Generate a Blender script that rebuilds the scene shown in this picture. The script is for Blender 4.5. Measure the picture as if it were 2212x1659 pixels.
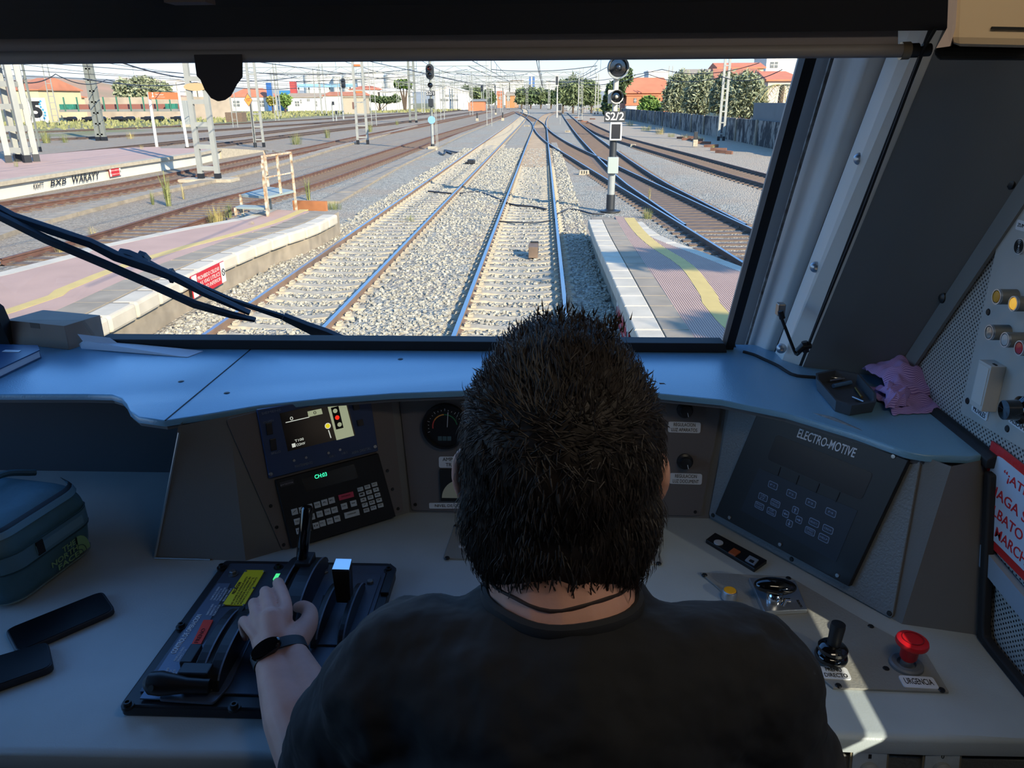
import bpy, bmesh, math, random
from mathutils import Vector, Matrix, Quaternion
random.seed(7)
for _o in list(bpy.data.objects):
    bpy.data.objects.remove(_o)
SC = bpy.context.scene
COL = SC.collection

# ------------------------------------------------------------------ camera
F, CX, CY = 1640.0, 1106.0, 829.5
CAMZ = 3.34                                   # metres above the rail heads
_g = Vector((1175 - CX, 217 - CY, F)).normalized()          # the track direction (+Y) seen from the lens
_roll = math.radians(0.5)
_u = Vector((math.sin(_roll), -math.cos(_roll), 0))
_u = (_u - _g * _u.dot(_g)).normalized()                     # world up
_x = _u.cross(_g) * -1
if _x.x < 0:
    _x = -_x
_W = Matrix((_x, _g, _u))                                    # lens (x right, y down, z ahead) -> world
CAM = Vector((0, 0, CAMZ))
cd = bpy.data.cameras.new('camera'); co = bpy.data.objects.new('camera', cd); COL.objects.link(co)
_r = _W @ Vector((1, 0, 0)); _up = _W @ Vector((0, -1, 0)); _bk = _W @ Vector((0, 0, -1))
co.matrix_world = Matrix(((_r.x, _up.x, _bk.x, 0), (_r.y, _up.y, _bk.y, 0), (_r.z, _up.z, _bk.z, CAMZ), (0, 0, 0, 1)))
cd.sensor_fit = 'HORIZONTAL'; cd.sensor_width = 36.0; cd.lens = 36.0 * F / 2212
cd.clip_start = 0.02; cd.clip_end = 6000
SC.camera = co

# ------------------------------------------------------------------ sky, sun, exposure
w = bpy.data.worlds.new('sky'); SC.world = w; w.use_nodes = True
nt = w.node_tree; nt.nodes.clear()
_out = nt.nodes.new('ShaderNodeOutputWorld'); _bg = nt.nodes.new('ShaderNodeBackground')
_sky = nt.nodes.new('ShaderNodeTexSky'); _sky.sky_type = 'NISHITA'; _sky.sun_disc = False
_sky.sun_elevation = math.radians(24); _sky.sun_rotation = math.radians(140); _sky.altitude = 300
_sky.air_density = 1.0; _sky.dust_density = 0.3; _sky.ozone_density = 2.5
_bg.inputs['Strength'].default_value = 0.42
_tint = nt.nodes.new('ShaderNodeMix'); _tint.data_type = 'RGBA'; _tint.blend_type = 'MULTIPLY'; _tint.inputs[0].default_value = 1
_tc = nt.nodes.new('ShaderNodeTexCoord'); _sp = nt.nodes.new('ShaderNodeSeparateXYZ'); _rp = nt.nodes.new('ShaderNodeValToRGB')
nt.links.new(_tc.outputs['Generated'], _sp.inputs[0]); nt.links.new(_sp.outputs[2], _rp.inputs[0])
_rp.color_ramp.elements[0].position = .03; _rp.color_ramp.elements[0].color = (.335, .325, .43, 1)        # pale haze along the horizon
_rp.color_ramp.elements[1].position = .30; _rp.color_ramp.elements[1].color = (.62, .92, 1.22, 1)        # clear blue above
nt.links.new(_rp.outputs[0], _tint.inputs[7])
nt.links.new(_sky.outputs[0], _tint.inputs[6]); nt.links.new(_tint.outputs[2], _bg.inputs['Color']); nt.links.new(_bg.outputs[0], _out.inputs['Surface'])
SUN_EL = math.radians(24)
SUND = Vector((-.615 * math.cos(SUN_EL), .788 * math.cos(SUN_EL), -math.sin(SUN_EL)))
sd = bpy.data.lights.new('sun', 'SUN'); sd.energy = 10.5; sd.angle = math.radians(0.53); sd.color = (1.0, .88, .72)
so = bpy.data.objects.new('sun', sd); COL.objects.link(so); so.location = (30, -40, 40)
so.rotation_mode = 'QUATERNION'; so.rotation_quaternion = SUND.to_track_quat('-Z', 'Y')
SC.view_settings.view_transform = 'Standard'; SC.view_settings.look = 'None'
SC.view_settings.exposure = 0.62; SC.view_settings.gamma = 1.0; SC.view_settings.use_curve_mapping = False
SC.cycles.use_denoising = True
SC.cycles.max_bounces = 10; SC.cycles.diffuse_bounces = 5; SC.cycles.glossy_bounces = 4
SC.cycles.transparent_max_bounces = 24; SC.cycles.sample_clamp_indirect = 6.0

# ------------------------------------------------------------------ from a point of the photo to a place
def ray(px, py):
    return (_W @ Vector((px - CX, py - CY, F))).normalized()
def P(px, py, Y):                               # the point of that ray at forward distance Y
    d = ray(px, py); return CAM + d * (Y / d.y)
def G(px, py, z=0.0):                           # ... at height z
    d = ray(px, py); return CAM + d * ((z - CAMZ) / d.z)
def PXW(px, py, X):
    d = ray(px, py); return CAM + d * (X / d.x)
class Plane:
    """a flat face of the place: origin, unit axes u (along), v (up it), n (out of it)"""
    def __init__(s, a, b, c):                   # a -> b is u; c lies up the face
        s.o = Vector(a); s.u = (Vector(b) - s.o).normalized()
        s.n = s.u.cross(Vector(c) - s.o).normalized(); s.v = s.n.cross(s.u).normalized()
    def at(s, px, py, h=0.0):
        d = ray(px, py); o = s.o + s.n * h
        return CAM + d * ((o - CAM).dot(s.n) / d.dot(s.n))
    def uv(s, p):
        q = Vector(p) - s.o; return q.dot(s.u), q.dot(s.v)
    def w(s, u, v, h=0.0):
        return s.o + s.u * u + s.v * v + s.n * h
    def mat(s, p):
        return Matrix(((s.u.x, s.v.x, s.n.x, p.x), (s.u.y, s.v.y, s.n.y, p.y), (s.u.z, s.v.z, s.n.z, p.z), (0, 0, 0, 1)))

# ------------------------------------------------------------------ materials
def lin(c):
    return tuple(x / 12.92 if x <= .04045 else ((x + .055) / 1.055) ** 2.4 for x in c)
def rgb(r, g, b):
    return lin((r / 255, g / 255, b / 255)) + (1,)
MATS = {}
ALB = [1.0, 1.0, 1.0]                                     # scales outdoor colours: dimmed and warmed to balance daylight against the cab
def mat(name, col, rough=.6, metal=0.0, var=0.0, scale=8.0, bump=0.0, bscale=60.0, bdist=.01, emit=None, emit_s=1.0, spec=.5, col2=None, coat=0.0):
    """a procedural material: base colour, patchy variation towards col2, a fine grain"""
    if name in MATS: return MATS[name]
    if metal < .5 and not emit:
        col = tuple(c * k for c, k in zip(col, ALB)) + (1,)
        if col2: col2 = tuple(c * k for c, k in zip(col2, ALB)) + (1,)
    m = bpy.data.materials.new(name); m.use_nodes = True; t = m.node_tree; N = t.nodes; L = t.links
    b = N['Principled BSDF']
    b.inputs['Base Color'].default_value = col; b.inputs['Roughness'].default_value = rough; b.inputs['Metallic'].default_value = metal
    b.inputs['Specular IOR Level'].default_value = spec; b.inputs['Coat Weight'].default_value = coat
    tc = N.new('ShaderNodeTexCoord')
    if var > 0 or col2:
        n = N.new('ShaderNodeTexNoise'); n.inputs['Scale'].default_value = scale; n.inputs['Detail'].default_value = 5
        L.new(tc.outputs['Object'], n.inputs['Vector'])
        r = N.new('ShaderNodeValToRGB'); r.color_ramp.elements[0].position = .35; r.color_ramp.elements[1].position = .68
        c2 = col2 or tuple(x * (1 - var) for x in col[:3]) + (1,)
        r.color_ramp.elements[0].color = c2; r.color_ramp.elements[1].color = col
        L.new(n.outputs['Fac'], r.inputs['Fac']); L.new(r.outputs['Color'], b.inputs['Base Color'])
    if bump > 0:
        n2 = N.new('ShaderNodeTexNoise'); n2.inputs['Scale'].default_value = bscale; n2.inputs['Detail'].default_value = 3
        L.new(tc.outputs['Object'], n2.inputs['Vector'])
        bp = N.new('ShaderNodeBump'); bp.inputs['Strength'].default_value = bump; bp.inputs['Distance'].default_value = bdist
        L.new(n2.outputs['Fac'], bp.inputs['Height']); L.new(bp.outputs['Normal'], b.inputs['Normal'])
    if emit:
        b.inputs['Emission Color'].default_value = emit; b.inputs['Emission Strength'].default_value = emit_s
    MATS[name] = m
    return m
def glass(name, tint=(1, 1, 1, 1), gloss=.06):
    m = bpy.data.materials.new(name); m.use_nodes = True; t = m.node_tree; t.nodes.clear()
    o = t.nodes.new('ShaderNodeOutputMaterial'); a = t.nodes.new('ShaderNodeBsdfTransparent'); g = t.nodes.new('ShaderNodeBsdfGlossy')
    x = t.nodes.new('ShaderNodeMixShader'); a.inputs['Color'].default_value = tint; g.inputs['Roughness'].default_value = .02
    fr = t.nodes.new('ShaderNodeFresnel'); fr.inputs['IOR'].default_value = 1.25
    mu = t.nodes.new('ShaderNodeMath'); mu.operation = 'MULTIPLY'; mu.inputs[1].default_value = gloss * 10
    t.links.new(fr.outputs[0], mu.inputs[0]); t.links.new(mu.outputs[0], x.inputs[0])
    t.links.new(a.outputs[0], x.inputs[1]); t.links.new(g.outputs[0], x.inputs[2]); t.links.new(x.outputs[0], o.inputs['Surface'])
    return m

# ------------------------------------------------------------------ mesh building
class MB:
    def __init__(s): s.v = []; s.f = []; s.m = []; s.k = 0
    def add(s, vs, fs):
        n = len(s.v); s.v += [tuple(p) for p in vs]; s.f += [tuple(i + n for i in q) for q in fs]; s.m += [s.k] * len(fs); return s
    def mi(s, k): s.k = k; return s
    def box(s, c, size, R=None):
        x, y, z = size[0] / 2, size[1] / 2, size[2] / 2; c = Vector(c)
        vs = [Vector(p) for p in ((-x,-y,-z),(x,-y,-z),(x,y,-z),(-x,y,-z),(-x,-y,z),(x,-y,z),(x,y,z),(-x,y,z))]
        if R: vs = [R @ p for p in vs]
        return s.add([c + p for p in vs], [(0,3,2,1),(4,5,6,7),(0,1,5,4),(1,2,6,5),(2,3,7,6),(3,0,4,7)])
    def bb(s, a, b):
        return s.box([(a[i] + b[i]) / 2 for i in range(3)], [abs(b[i] - a[i]) for i in range(3)])
    def bar(s, p, q, wd, ht=None, up=(0, 0, 1)):          # rectangular bar from p to q
        p, q = Vector(p), Vector(q); d = (q - p); L = d.length; d.normalize(); ht = ht or wd
        a = d.cross(Vector(up))
        if a.length < 1e-4: a = d.cross(Vector((1, 0, 0)))
        a.normalize(); b = a.cross(d).normalized()
        R = Matrix((a, d, b)).transposed()
        return s.box((p + q) / 2, (wd, L, ht), R)
    def prism(s, pts, d):                                  # polygon pts swept by vector d
        n = len(pts); pts = [Vector(p) for p in pts]; d = Vector(d)
        return s.add(pts + [p + d for p in pts], [tuple(range(n))[::-1], tuple(range(n, 2 * n))] + [(i, (i + 1) % n, n + (i + 1) % n, n + i) for i in range(n)])
    def face(s, pts): return s.add(pts, [tuple(range(len(pts)))])
    def rings(s, rs, cap=True, closed=False):
        n = len(rs[0]); k = len(rs); vs = [p for r in rs for p in r]; fs = []
        for i in range(k if closed else k - 1):
            a, b = i * n, ((i + 1) % k) * n
            fs += [(a + j, a + (j + 1) % n, b + (j + 1) % n, b + j) for j in range(n)]
        if cap and not closed: fs += [tuple(range(n))[::-1], tuple(range((k - 1) * n, k * n))]
        return s.add(vs, fs)
    def tube(s, pts, r, n=8, cap=True):
        pts = [Vector(p) for p in pts]; R = []; prev = None
        for i, p in enumerate(pts):
            t = (pts[min(i + 1, len(pts) - 1)] - pts[max(i - 1, 0)]).normalized()
            if prev is None:
                a = t.cross(Vector((0, 0, 1)))
                if a.length < 1e-3: a = t.cross(Vector((1, 0, 0)))
            else: a = prev - t * prev.dot(t)
            a.normalize(); prev = a; b = t.cross(a)
            rr = r[i] if isinstance(r, (list, tuple)) else r
            R.append([p + (a * math.cos(2 * math.pi * j / n) + b * math.sin(2 * math.pi * j / n)) * rr for j in range(n)])
        return s.rings(R, cap)
    def cyl(s, p, q, r, n=16, r2=None): return s.tube([p, q], [r, r if r2 is None else r2], n)
    def lathe(s, prof, o, ax=(0, 0, 1), n=24):             # prof: (radius, height) along ax
        ax = Vector(ax).normalized(); a = ax.orthogonal().normalized(); b = ax.cross(a); o = Vector(o)
        return s.rings([[o + ax * h + (a * math.cos(2 * math.pi * j / n) + b * math.sin(2 * math.pi * j / n)) * max(r, 1e-5) for j in range(n)] for r, h in prof])
    def ball(s, c, r, n=16, m=10, R=None):
        c = Vector(c); r = (r, r, r) if not hasattr(r, '__len__') else r; rs = []
        for i in range(m + 1):
            th = math.pi * (i + (0.02 if i == 0 else -0.02 if i == m else 0)) / m; ring = []
            for j in range(n):
                p = Vector((r[0] * math.sin(th) * math.cos(2 * math.pi * j / n), r[1] * math.sin(th) * math.sin(2 * math.pi * j / n), -r[2] * math.cos(th)))
                ring.append(c + (R @ p if R else p))
            rs.append(ring)
        return s.rings(rs)
    def build(s, name, mats, parent=None, smooth=False, bevel=0.0, seg=2, fix=True):
        me = bpy.data.meshes.new(name); me.from_pydata(s.v, [], s.f)
        mats = mats if isinstance(mats, (list, tuple)) else [mats]
        for m_ in mats: me.materials.append(m_)
        me.polygons.foreach_set('material_index', s.m)
        if fix:
            b = bmesh.new(); b.from_mesh(me); bmesh.ops.recalc_face_normals(b, faces=b.faces); b.to_mesh(me); b.free()
        if smooth:
            me.polygons.foreach_set('use_smooth', [True] * len(me.polygons))
            if smooth != 'all': me.set_sharp_from_angle(angle=math.radians(smooth if smooth is not True else 40))
        o = bpy.data.objects.new(name, me); COL.objects.link(o)
        if bevel:
            bv = o.modifiers.new('bevel', 'BEVEL'); bv.width = bevel; bv.segments = seg; bv.limit_method = 'ANGLE'; bv.angle_limit = math.radians(35)
        if parent is not None: adopt(o, parent)
        return o
def base_matrix(o):
    return Matrix.Translation(o.location) @ o.rotation_euler.to_matrix().to_4x4()
def adopt(o, parent):
    o.parent = parent; M = base_matrix(parent); q = parent.parent
    M2 = parent.matrix_parent_inverse @ M
    while q is not None:
        M2 = q.matrix_parent_inverse @ base_matrix(q) @ M2 if q.parent else base_matrix(q) @ M2
        q = q.parent
    o.matrix_parent_inverse = M2.inverted()
def tag(o, label, cat, group=None, kind=None):
    o['label'] = label; o['category'] = cat
    if group: o['group'] = group
    if kind: o['kind'] = kind
    return o
def thing(name, label, cat, loc=(0, 0, 0), group=None, rz=0.0):
    o = bpy.data.objects.new(name, None); COL.objects.link(o); o.location = loc; o.rotation_euler = (0, 0, rz); o.empty_display_size = .1
    return tag(o, label, cat, group)
def struct(o):
    o['kind'] = 'structure'; return o
def copy_tree(o, par=None):
    c = o.copy(); COL.objects.link(c)
    if par is not None: c.parent = par
    for ch in o.children: copy_tree(ch, c)
    return c
def again(o, loc=None, rz=None, label=None, scale=None):
    c = copy_tree(o)
    if loc is not None: c.location = loc
    if rz is not None: c.rotation_euler = (0, 0, rz)
    if scale: c.scale = scale
    if label: c['label'] = label
    return c
def slab(name, pl, px, h0, h1, m, parent=None, bevel=0.0, rnd=0.0, smooth=False):
    """a plate lying on face pl; its outline is read off the photo"""
    q = [pl.uv(pl.at(x, y, h0)) for x, y in px]
    if rnd: q = roundpoly(q, rnd)
    return MB().prism([pl.w(u, v, h0) for u, v in q], pl.n * (h1 - h0)).build(name, m, parent, smooth, bevel)
def roundpoly(q, r, k=4):
    out = []; n = len(q)
    for i in range(n):
        p = Vector(q[i]); a = Vector(q[i - 1]) - p; b = Vector(q[(i + 1) % n]) - p
        rr = min(r, a.length * .45, b.length * .45); A = p + a.normalized() * rr; B = p + b.normalized() * rr
        for j in range(k + 1):
            t = j / k; out.append(tuple(A * (1 - t) ** 2 + p * 2 * t * (1 - t) + B * t * t))
    return out
def rectuv(u, v, w_, h_, r=0.0, rot=0.0):
    q = [(-w_ / 2, -h_ / 2), (w_ / 2, -h_ / 2), (w_ / 2, h_ / 2), (-w_ / 2, h_ / 2)]
    if r: q = roundpoly(q, r)
    c, s_ = math.cos(rot), math.sin(rot)
    return [(u + x * c - y * s_, v + x * s_ + y * c) for x, y in q]
def plate(name, pl, q, h0, h1, m, parent=None, bevel=0.0):
    return MB().prism([pl.w(u, v, h0) for u, v in q], pl.n * (h1 - h0)).build(name, m, parent, False, bevel)
def letters(name, pl, p0, p1, txt, m, parent=None, h=.0006, size=None, align='FIT', thick=.0003, bold=0.0, shear=0.0, line=1.0, wide=None):
    """raised lettering on a face: runs from p0 to p1 (places on the face), scaled to fill that run; size = letter height"""
    p0, p1 = Vector(p0), Vector(p1); d = p1 - p0; d -= pl.n * d.dot(pl.n); L = d.length; d.normalize(); up = pl.n.cross(d)
    cu = bpy.data.curves.new(name, 'FONT'); cu.body = txt; cu.extrude = thick; cu.offset = bold; cu.shear = shear; cu.space_line = line
    cu.resolution_u = 3
    cu.materials.append(m); cu.align_x = 'CENTER'; cu.align_y = 'CENTER'
    o = bpy.data.objects.new(name, cu); COL.objects.link(o)
    bpy.context.view_layer.update()
    W0 = max(o.dimensions.x, 1e-4); H0 = max(o.dimensions.y, 1e-4)
    sx = L / W0; sy = (size / H0) if size else sx
    c = (p0 + p1) / 2; hp = (c - pl.o).dot(pl.n)
    c += pl.n * ((h - hp) if h > hp else h)               # h counts from the face, or from p0 where p0 stands higher
    M = Matrix(((d.x * sx, up.x * sy, pl.n.x, c.x), (d.y * sx, up.y * sy, pl.n.y, c.y), (d.z * sx, up.z * sy, pl.n.z, c.z), (0, 0, 0, 1)))
    me = bpy.data.meshes.new_from_object(o.evaluated_get(bpy.context.evaluated_depsgraph_get()))
    bpy.data.objects.remove(o); me.transform(M)
    o = bpy.data.objects.new(name, me); COL.objects.link(o)
    if parent is not None: adopt(o, parent)
    return o
ALB[:] = (.65, .60, .515)
# ================================================================== OUTDOORS: ground, tracks, platforms
M_rust = mat('rusty_rail', rgb(128, 92, 76), .75, var=.35, scale=3)
M_railside = mat('brown_rail_side', rgb(150, 124, 106), .7, var=.25, scale=2)
M_darkside = mat('dark_rail_side', rgb(98, 84, 78), .7, var=.25, scale=2)
M_railtop = mat('polished_rail_head', rgb(166, 164, 160), .38, metal=1.0)
M_conc = mat('pale_concrete', rgb(206, 196, 176), .9, var=.25, scale=6, bump=.3, bscale=40)
M_conc2 = mat('weathered_concrete', rgb(178, 166, 148), .9, var=.3, scale=3, bump=.3, bscale=30)
M_wood = mat('old_timber', rgb(134, 114, 98), .9, var=.35, scale=5, bump=.4, bscale=20)
M_white = mat('white_paint', rgb(228, 224, 214), .7, var=.12, scale=2)
M_mast = mat('galvanised_steel', rgb(176, 180, 178), .6, metal=.15, var=.12, scale=2)
M_mastd = mat('grey_green_steel', rgb(140, 146, 142), .65, metal=.1, var=.15, scale=2)
M_black = mat('black_paint', rgb(28, 29, 32), .5)
M_wire = mat('cable_black', rgb(52, 54, 60), .6)
M_grey = mat('grey_paint', rgb(165, 172, 174), .5, var=.08)
M_gclip = mat('clip_steel', rgb(96, 84, 74), .7)

def ground_mat():
    m = bpy.data.materials.new('ballast_ground'); m.use_nodes = True; t = m.node_tree; N = t.nodes; L = t.links; b = N['Principled BSDF']
    b.inputs['Roughness'].default_value = .95; b.inputs['Specular IOR Level'].default_value = .2
    tc = N.new('ShaderNodeTexCoord')
    def noise(s, d=4):
        n = N.new('ShaderNodeTexNoise'); n.inputs['Scale'].default_value = s; n.inputs['Detail'].default_value = d; L.new(tc.outputs['Object'], n.inputs['Vector']); return n
    def ramp(src, p0, c0, p1, c1):
        r = N.new('ShaderNodeValToRGB'); e = r.color_ramp.elements; e[0].position = p0; e[0].color = c0; e[1].position = p1; e[1].color = c1; L.new(src, r.inputs['Fac']); return r
    def mix(f, a, c, mode='MIX'):
        x = N.new('ShaderNodeMix'); x.data_type = 'RGBA'; x.blend_type = mode
        if isinstance(f, float): x.inputs[0].default_value = f
        else: L.new(f, x.inputs[0])
        L.new(a, x.inputs[6]); L.new(c, x.inputs[7]); return x.outputs[2]
    v = N.new('ShaderNodeTexVoronoi'); v.inputs['Scale'].default_value = 16; L.new(tc.outputs['Object'], v.inputs['Vector'])
    sep = N.new('ShaderNodeSeparateColor'); L.new(v.outputs['Color'], sep.inputs[0])
    stone = ramp(sep.outputs[0], 0.0, rgb(146, 146, 140), 1.0, rgb(222, 218, 206))
    edge = ramp(v.outputs['Distance'], .45, (1, 1, 1, 1), .85, (.62, .62, .62, 1))
    base = mix(1.0, stone.outputs[0], edge.outputs[0], 'MULTIPLY')
    dust = ramp(noise(.35).outputs['Fac'], .45, (0, 0, 0, 1), .62, (1, 1, 1, 1))
    c2 = N.new('ShaderNodeRGB'); c2.outputs[0].default_value = rgb(186, 168, 150)
    mm = N.new('ShaderNodeMath'); mm.operation = 'MULTIPLY'; mm.inputs[1].default_value = .5; L.new(dust.outputs[0], mm.inputs[0])
    base = mix(mm.outputs[0], base, c2.outputs[0])
    sx = N.new('ShaderNodeSeparateXYZ'); L.new(tc.outputs['Object'], sx.inputs[0])
    def smooth(inp, a, c):
        q = N.new('ShaderNodeMapRange'); q.interpolation_type = 'SMOOTHSTEP'; q.inputs[1].default_value = a; q.inputs[2].default_value = c; L.new(inp, q.inputs[0]); return q.outputs[0]
    # brown earth between the sidings on the left, weeds far out
    brown = N.new('ShaderNodeRGB'); brown.outputs[0].default_value = rgb(164, 144, 124)
    f = smooth(sx.outputs[0], -8.0, -13.0)
    k = N.new('ShaderNodeMath'); k.operation = 'MULTIPLY'; k.inputs[1].default_value = .45; L.new(f, k.inputs[0])
    base = mix(k.outputs[0], base, brown.outputs[0])
    grass = N.new('ShaderNodeRGB'); grass.outputs[0].default_value = rgb(142, 148, 96)
    f2 = smooth(sx.outputs[0], -46.0, -62.0); gn = ramp(noise(.12, 6).outputs['Fac'], .40, (0, 0, 0, 1), .55, (1, 1, 1, 1))
    k2 = N.new('ShaderNodeMath'); k2.operation = 'MULTIPLY'; L.new(f2, k2.inputs[0]); L.new(gn.outputs[0], k2.inputs[1])
    base = mix(k2.outputs[0], base, grass.outputs[0])
    # sandy gravel right of the outer siding
    sand = N.new('ShaderNodeRGB'); sand.outputs[0].default_value = rgb(206, 190, 170)
    f3 = smooth(sx.outputs[0], 6.4, 8.2); k3 = N.new('ShaderNodeMath'); k3.operation = 'MULTIPLY'; k3.inputs[1].default_value = .55; L.new(f3, k3.inputs[0])
    base = mix(k3.outputs[0], base, sand.outputs[0])
    dk = N.new('ShaderNodeRGB'); dk.outputs[0].default_value = (*ALB, 1); base = mix(1.0, base, dk.outputs[0], 'MULTIPLY')
    L.new(base, b.inputs['Base Color'])
    bp = N.new('ShaderNodeBump'); bp.inputs['Strength'].default_value = .9; bp.inputs['Distance'].default_value = .05; bp.invert = True
    L.new(v.outputs['Distance'], bp.inputs['Height']); L.new(bp.outputs['Normal'], b.inputs['Normal'])
    return m
M_ground = ground_mat()
GZ = -.17
struct(MB().face([(-900, -30, GZ), (900, -30, GZ), (900, 2500, GZ), (-900, 2500, GZ)]).build('ground', M_ground))

def smoothline(pts, step=1.0):
    """Catmull-Rom through pts, resampled evenly"""
    pts = [Vector(p) for p in pts]; q = [pts[0] * 2 - pts[1]] + pts + [pts[-1] * 2 - pts[-2]]; out = []
    for i in range(1, len(q) - 2):
        n = max(2, int((q[i + 1] - q[i]).length / step)); a, b, c, d = q[i - 1:i + 3]
        for j in range(n):
            t = j / n; out.append(.5 * ((2 * b) + (c - a) * t + (2 * a - 5 * b + 4 * c - d) * t * t + (3 * b - a - 3 * c + d) * t ** 3))
    out.append(q[-2]); return out
def offset(line, d):
    r = []
    for i, p in enumerate(line):
        t = line[min(i + 1, len(line) - 1)] - line[max(i - 1, 0)]; t.z = 0; t.normalize(); r.append(p + Vector((t.y, -t.x, 0)) * d)
    return r
def walk(line, step, start=0.0):
    """evenly spaced places (point, heading) along a line"""
    out = []; acc = start
    for a, b in zip(line, line[1:]):
        L = (b - a).length; d = (b - a).normalized()
        while acc < L: out.append((a + d * acc, math.atan2(-d.x, d.y))); acc += step
        acc -= L
    return out
PROF = [(-.036, 0), (.036, 0), (.036, -.04), (.012, -.055), (.012, -.14), (.07, -.155), (.07, -.17), (-.07, -.17), (-.07, -.155), (-.012, -.14), (-.012, -.055), (-.036, -.04)]
def rail_mesh(line, z=0.0):
    mb = MB(); R = []
    for i, p in enumerate(line):
        t = line[min(i + 1, len(line) - 1)] - line[max(i - 1, 0)]; t.z = 0; t.normalize(); s = Vector((t.y, -t.x, 0))
        R.append([p + s * x + Vector((0, 0, h + z)) for x, h in PROF])
    n = 12; vs = [q for r in R for q in r]; k0 = []; k1 = []
    for i in range(len(R) - 1):
        for j in range(n):
            (k1 if j == 0 else k0).append((i * n + j, i * n + (j + 1) % n, (i + 1) * n + (j + 1) % n, (i + 1) * n + j))
    mb.v = [tuple(v) for v in vs]; mb.f = k0 + k1; mb.m = [0] * len(k0) + [1] * len(k1); return mb
def sleeper_mb(kind):
    mb = MB()
    if kind == 'concrete':
        for sx in (-1, 1):                       # twin-tapered block, high under the rails, dished in the middle
            xs = [0, .35, .6, 1.3]; zs = [-.165, -.155, -.125, -.13]
            mb.rings([[(sx * x, -.15, GZ - .06), (sx * x, .15, GZ - .06), (sx * x, .115, z), (sx * x, -.115, z)] for x, z in zip(xs, zs)])
            for g in (-1, 1):
                x = sx * .87 + g * .115; mb.box((x, 0, -.105), (.09, .14, .05)); mb.tube([(x - .03, -.06, -.07), (x + .035, -.03, -.06), (x + .035, .03, -.06), (x - .03, .06, -.07)], .012, 5)
    else:
        mb.box((0, 0, GZ - .03), (2.6, .24, .13))
        for sx in (-1, 1):
            for g in (-1, 1): mb.box((sx * .87 + g * .11, 0, GZ + .05), (.07, .1, .04))
    return mb
SLM = {}
def track(label, line, kind='concrete', side=None, top=None, n_parts=100, reach=400, step=.6, gauge=1.74, sl=True, wood_y=1e9):
    line = [Vector((p[0], p[1], 0)) for p in line]; line = smoothline(line, 2.5)
    root = thing('railway_track', label, 'railway track', (line[0].x, line[0].y, GZ), 'railway tracks')
    for s in (-1, 1):
        rail_mesh(offset(line, s * gauge / 2)).build('rail', [side or M_railside, top or M_railtop], root, fix=True)
    if not sl: return root
    spots = walk(line, step, .2); m = M_conc if kind == 'concrete' else M_wood; src = None; rest = MB(); rest2 = MB()
    for i, (p, a) in enumerate(spots):
        if (p - Vector((0, 0, 0))).length > reach: break
        if p.y < 7: continue
        if n_parts > 0:
            if src is None:
                if kind not in SLM: SLM[kind] = sleeper_mb(kind).build('sleeper', m); me = SLM[kind].data; bpy.data.objects.remove(SLM[kind]); SLM[kind] = me
                src = True
            o = bpy.data.objects.new('sleeper', SLM[kind]); COL.objects.link(o); o.location = p; o.rotation_euler = (0, 0, a)
            adopt(o, root); n_parts -= 1
        else:
            R = Matrix.Rotation(a, 3, 'Z'); (rest2 if p.y > wood_y else rest).box((p.x, p.y, -.16), (2.1, .24, .07), R)
    if rest.v:
        o = rest.build('sleepers', m, root, fix=False); o['kind'] = 'stuff'
    if rest2.v:
        o = rest2.build('timber_sleepers', mat('dusty_timber', rgb(184, 168, 150), .9, var=.3, scale=1), root, fix=False); o['kind'] = 'stuff'
    return root
def left_rail(px, gauge=1.74):
    pts = [G(x, y, 0) for x, y in px]; pts.sort(key=lambda p: p.y)
    return offset(pts, gauge / 2)
T1 = [(-.47, 4), (-.47, 40), (-.46, 90), (-.3, 150), (1.5, 215), (8, 290), (24, 380)]
T2 = [(-4.33, 4), (-4.33, 60), (-4.4, 140), (-5.2, 230), (-8, 330), (-14, 450)]
track('main railway track dead ahead under the driver, pale concrete sleepers and shiny rails', T1, top=M_railtop, n_parts=62, wood_y=40)
track('parallel railway track beside the left platform kerb, pale concrete sleepers and blue-grey rails', T2)
track('rusty siding directly behind the near left platform and white steps', left_rail([(0, 559), (233, 497), (423, 440), (611, 392), (763, 346), (844, 321), (928, 295), (1059, 257), (1110, 240)]), 'wood', M_rust, M_rust, 90)
track('rusty siding along the white kerb of the far platform', left_rail([(-200, 470), (0, 436), (253, 396), (560, 336), (672, 315), (776, 293), (930, 264), (1050, 241)]), 'wood', M_rust, M_rust, 60)
track('railway track just beyond the tip of the far platform', left_rail([(-100, 352), (76, 335), (329, 309), (560, 285), (800, 258), (1000, 237)]), 'wood', M_darkside, M_rust, 0, 200)
track('railway track passing behind the orange sign posts', left_rail([(-100, 309), (0, 302), (197, 295), (560, 273), (800, 255), (1000, 235.5)]), 'wood', M_darkside, M_rust, 0, 200)
track('farthest visible railway track, nearest to the white building', left_rail([(-100, 291), (0, 286), (218, 278), (560, 263), (800, 249), (1000, 234)]), 'wood', M_darkside, M_rust, 0, 200)
track('railway track emerging between the two lattice masts left of centre', left_rail([(400, 317), (500, 305), (715, 279), (860, 263), (1000, 244), (1060, 236)]), 'wood', M_darkside, M_rust, 0, 200)
TA = left_rail([(1700, 625), (1560, 538), (1402, 441), (1314, 388), (1235, 340), (1182, 307), (1160, 287), (1152, 274)])
track('curved turnout track branching right from the main track past the right platform', TA, 'wood', M_darkside, M_railtop, 90, 140)
TB = left_rail([(1480, 484), (1402, 430), (1329, 376), (1266, 312), (1240, 282), (1220, 255), (1212, 243)])
track('straight track running ahead behind the right signal mast', TB, 'wood', M_darkside, M_railtop, 60, 160)
TC_ = left_rail([(1800, 440), (1648, 396), (1560, 371), (1440, 334), (1342, 305), (1290, 287), (1246, 262)])
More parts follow.
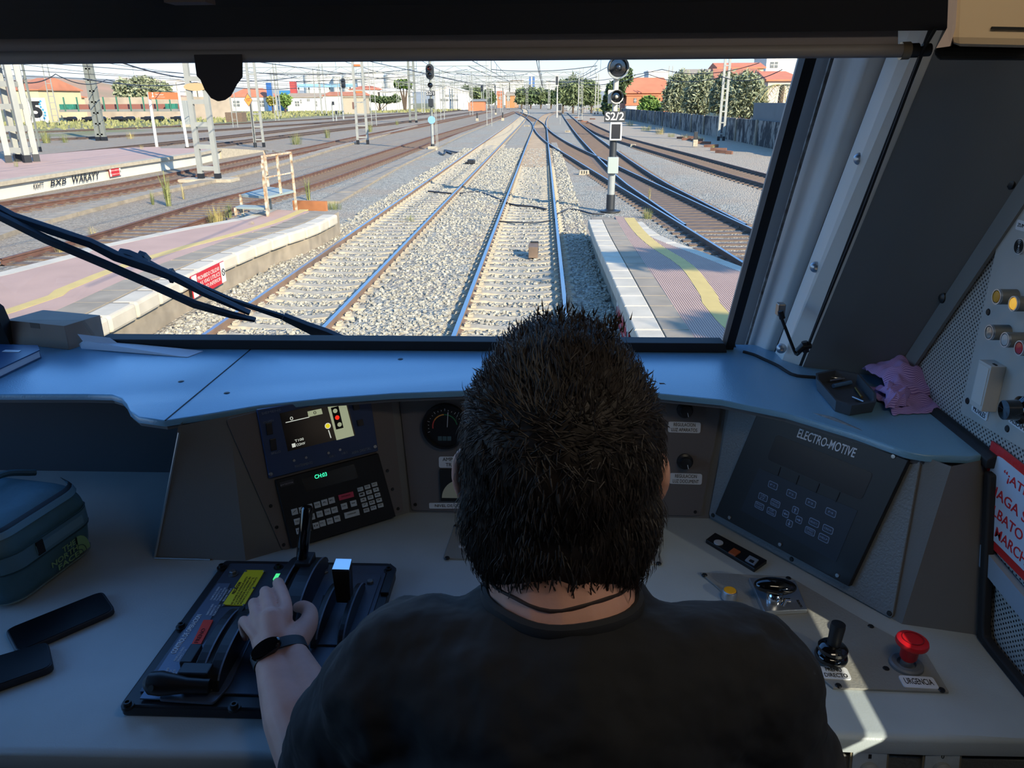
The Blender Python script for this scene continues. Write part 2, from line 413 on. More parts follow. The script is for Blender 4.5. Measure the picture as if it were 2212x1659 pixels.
track('outer right siding nearest to the stained boundary wall', TC_, 'wood', M_darkside, M_rust, 60, 140)
track('crossover track linking the two main tracks in the distance', left_rail([(1152, 277), (1149, 266), (1136, 254), (1120, 246), (1112, 242)]), 'wood', M_darkside, M_railtop, 30, 300)

# ballast shoulders between the tracks: they cover the sleeper ends
def bed(line_a, da, line_b, db, y0, y1, zt, name):
    n = 40; L, R = [], []
    for k in range(n + 1):
        y = y0 + (y1 - y0) * (k / n) ** 1.6
        def xat(l):
            for p, q in zip(l, l[1:]):
                if p[1] <= y <= q[1]: return p[0] + (q[0] - p[0]) * (y - p[1]) / (q[1] - p[1])
            return l[-1][0]
        L.append(Vector((xat(line_a) + da, y, zt))); R.append(Vector((xat(line_b) + db, y, zt)))
    rr = []
    for a, b in zip(L, R): rr.append([a + Vector((-.03, 0, -.06)), a, b, b + Vector((.03, 0, -.06))])
    vs = [p for r in rr for p in r]; fs = [(i * 4 + j, i * 4 + j + 1, i * 4 + j + 5, i * 4 + j + 4) for i in range(n) for j in range(3)]
    return struct(MB().add(vs, fs).build(name, M_ground))
bed(T2, 1.2, T1, -1.14, 5, 140, -.118, 'ground_ballast_shoulder'); bed(T1, 1.12, T1, 1.62, 5, 70, -.12, 'ground_ballast_shoulder'); bed(T2, -1.7, T2, -1.15, 5, 140, -.12, 'ground_ballast_shoulder')
def stones():
    rnd = random.Random(21); mb = MB(); base = [Vector(p) for p in ((-1,-1,-1),(1,-1,-1),(1,1,-1),(-1,1,-1),(-.7,-.7,1),(.8,-.6,1),(.6,.8,1),(-.8,.6,1))]; F8 = [(0,3,2,1),(4,5,6,7),(0,1,5,4),(1,2,6,5),(2,3,7,6),(3,0,4,7)]
    for _ in range(27000):
        y = 9.3 + 52 * rnd.random() ** 2.6; x = rnd.uniform(-6.1, 1.25)
        d = min(abs(abs(x + .49) - .87), abs(abs(x + 4.33) - .87)); c = min(abs(x + .49), abs(x + 4.33)); z = GZ + .01
        if d < .14: continue
        if c < 1.14:
            ph = ((y - 7) % .6) / .6; first = 4.2; ph = ((y - 4.2) % .6); ph = min(ph, .6 - ph)
            if ph < .15 and not (c > 1.02 and rnd.random() < .6): continue
        else: z = -.115
        s = rnd.uniform(.017, .034) * (1 + max(0, y - 14) * .018); R = Matrix.Rotation(rnd.random() * 6.28, 3, 'Z') @ Matrix.Rotation(rnd.random() * 3, 3, 'X'); k = (s * rnd.uniform(.8, 1.3), s * rnd.uniform(.8, 1.2), s * rnd.uniform(.6, .9))
        mb.add([Vector((x, y, z)) + R @ Vector((p.x * k[0] * rnd.uniform(.8, 1.1), p.y * k[1] * rnd.uniform(.8, 1.1), p.z * k[2])) for p in base], F8)
    o = mb.build('ballast_stones', [mat('ballast_stone', rgb(206, 202, 188), .9, var=.3, scale=14, col2=rgb(150, 148, 140))], None, fix=False); tag(o, 'loose grey ballast stones between and beside the two main tracks', 'ballast', kind='stuff')
stones()
# ------------------------------------------------------------------ platforms
M_pink = mat('pink_paving', rgb(208, 174, 160), .9, var=.12, scale=1.2, bump=.25, bscale=25)
M_kerb = mat('whitewashed_kerb', rgb(226, 218, 202), .9, var=.18, scale=2.5, bump=.3, bscale=18)
M_kerbtop = mat('grey_edge_slab', rgb(176, 164, 146), .9, var=.25, scale=2.5)
M_yel = mat('worn_yellow_line', rgb(232, 206, 128), .85, var=.12, scale=5)
M_wallw = mat('whitewashed_wall', rgb(238, 234, 224), .9, var=.06, scale=1)
M_red = mat('red_enamel', rgb(206, 40, 50), .5)
M_signw = mat('white_enamel', rgb(236, 236, 232), .5)
M_ink = mat('black_ink', rgb(26, 26, 30), .8)
def ribbed(name, col, dark, ang):
    m = mat(name, col, .9, var=.08, scale=2); t = m.node_tree; N = t.nodes; L = t.links; b = N['Principled BSDF']
    tc = N.new('ShaderNodeTexCoord'); mp = N.new('ShaderNodeMapping'); mp.inputs['Rotation'].default_value = (0, 0, ang); L.new(tc.outputs['Object'], mp.inputs[0])
    wv = N.new('ShaderNodeTexWave'); wv.inputs['Scale'].default_value = 9.5; L.new(mp.outputs[0], wv.inputs[0])
    r = N.new('ShaderNodeValToRGB'); r.color_ramp.elements[0].position = .10; r.color_ramp.elements[0].color = dark; r.color_ramp.elements[1].position = .3; r.color_ramp.elements[1].color = (1, 1, 1, 1)
    L.new(wv.outputs['Color'], r.inputs[0]); x = N.new('ShaderNodeMix'); x.data_type = 'RGBA'; x.blend_type = 'MULTIPLY'; x.inputs[0].default_value = 1
    old = b.inputs['Base Color'].links[0].from_socket; L.new(old, x.inputs[6]); L.new(r.outputs[0], x.inputs[7]); L.new(x.outputs[2], b.inputs['Base Color'])
    bp = N.new('ShaderNodeBump'); bp.inputs['Strength'].default_value = .6; bp.inputs['Distance'].default_value = .01; L.new(wv.outputs['Color'], bp.inputs['Height']); L.new(bp.outputs[0], b.inputs['Normal'])
    return m
M_rib = ribbed('ribbed_pink_paving', rgb(212, 180, 166), (.42, .34, .34, 1), 0)
PZ = .5
def strip(mb, line, w0, w1, z0, z1):
    """a band along a line, from offset w0 to w1, z0..z1"""
    a, b = offset(line, w0), offset(line, w1)
    mb.rings([[(p.x, p.y, z0), (q.x, q.y, z0), (q.x, q.y, z1), (p.x, p.y, z1)] for p, q in zip(a, b)]); return mb
def blocks(root, line, w0, w1, z0, z1, L, m, name='kerb_stone', skip=None, bev=.02):
    sp = walk(smoothline(line, .5), L); n = 0
    for (p, a), (q, b) in zip(sp, sp[1:]):
        d = (q - p).normalized(); s = Vector((d.y, -d.x, 0)); g = .012
        p2, q2 = p + d * g, q - d * g
        c = [p2 + s * w0, q2 + s * w0, q2 + s * w1, p2 + s * w1]
        MB().prism([(x.x, x.y, z0) for x in c], (0, 0, z1 - z0)).build(name, m, root, bevel=bev); n += 1
# right platform (ribbed paving), kerb on its left side
RE = [Vector((1.25, 3.5, 0))] + sorted([G(*p, PZ) for p in [(1380, 735), (1340, 640), (1305, 560), (1283, 510), (1268, 467)]], key=lambda p: p.y)
RR = [Vector((5.0, 3.5, 0))] + sorted([G(*p, PZ) for p in [(1800, 660), (1700, 612), (1595, 573), (1530, 548), (1440, 515), (1402, 492), (1380, 470)]], key=lambda p: p.y)
for L_ in (RE, RR):
    for p in L_: p.z = 0
rp = thing('railway_platform', 'right platform of pink ribbed paving with curved yellow line and shaded kerb', 'railway platform', (2.5, 9, GZ))
pts = smoothline(RE, 1); pr_ = smoothline(RR, 1)
MB().prism([(p.x + .1, p.y, -.2) for p in pts] + [(p.x - .05, p.y, -.2) for p in pr_[::-1]], (0, 0, PZ - .02 + .2)).build('retaining_wall', M_conc2, rp)
MB().prism([(p.x + .72, p.y, PZ - .03) for p in pts] + [(p.x - .28, p.y, PZ - .03) for p in pr_[::-1]], (0, 0, .034)).build('ribbed_paving', M_rib, rp)
blocks(rp, RE, 0, .36, PZ - .22, PZ, .62, M_kerb)
blocks(rp, RE, .37, .75, PZ - .06, PZ + .002, .62, M_kerbtop, 'edge_slab', bev=.006)
blocks(rp, RR, -.3, 0, PZ - .2, PZ + .003, 1.0, M_kerb, 'kerb_stone')
yl = sorted([G(*p, PZ) for p in [(1359, 471), (1370, 487), (1388, 508), (1421, 535), (1483, 575), (1532, 640), (1566, 690)]], key=lambda p: p.y); yl = [Vector((3.0, 4, 0))] + [Vector((p.x, p.y, 0)) for p in yl]
strip(MB(), smoothline(yl, .5), -.13, .13, PZ - .02, PZ + .008).build('yellow_line', M_yel, rp)
# left platform
LE = [Vector((-6.15, 3, 0))] + sorted([G(*p, PZ) for p in [(203, 700), (323, 638), (456, 570), (608, 509), (674, 489), (741, 457)]], key=lambda p: p.y)
LL = [Vector((-13.2, 3, 0))] + sorted([G(*p, PZ) for p in [(0, 590), (174, 540), (236, 527), (393, 494), (529, 470), (578, 453)]], key=lambda p: p.y)
for L_ in (LE, LL):
    for p in L_: p.z = 0
lp = thing('railway_platform', 'near left platform of pink paving with white block kerb, beside the wiper', 'railway platform', (-9, 9, GZ))
a_, b_ = smoothline(LE, 1), smoothline(LL, 1)
MB().prism([(p.x - .12, p.y, -.2) for p in a_] + [(p.x + .05, p.y, -.2) for p in b_[::-1]], (0, 0, PZ - .01 + .2)).build('retaining_wall', M_conc2, lp)
MB().prism([(p.x - .95, p.y, PZ - .03) for p in a_] + [(p.x + .25, p.y, PZ - .03) for p in b_[::-1]], (0, 0, .034)).build('pink_paving', M_pink, lp)
blocks(lp, LE, -.42, 0, PZ - .26, PZ, .8, M_kerb, bev=.05)
blocks(lp, LE, -.97, -.43, PZ - .08, PZ + .003, .8, M_kerbtop, 'edge_slab', bev=.004)
strip(MB(), b_, -.05, .28, PZ - .15, PZ + .006).build('white_edge_strip', M_kerb, lp)
yl = [Vector((-9.6, 4, 0))] + [Vector((p.x, p.y, 0)) for p in sorted([G(*p, PZ) for p in [(19, 673), (135, 627), (258, 578), (407, 532), (500, 508), (600, 477), (657, 453)]], key=lambda p: p.y)]
strip(MB(), smoothline(yl, .5), -.12, .12, PZ - .02, PZ + .008).build('yellow_line', M_yel, lp)
# far platform with white wall
FE = sorted([G(*p, PZ) for p in [(-400, 452), (0, 393), (253, 355), (430, 330), (476, 320)]], key=lambda p: p.y)
FB = [G(*p, PZ) for p in [(-300, 366), (0, 343), (76, 335), (240, 321), (337, 317)]]; FB.append(Vector((FB[-1].x + 1.2, FE[-1].y + .1, 0)))
for L_ in (FE, FB):
    for p in L_: p.z = 0
fp = thing('railway_platform', 'far left platform with white wall and a small red notice, behind two sidings', 'railway platform', (-23, 40, GZ))
a_, b_ = smoothline(FE, 2), smoothline(FB, 2)
MB().prism([(p.x - .1, p.y, -.2) for p in a_] + [(p.x, p.y, -.2) for p in b_[::-1]], (0, 0, PZ - .16 + .2)).build('white_wall', M_wallw, fp)
MB().prism([(p.x - .5, p.y, PZ - .1) for p in a_] + [(p.x, p.y, PZ - .1) for p in b_[::-1]], (0, 0, .1)).build('pink_paving', M_pink, fp)
strip(MB(), a_, -.55, .08, PZ - .15, PZ + .01).build('kerb', M_conc, fp)
e0, e1 = FE[-1], G(600, 338, 0); d_ = Vector((e1.x - e0.x, e1.y - e0.y, 0)).normalized()
q0 = Vector((FE[-1].x, FE[-1].y, 0)); q1 = Vector((FB[-1].x, FB[-1].y, 0)); dd = Vector((.0, 9.0, 0))
MB().add([tuple(q0 + Vector((0, 0, -.2))), tuple(q1 + Vector((0, 0, -.2))), tuple(q1 + Vector((0, 0, PZ))), tuple(q0 + Vector((0, 0, PZ))), tuple(q0 + dd + Vector((.3, 0, -.2))), tuple(q1 + dd + Vector((0, 0, -.2)))],
         [(0, 1, 2, 3), (0, 4, 5, 1), (3, 2, 5, 4), (0, 3, 4), (1, 5, 2)]).build('end_ramp', M_conc, fp)
# graffiti scribbles and notices on the walls
def notice(root_label, a, b, zt, zb, nrm, lines):
    a, b = Vector(a), Vector(b); t = thing('warning_notice', root_label, 'sign', (a.x, a.y, zb))
    pl = Plane((a.x, a.y, zb), (b.x, b.y, zb), (a.x, a.y, zt)); L = (b - a).length; H = zt - zb
    plate('board', pl, rectuv(L / 2, H / 2, L, H), 0, .02, M_red, t)
    for k in (0, 1):
        plate('pictogram_panel', pl, rectuv((.07 if k == 0 else .93) * L, H / 2, .13 * L, H * .96), .02, .026, M_signw, t)
        u = (.07 if k == 0 else .93) * L
        MB().rings([[pl.w(u + r * math.cos(6.283 * j / 20), H / 2 + r * math.sin(6.283 * j / 20), h) for j in range(20)] for r, h in ((.05 * L, .026), (.05 * L, .03), (.036 * L, .03), (.036 * L, .026))], closed=True).build('prohibition_ring', M_ink if k else M_red, t)
        MB().bar(pl.w(u - .03 * L, H / 2 + .03 * L, .028), pl.w(u + .03 * L, H / 2 - .03 * L, .028), .012 * L, .003, pl.n).build('prohibition_bar', M_ink, t)
    for i, s in enumerate(lines):
        v = H * (.75 - .5 * i / max(1, len(lines) - 1)); letters('lettering', pl, pl.w(.17 * L, v), pl.w(.83 * L, v), s, M_signw, t, .021, H * .18)
    return t
def on_edge(line, y, off):
    for p, q in zip(line, line[1:]):
        if p.y <= y <= q.y or (q is line[-1]):
            if q.y < y: continue
            k = (y - p.y) / (q.y - p.y); return Vector((p.x + (q.x - p.x) * k + off, y, 0))
p1, p2 = on_edge(LE, 14.3, 0), on_edge(LE, 12.9, 0)
notice('red and white no-crossing notice on the near left kerb wall, crossed by the wiper', p2 + Vector((.02, 0, 0)), p1 + Vector((.02, 0, 0)), PZ - .02, PZ - .42, None, ['PROHIBIDO CRUZAR', 'LAS VIAS UTILICE', 'EL PASO INFERIOR'])
yy = P(246, 368, 40).y
c1, c2 = G(232, 372, .2), G(261, 368, .2)
p1, p2 = on_edge(FE, c1.y, .02), on_edge(FE, c2.y, .02)
notice('small red notice on the white wall of the far platform', p1, p2, .33, -.02, None, ['PROHIBIDO', 'CRUZAR LAS VIAS'])
p1, p2 = on_edge(RE, 12.3, -.02), on_edge(RE, 10.6, -.02)
notice('red notice on the shaded wall of the right platform, just beyond the driver hair', p1 + Vector((.08, 0, 0)), p2 + Vector((.08, 0, 0)), .27, -.1, None, ['PROHIBIDO CRUZAR', 'LAS VIAS'])
# graffiti
def graffiti(label, px0, px1, edge, z0, z1, txt, off):
    a, b = G(*px0, .15), G(*px1, .15); a, b = on_edge(edge, a.y, off), on_edge(edge, b.y, off)
    pl = Plane((a.x, a.y, z0), (b.x, b.y, z0), (a.x, a.y, z1))
    o = letters('graffiti', pl, pl.w(0, (z1 - z0) / 2), pl.w((b - a).length, (z1 - z0) / 2), txt, M_ink, None, .002, (z1 - z0), bold=.01, shear=.3)
    tag(o, label, 'graffiti')
graffiti('black scrawled graffiti tag left of the red notice on the white wall', (193, 388), (226, 378), FE, -.05, .3, 'WARAYY', .0)
graffiti('short black graffiti tag on the white wall left of the longer scrawl', (120, 396), (142, 390), FE, 0, .25, 'BXB', .0)
graffiti('faint leftmost graffiti tag on the white far platform wall', (70, 402), (104, 398), FE, .02, .22, 'KXHTT', .0)
# ================================================================== masts, signals, wires
def metres(px, p):                                   # how long a run of pixels is at place p
    return px * ((Vector(p) - CAM).dot(_W @ Vector((0, 0, 1)))) / F
def lattice(root, c, w, h, rung, m, d=None, leg=.07, base=M_black, flat=.09, taper=.7, z0=GZ, four=False, rz=0.0, zig=False):
    """two channel legs (or four corner legs) joined by batten plates, on a dark foot"""
    R = Matrix.Rotation(rz, 3, 'Z'); c = Vector((c[0], c[1], 0)); d = d or leg * 1.6
    def pt(x, y, z): k = 1 - (1 - taper) * (z / h); return c + R @ Vector((x * k, y * k, 0)) + Vector((0, 0, z0 + z))
    ys = (-d / 2, d / 2) if four else (0,)
    for y in ys:
        for s in (-1, 1):
            mb = MB(); x = s * w / 2
            mb.bar(pt(x, y, .35), pt(x, y, h), leg, leg if four else d); mb.build('leg', m, root)
    mb = MB()
    for y in ys:
        n = int((h - .5) / rung)
        for i in range(n):
            z = .6 + i * rung
            if zig: mb.bar(pt(-w / 2, y, z), pt(w / 2, y, z + rung) if i % 2 else pt(w / 2, y, z), leg * .6, .02); mb.bar(pt((-1) ** i * w / 2, y, z), pt(-(-1) ** i * w / 2, y, z + rung), leg * .6, .02)
            else: mb.bar(pt(-w / 2, y, z), pt(w / 2, y, z), .02 if four else d * .8, flat)
    if four:
        for s in (-1, 1):
            n = int((h - .5) / rung)
            for i in range(n): z = .6 + i * rung; mb.bar(pt(s * w / 2, ys[0], z), pt(s * w / 2, ys[1], z), .02, flat)
    mb.build('battens', m, root)
    for y in ys:
        for s in (-1, 1): MB().bar(pt(s * w / 2, y, 0), pt(s * w / 2, y, .37), leg * 1.25, (leg if four else d) * 1.15).build('foot', base, root)
def mast(label, px, wpx, h=8.0, rung=.9, m=None, z=GZ, four=False, d=None, leg=.09, taper=.75, flat=.1, rz=0.0, zig=False, extra=None, group='catenary masts'):
    p = G(px[0], px[1], z); t = thing('catenary_mast', label, 'catenary mast', (p.x, p.y, z), group)
    w_ = metres(wpx, p); lattice(t, p, w_ - leg, h, rung, m or M_mast, d, leg, z0=z, four=four, taper=taper, flat=flat, rz=rz, zig=zig)
    if extra: extra(t, p)
    return t
def arm_frame(t, p, z, L, m=None, side=1):           # a cantilever arm holding the contact wire
    m = m or M_mastd; MB().tube([(p.x, p.y, z), (p.x + side * L, p.y, z + .5)], .045, 6).tube([(p.x, p.y, z + 1.3), (p.x + side * L, p.y, z + .5)], .035, 6).build('cantilever_arm', m, t)
    mb = MB()
    for k in range(4): mb.lathe([(.03, 0), (.09, .02), (.03, .05)], (p.x + side * (.3 + .09 * k), p.y, z + .1 + .04 * k), (side, 0, .2), 8)
    mb.build('insulator', M_wire, t)
def plates_at(*zs):
    def f(t, p):
        for z in zs:
            MB().box((p.x, p.y - .12, z), (.55, .02, .16)).build('orange_plate', mat('rust_orange_plate', rgb(206, 120, 64), .6), t)
    return f
def guard_at(zs, r=.45):                             # diamond climbing guards
    def f(t, p):
        for z in zs:
            MB().rings([[(p.x + k * r * math.cos(j * math.pi / 2), p.y, z + k * r * 1.1 * math.sin(j * math.pi / 2)) for j in range(4)] for k in (1, .94)] , cap=False).build('climbing_guard', M_mastd, t)
    return f
mast('big four-legged grey mast on the far left platform, dark feet', (50, 350), 52, 11, 1.05, M_mast, PZ, True, .75, .27, .95, .26)
mast('thin braced mast standing behind the big four-legged mast', (84, 328), 11, 10, 1.3, M_mastd, GZ, leg=.09, zig=True, taper=1.1)
mast('pale slim ladder mast left of the green flat wagon', (123, 271), 15, 11, 1.0, M_mast)
mast('dark perforated mast with diamond climbing guards by the flat wagon', (220, 304), 20, 11, 1.0, M_mastd, leg=.32, d=.4, flat=.14, extra=guard_at([1.4, 3.2, 5.4], .75))
def tan_sign(t, p):
    MB().rings([[(p.x - .55 * math.cos(a) * 1.0, p.y - .16 + o, 4.0 + .17 * math.sin(a)) for a in [k * math.pi / 12 for k in range(24)]] for o in (0, .03)]).build('oval_plate', mat('tan_plate', rgb(202, 172, 130), .6), t)
m4 = mast('tall pale ladder mast rising in front of the blind tab, with oval tan plate', (454, 392), 46, 9.5, .98, M_mast, leg=.2, d=.22, taper=.88, flat=.2, extra=tan_sign)
_p = G(454, 392, GZ); MB().prism([(_p.x - 1.4, _p.y - .5, GZ), (_p.x + 1.2, _p.y - .5, GZ), (_p.x + 1.2, _p.y + .6, GZ), (_p.x - 1.4, _p.y + .6, GZ)], (0, 0, .14)).build('concrete_footing', M_conc, m4)
mast('grey ladder mast carrying the orange diamond sign', (561, 318), 22, 11, 1.0, M_mast, leg=.12)
mast('slim ladder mast in front of the white building gable', (604, 254), 9, 12, 1.1, M_mast, leg=.16)
mast('left one of the paired lattice masts before the white building', (689, 246), 14, 13, 1.2, M_mast, leg=.16, zig=True)
mast('right one of the paired lattice masts before the white building', (701, 249), 11, 13, 1.2, M_mast, leg=.16, zig=True)
mast('pale ladder mast with two orange plates left of the tall signal', (784, 312), 25, 9.5, .95, M_mast, leg=.14, d=.2, taper=.85, extra=plates_at(4.1, 6.2))
mast('grey perforated mast with climbing guards beside the tall left signal', (893, 265), 17, 12, 1.2, M_mastd, leg=.3, d=.35, flat=.2, extra=guard_at([2.0, 4.4], .9))
mast('slim ladder mast on the right, nearer the brick house', (1443, 249), 11, 11, .95, M_mast, leg=.12)
mast('white ladder mast before the olive trees, nearest the window pillar', (1557, 304), 14, 12, .95, M_mast, leg=.13, taper=.8)
k = 0
for x, y, wpx, desc in [(848, 238, 7, 'by the pine tree'), (832, 240, 7, 'left of the pine tree'), (915, 247, 7, 'behind the tall left signal'), (960, 243, 7, 'left of the white warehouse'), (986, 238, 7, 'before the white warehouse'), (1288, 247, 8, 'right of the small ground signal'), (1277, 240, 6, 'by the tree line'), (1232, 232, 5, 'where the tracks bend right'), (1161, 230, 6, 'above the far crossover'), (1172, 231, 6, 'beside the far crossover'), (1128, 231, 5, 'by the orange depot')]:
    arm = (lambda s: (lambda t, p: arm_frame(t, p, 6.2, 3.2, side=s)))(1 if x < 1100 else -1)
    mast('distant lattice mast ' + desc, (x, y), wpx, 10, 1.2, M_mast, leg=.16, extra=arm, group='distant masts')
rnd = random.Random(9)
for k in range(16):
    x = [940, 951, 968, 978, 998, 1006, 1020, 1034, 1056, 1098, 1115, 1140, 1186, 1222, 1250, 1264][k]; y = 233 + rnd.random() * 6
    mast('thin distant lattice post in the crowd of posts around the vanishing tracks', (x, y), 4.5, 11, 1.3, M_mast, leg=.16, extra=(lambda s_: (lambda t, p: arm_frame(t, p, 6.4, 3.4, side=s_)))(1 if k % 2 else -1), group='crowd of distant posts')
for x, y, desc in [(1045, 239, 'leftmost of three'), (1069, 235.5, 'middle one of three'), (1087, 234, 'rightmost of three')]:
    p = G(x, y, GZ); t = thing('catenary_post', 'plain grey round post, ' + desc + ' left of the far crossover', 'catenary post', (p.x, p.y, GZ), 'round posts')
    MB().tube([(p.x, p.y, GZ), (p.x, p.y, 9)], [.28, .2], 10).build('post', M_mastd, t); arm_frame(t, p, 6.3, 3.6)
# portal beams over the yard
for i, (Y, z, x0, x1, desc) in enumerate([(118, 7.3, -46, -8, 'nearest'), (155, 7.6, -52, 7, 'second nearest'), (205, 7.9, -52, 9, 'third'), (265, 8.2, -48, 14, 'fourth'), (340, 8.6, -50, 28, 'farthest')]):
    t = thing('catenary_portal', 'lattice portal beam spanning the yard tracks, ' + desc + ' in the row', 'catenary portal', (x0, Y, GZ), 'portal beams')
    mb = MB(); n = int((x1 - x0) / 1.6); q = .05 + .012 * i
    for dz in (0, .75): mb.bar((x0, Y, z + dz), (x1, Y, z + dz), q * 1.6)
    for j in range(n): a = x0 + (x1 - x0) * j / n; b = x0 + (x1 - x0) * (j + 1) / n; mb.bar((a, Y, z + (0 if j % 2 else .75)), (b, Y, z + (.75 if j % 2 else 0)), q)
    mb.build('truss_beam', M_mastd, t)
    for x in (x0, x1, (x0 * .45 + x1 * .55)):
        mb = MB()
        for dx in (-.35, .35): mb.bar((x + dx, Y, GZ), (x + dx, Y, z + 1.4), q * 1.9)
        for zz in range(1, 9): mb.bar((x - .35, Y, zz * .95), (x + .35, Y, zz * .95), q)
        mb.build('portal_leg', M_mast, t)
    for x in [-4.33, -.47, 4.6, -10.5, -17, -26, -33, -40]:
        if x0 < x < x1:
            mb = MB(); mb.tube([(x, Y, z), (x, Y, z - 1.2)], q * .6, 5).tube([(x - 1.1, Y, z - 1.2), (x + 1.1, Y, z - 1.0)], q * .6, 5); mb.build('dropper_arm', M_mastd, t)
# overhead wires
def wire(label, pts, r=.018, sag=0.0, n=14, group='overhead wires', drop=None):
    mb = MB()
    for a, b in zip(pts, pts[1:]):
        a, b = Vector(a), Vector(b); q = []
        for j in range(n + 1):
            t = j / n; p = a.lerp(b, t); p.z -= sag * 4 * t * (1 - t); q.append(p)
        mb.tube(q, r, 4)
        if drop:
            for j in range(1, n): mb.tube([q[j], Vector((q[j].x, q[j].y, drop))], r * .6, 3)
    o = mb.build('overhead_wire', M_wire, None); tag(o, label, 'overhead wire', group); return o
names = {-4.33: 'the parallel track', -.47: 'the main track', 4.6: 'the turnout track at right', -10.5: 'the siding behind the left platform', -17.2: 'the siding along the white wall', -30: 'the middle yard tracks', -38: 'the outer yard tracks', -46: 'the farthest yard track'}
for x, nm in names.items():
    if x == -.47: pts = [(-.47, 3, 5.6), (-.47, 60, 5.6), (-.4, 118, 5.6), (-.3, 155, 5.6), (1, 205, 5.6), (5, 265, 5.6), (16, 340, 5.6)]
    elif x < -4 and x > -5: pts = [(x, 3, 5.6), (x, 60, 5.6), (x, 118, 5.6), (x, 155, 5.6), (x - .5, 205, 5.6), (-6, 265, 5.6), (-9, 340, 5.6)]
    else: pts = [(x + d * (-1 if x > 0 else 1), y, 5.6) for d, y in ((0, 3), (0, 60), (0, 118), (1.5, 155), (3, 205), (6, 265), (10, 340))]
    wire('thin contact wire running over ' + nm, pts, .022)
    wire('sagging carrier wire with droppers over ' + nm, [(a, b, 7.1) for a, b, c in pts], .022, .9, 8, drop=5.6)
wire('long dark feeder cable sagging from the upper left towards the yard', [P(215, 118, 40), P(440, 170, 62), P(640, 166, 95)], .04, .3)
wire('dark feeder cable crossing above the right boundary wall', [P(1690, 150, 60), P(1560, 166, 66), P(1400, 160, 75), P(1250, 180, 120)], .03, .5)
wire('second feeder cable crossing above the brick house', [P(1640, 136, 70), P(1430, 150, 80), P(1180, 175, 150)], .03, .6)
wire('cross-span cable on the left above the hill', [P(0, 163, 60), P(120, 160, 66), P(230, 172, 80), P(420, 196, 150)], .04, .6)
wire('span cable over the olive tree at left', [P(180, 170, 70), P(420, 178, 110), P(640, 190, 150)], .05, .5)
for i, (xa, ya, xb, yb, Y0, Y1) in enumerate([(560, 158, 900, 148, 110, 150), (640, 176, 1010, 150, 120, 190), (880, 150, 1140, 196, 120, 260), (1010, 142, 1120, 178, 120, 240), (1290, 148, 1190, 190, 120, 260), (1290, 166, 1185, 176, 140, 220), (1060, 150, 1290, 142, 130, 130), (985, 158, 1140, 160, 150, 190)]):
    wire(['upper span cable left of the signals', 'long span cable over the storage tanks', 'diagonal span cable right of the tall left signal', 'steep span cable above the three round posts', 'diagonal span cable left of the right signal', 'lower span cable left of the right signal', 'nearly level span cable across the track ahead', 'level span cable above the warehouse'][i], [P(xa, ya, Y0), P(xb, yb, Y1)], .05, .5)

# ------------------------------------------------------------------ signals
M_sigbk = mat('signal_black', rgb(40, 44, 48), .5)
M_lens = mat('dark_lens', rgb(34, 40, 50), .12, coat=.5)
M_redlens = mat('unlit_red_lens', rgb(110, 40, 44), .2)
def disc(c, r, n, d0, d1, seg=28): return MB().cyl(Vector(c) + Vector((0, -d0, 0)), Vector(c) + Vector((0, -d1, 0)), r, seg)
def lamp(root, c, r, lens, rim, name='lamp'):
    a = MB().lathe([(r, .0), (r * 1.18, .0), (r * 1.18, .16), (r, .16), (r * .96, .03)], c, (0, -1, 0), 28).build(name + '_housing', rim, root, True)
    MB().lathe([(0, .03), (r * .98, .03), (r * .9, .06), (0, .09)], c, (0, -1, 0), 28).build(name + '_lens', lens, root, True)
    MB().rings([[(c[0] + r * 1.1 * math.cos(a_) * k, c[1] - .1 - dy, c[2] + r * 1.1 * math.sin(a_) * k) for a_ in [math.pi * (j / 12 * 1.1 - .05) for j in range(13)]] for k, dy in ((1.02, 0), (1.02, .2), (.97, .2), (.97, 0))], cap=False).build(name + '_hood', M_sigbk, root)
def sign_plate(root, c, w_, h_, txt, back, ink, nm='number_plate'):
    MB().box(c, (w_, .03, h_)).build(nm, back, root, bevel=.01)
    pl = Plane((c[0] - w_ / 2, c[1] - .016, c[2] - h_ / 2), (c[0] + w_ / 2, c[1] - .016, c[2] - h_ / 2), (c[0] - w_ / 2, c[1] - .016, c[2] + h_ / 2))
    letters('lettering', pl, pl.w(w_ * .06, h_ / 2), pl.w(w_ * .94, h_ / 2), txt, ink, root, .002, h_ * .74, bold=.012)
# right signal S2/2
b = G(1318, 457, -.15); Y = b.y
s = thing('railway_signal', 'tall signal mast at the right platform tip carrying the S2/2 plate', 'railway signal', (b.x, b.y, -.15), 'main signals')
def atS(px, py, dy=0): return P(px, py, Y + dy)
top = atS(1338, 60)
xs = lambda py: atS(1318 + (457 - py) * .046, py)
r0 = metres(8, b)
MB().cyl(xs(420), xs(368), r0 * .95, 14).build('lower_mast', M_grey, s, True)
MB().cyl(xs(457), xs(420), r0 * 1.15, 14).build('mast_foot', M_sigbk, s, True)
MB().lathe([(.34, 0), (.34, .04), (.2, .05), (.15, .09)], (b.x, b.y, -.15), n=20).build('base_flange', M_sigbk, s, True)
MB().cyl(xs(368), xs(300), r0 * .95, 14).build('black_mast_section', M_sigbk, s, True)
MB().cyl(xs(300), xs(60), r0 * .7, 14).build('upper_mast', M_white, s, True)
c = atS(1324, 357, -.18); MB().box(c, (metres(22, b), .2, metres(33, b))).build('relay_box', mat('box_grey_green', rgb(176, 190, 188), .5), s, bevel=.015)
c = atS(1330, 284, -.18); w1, h1 = metres(25, b), metres(36, b)
MB().box(c, (w1, .12, h1)).build('indicator_frame', M_signw, s, bevel=.03)
MB().box((c.x, c.y - .062, c.z), (w1 * .74, .012, h1 * .8)).build('indicator_screen', M_lens, s, bevel=.004)
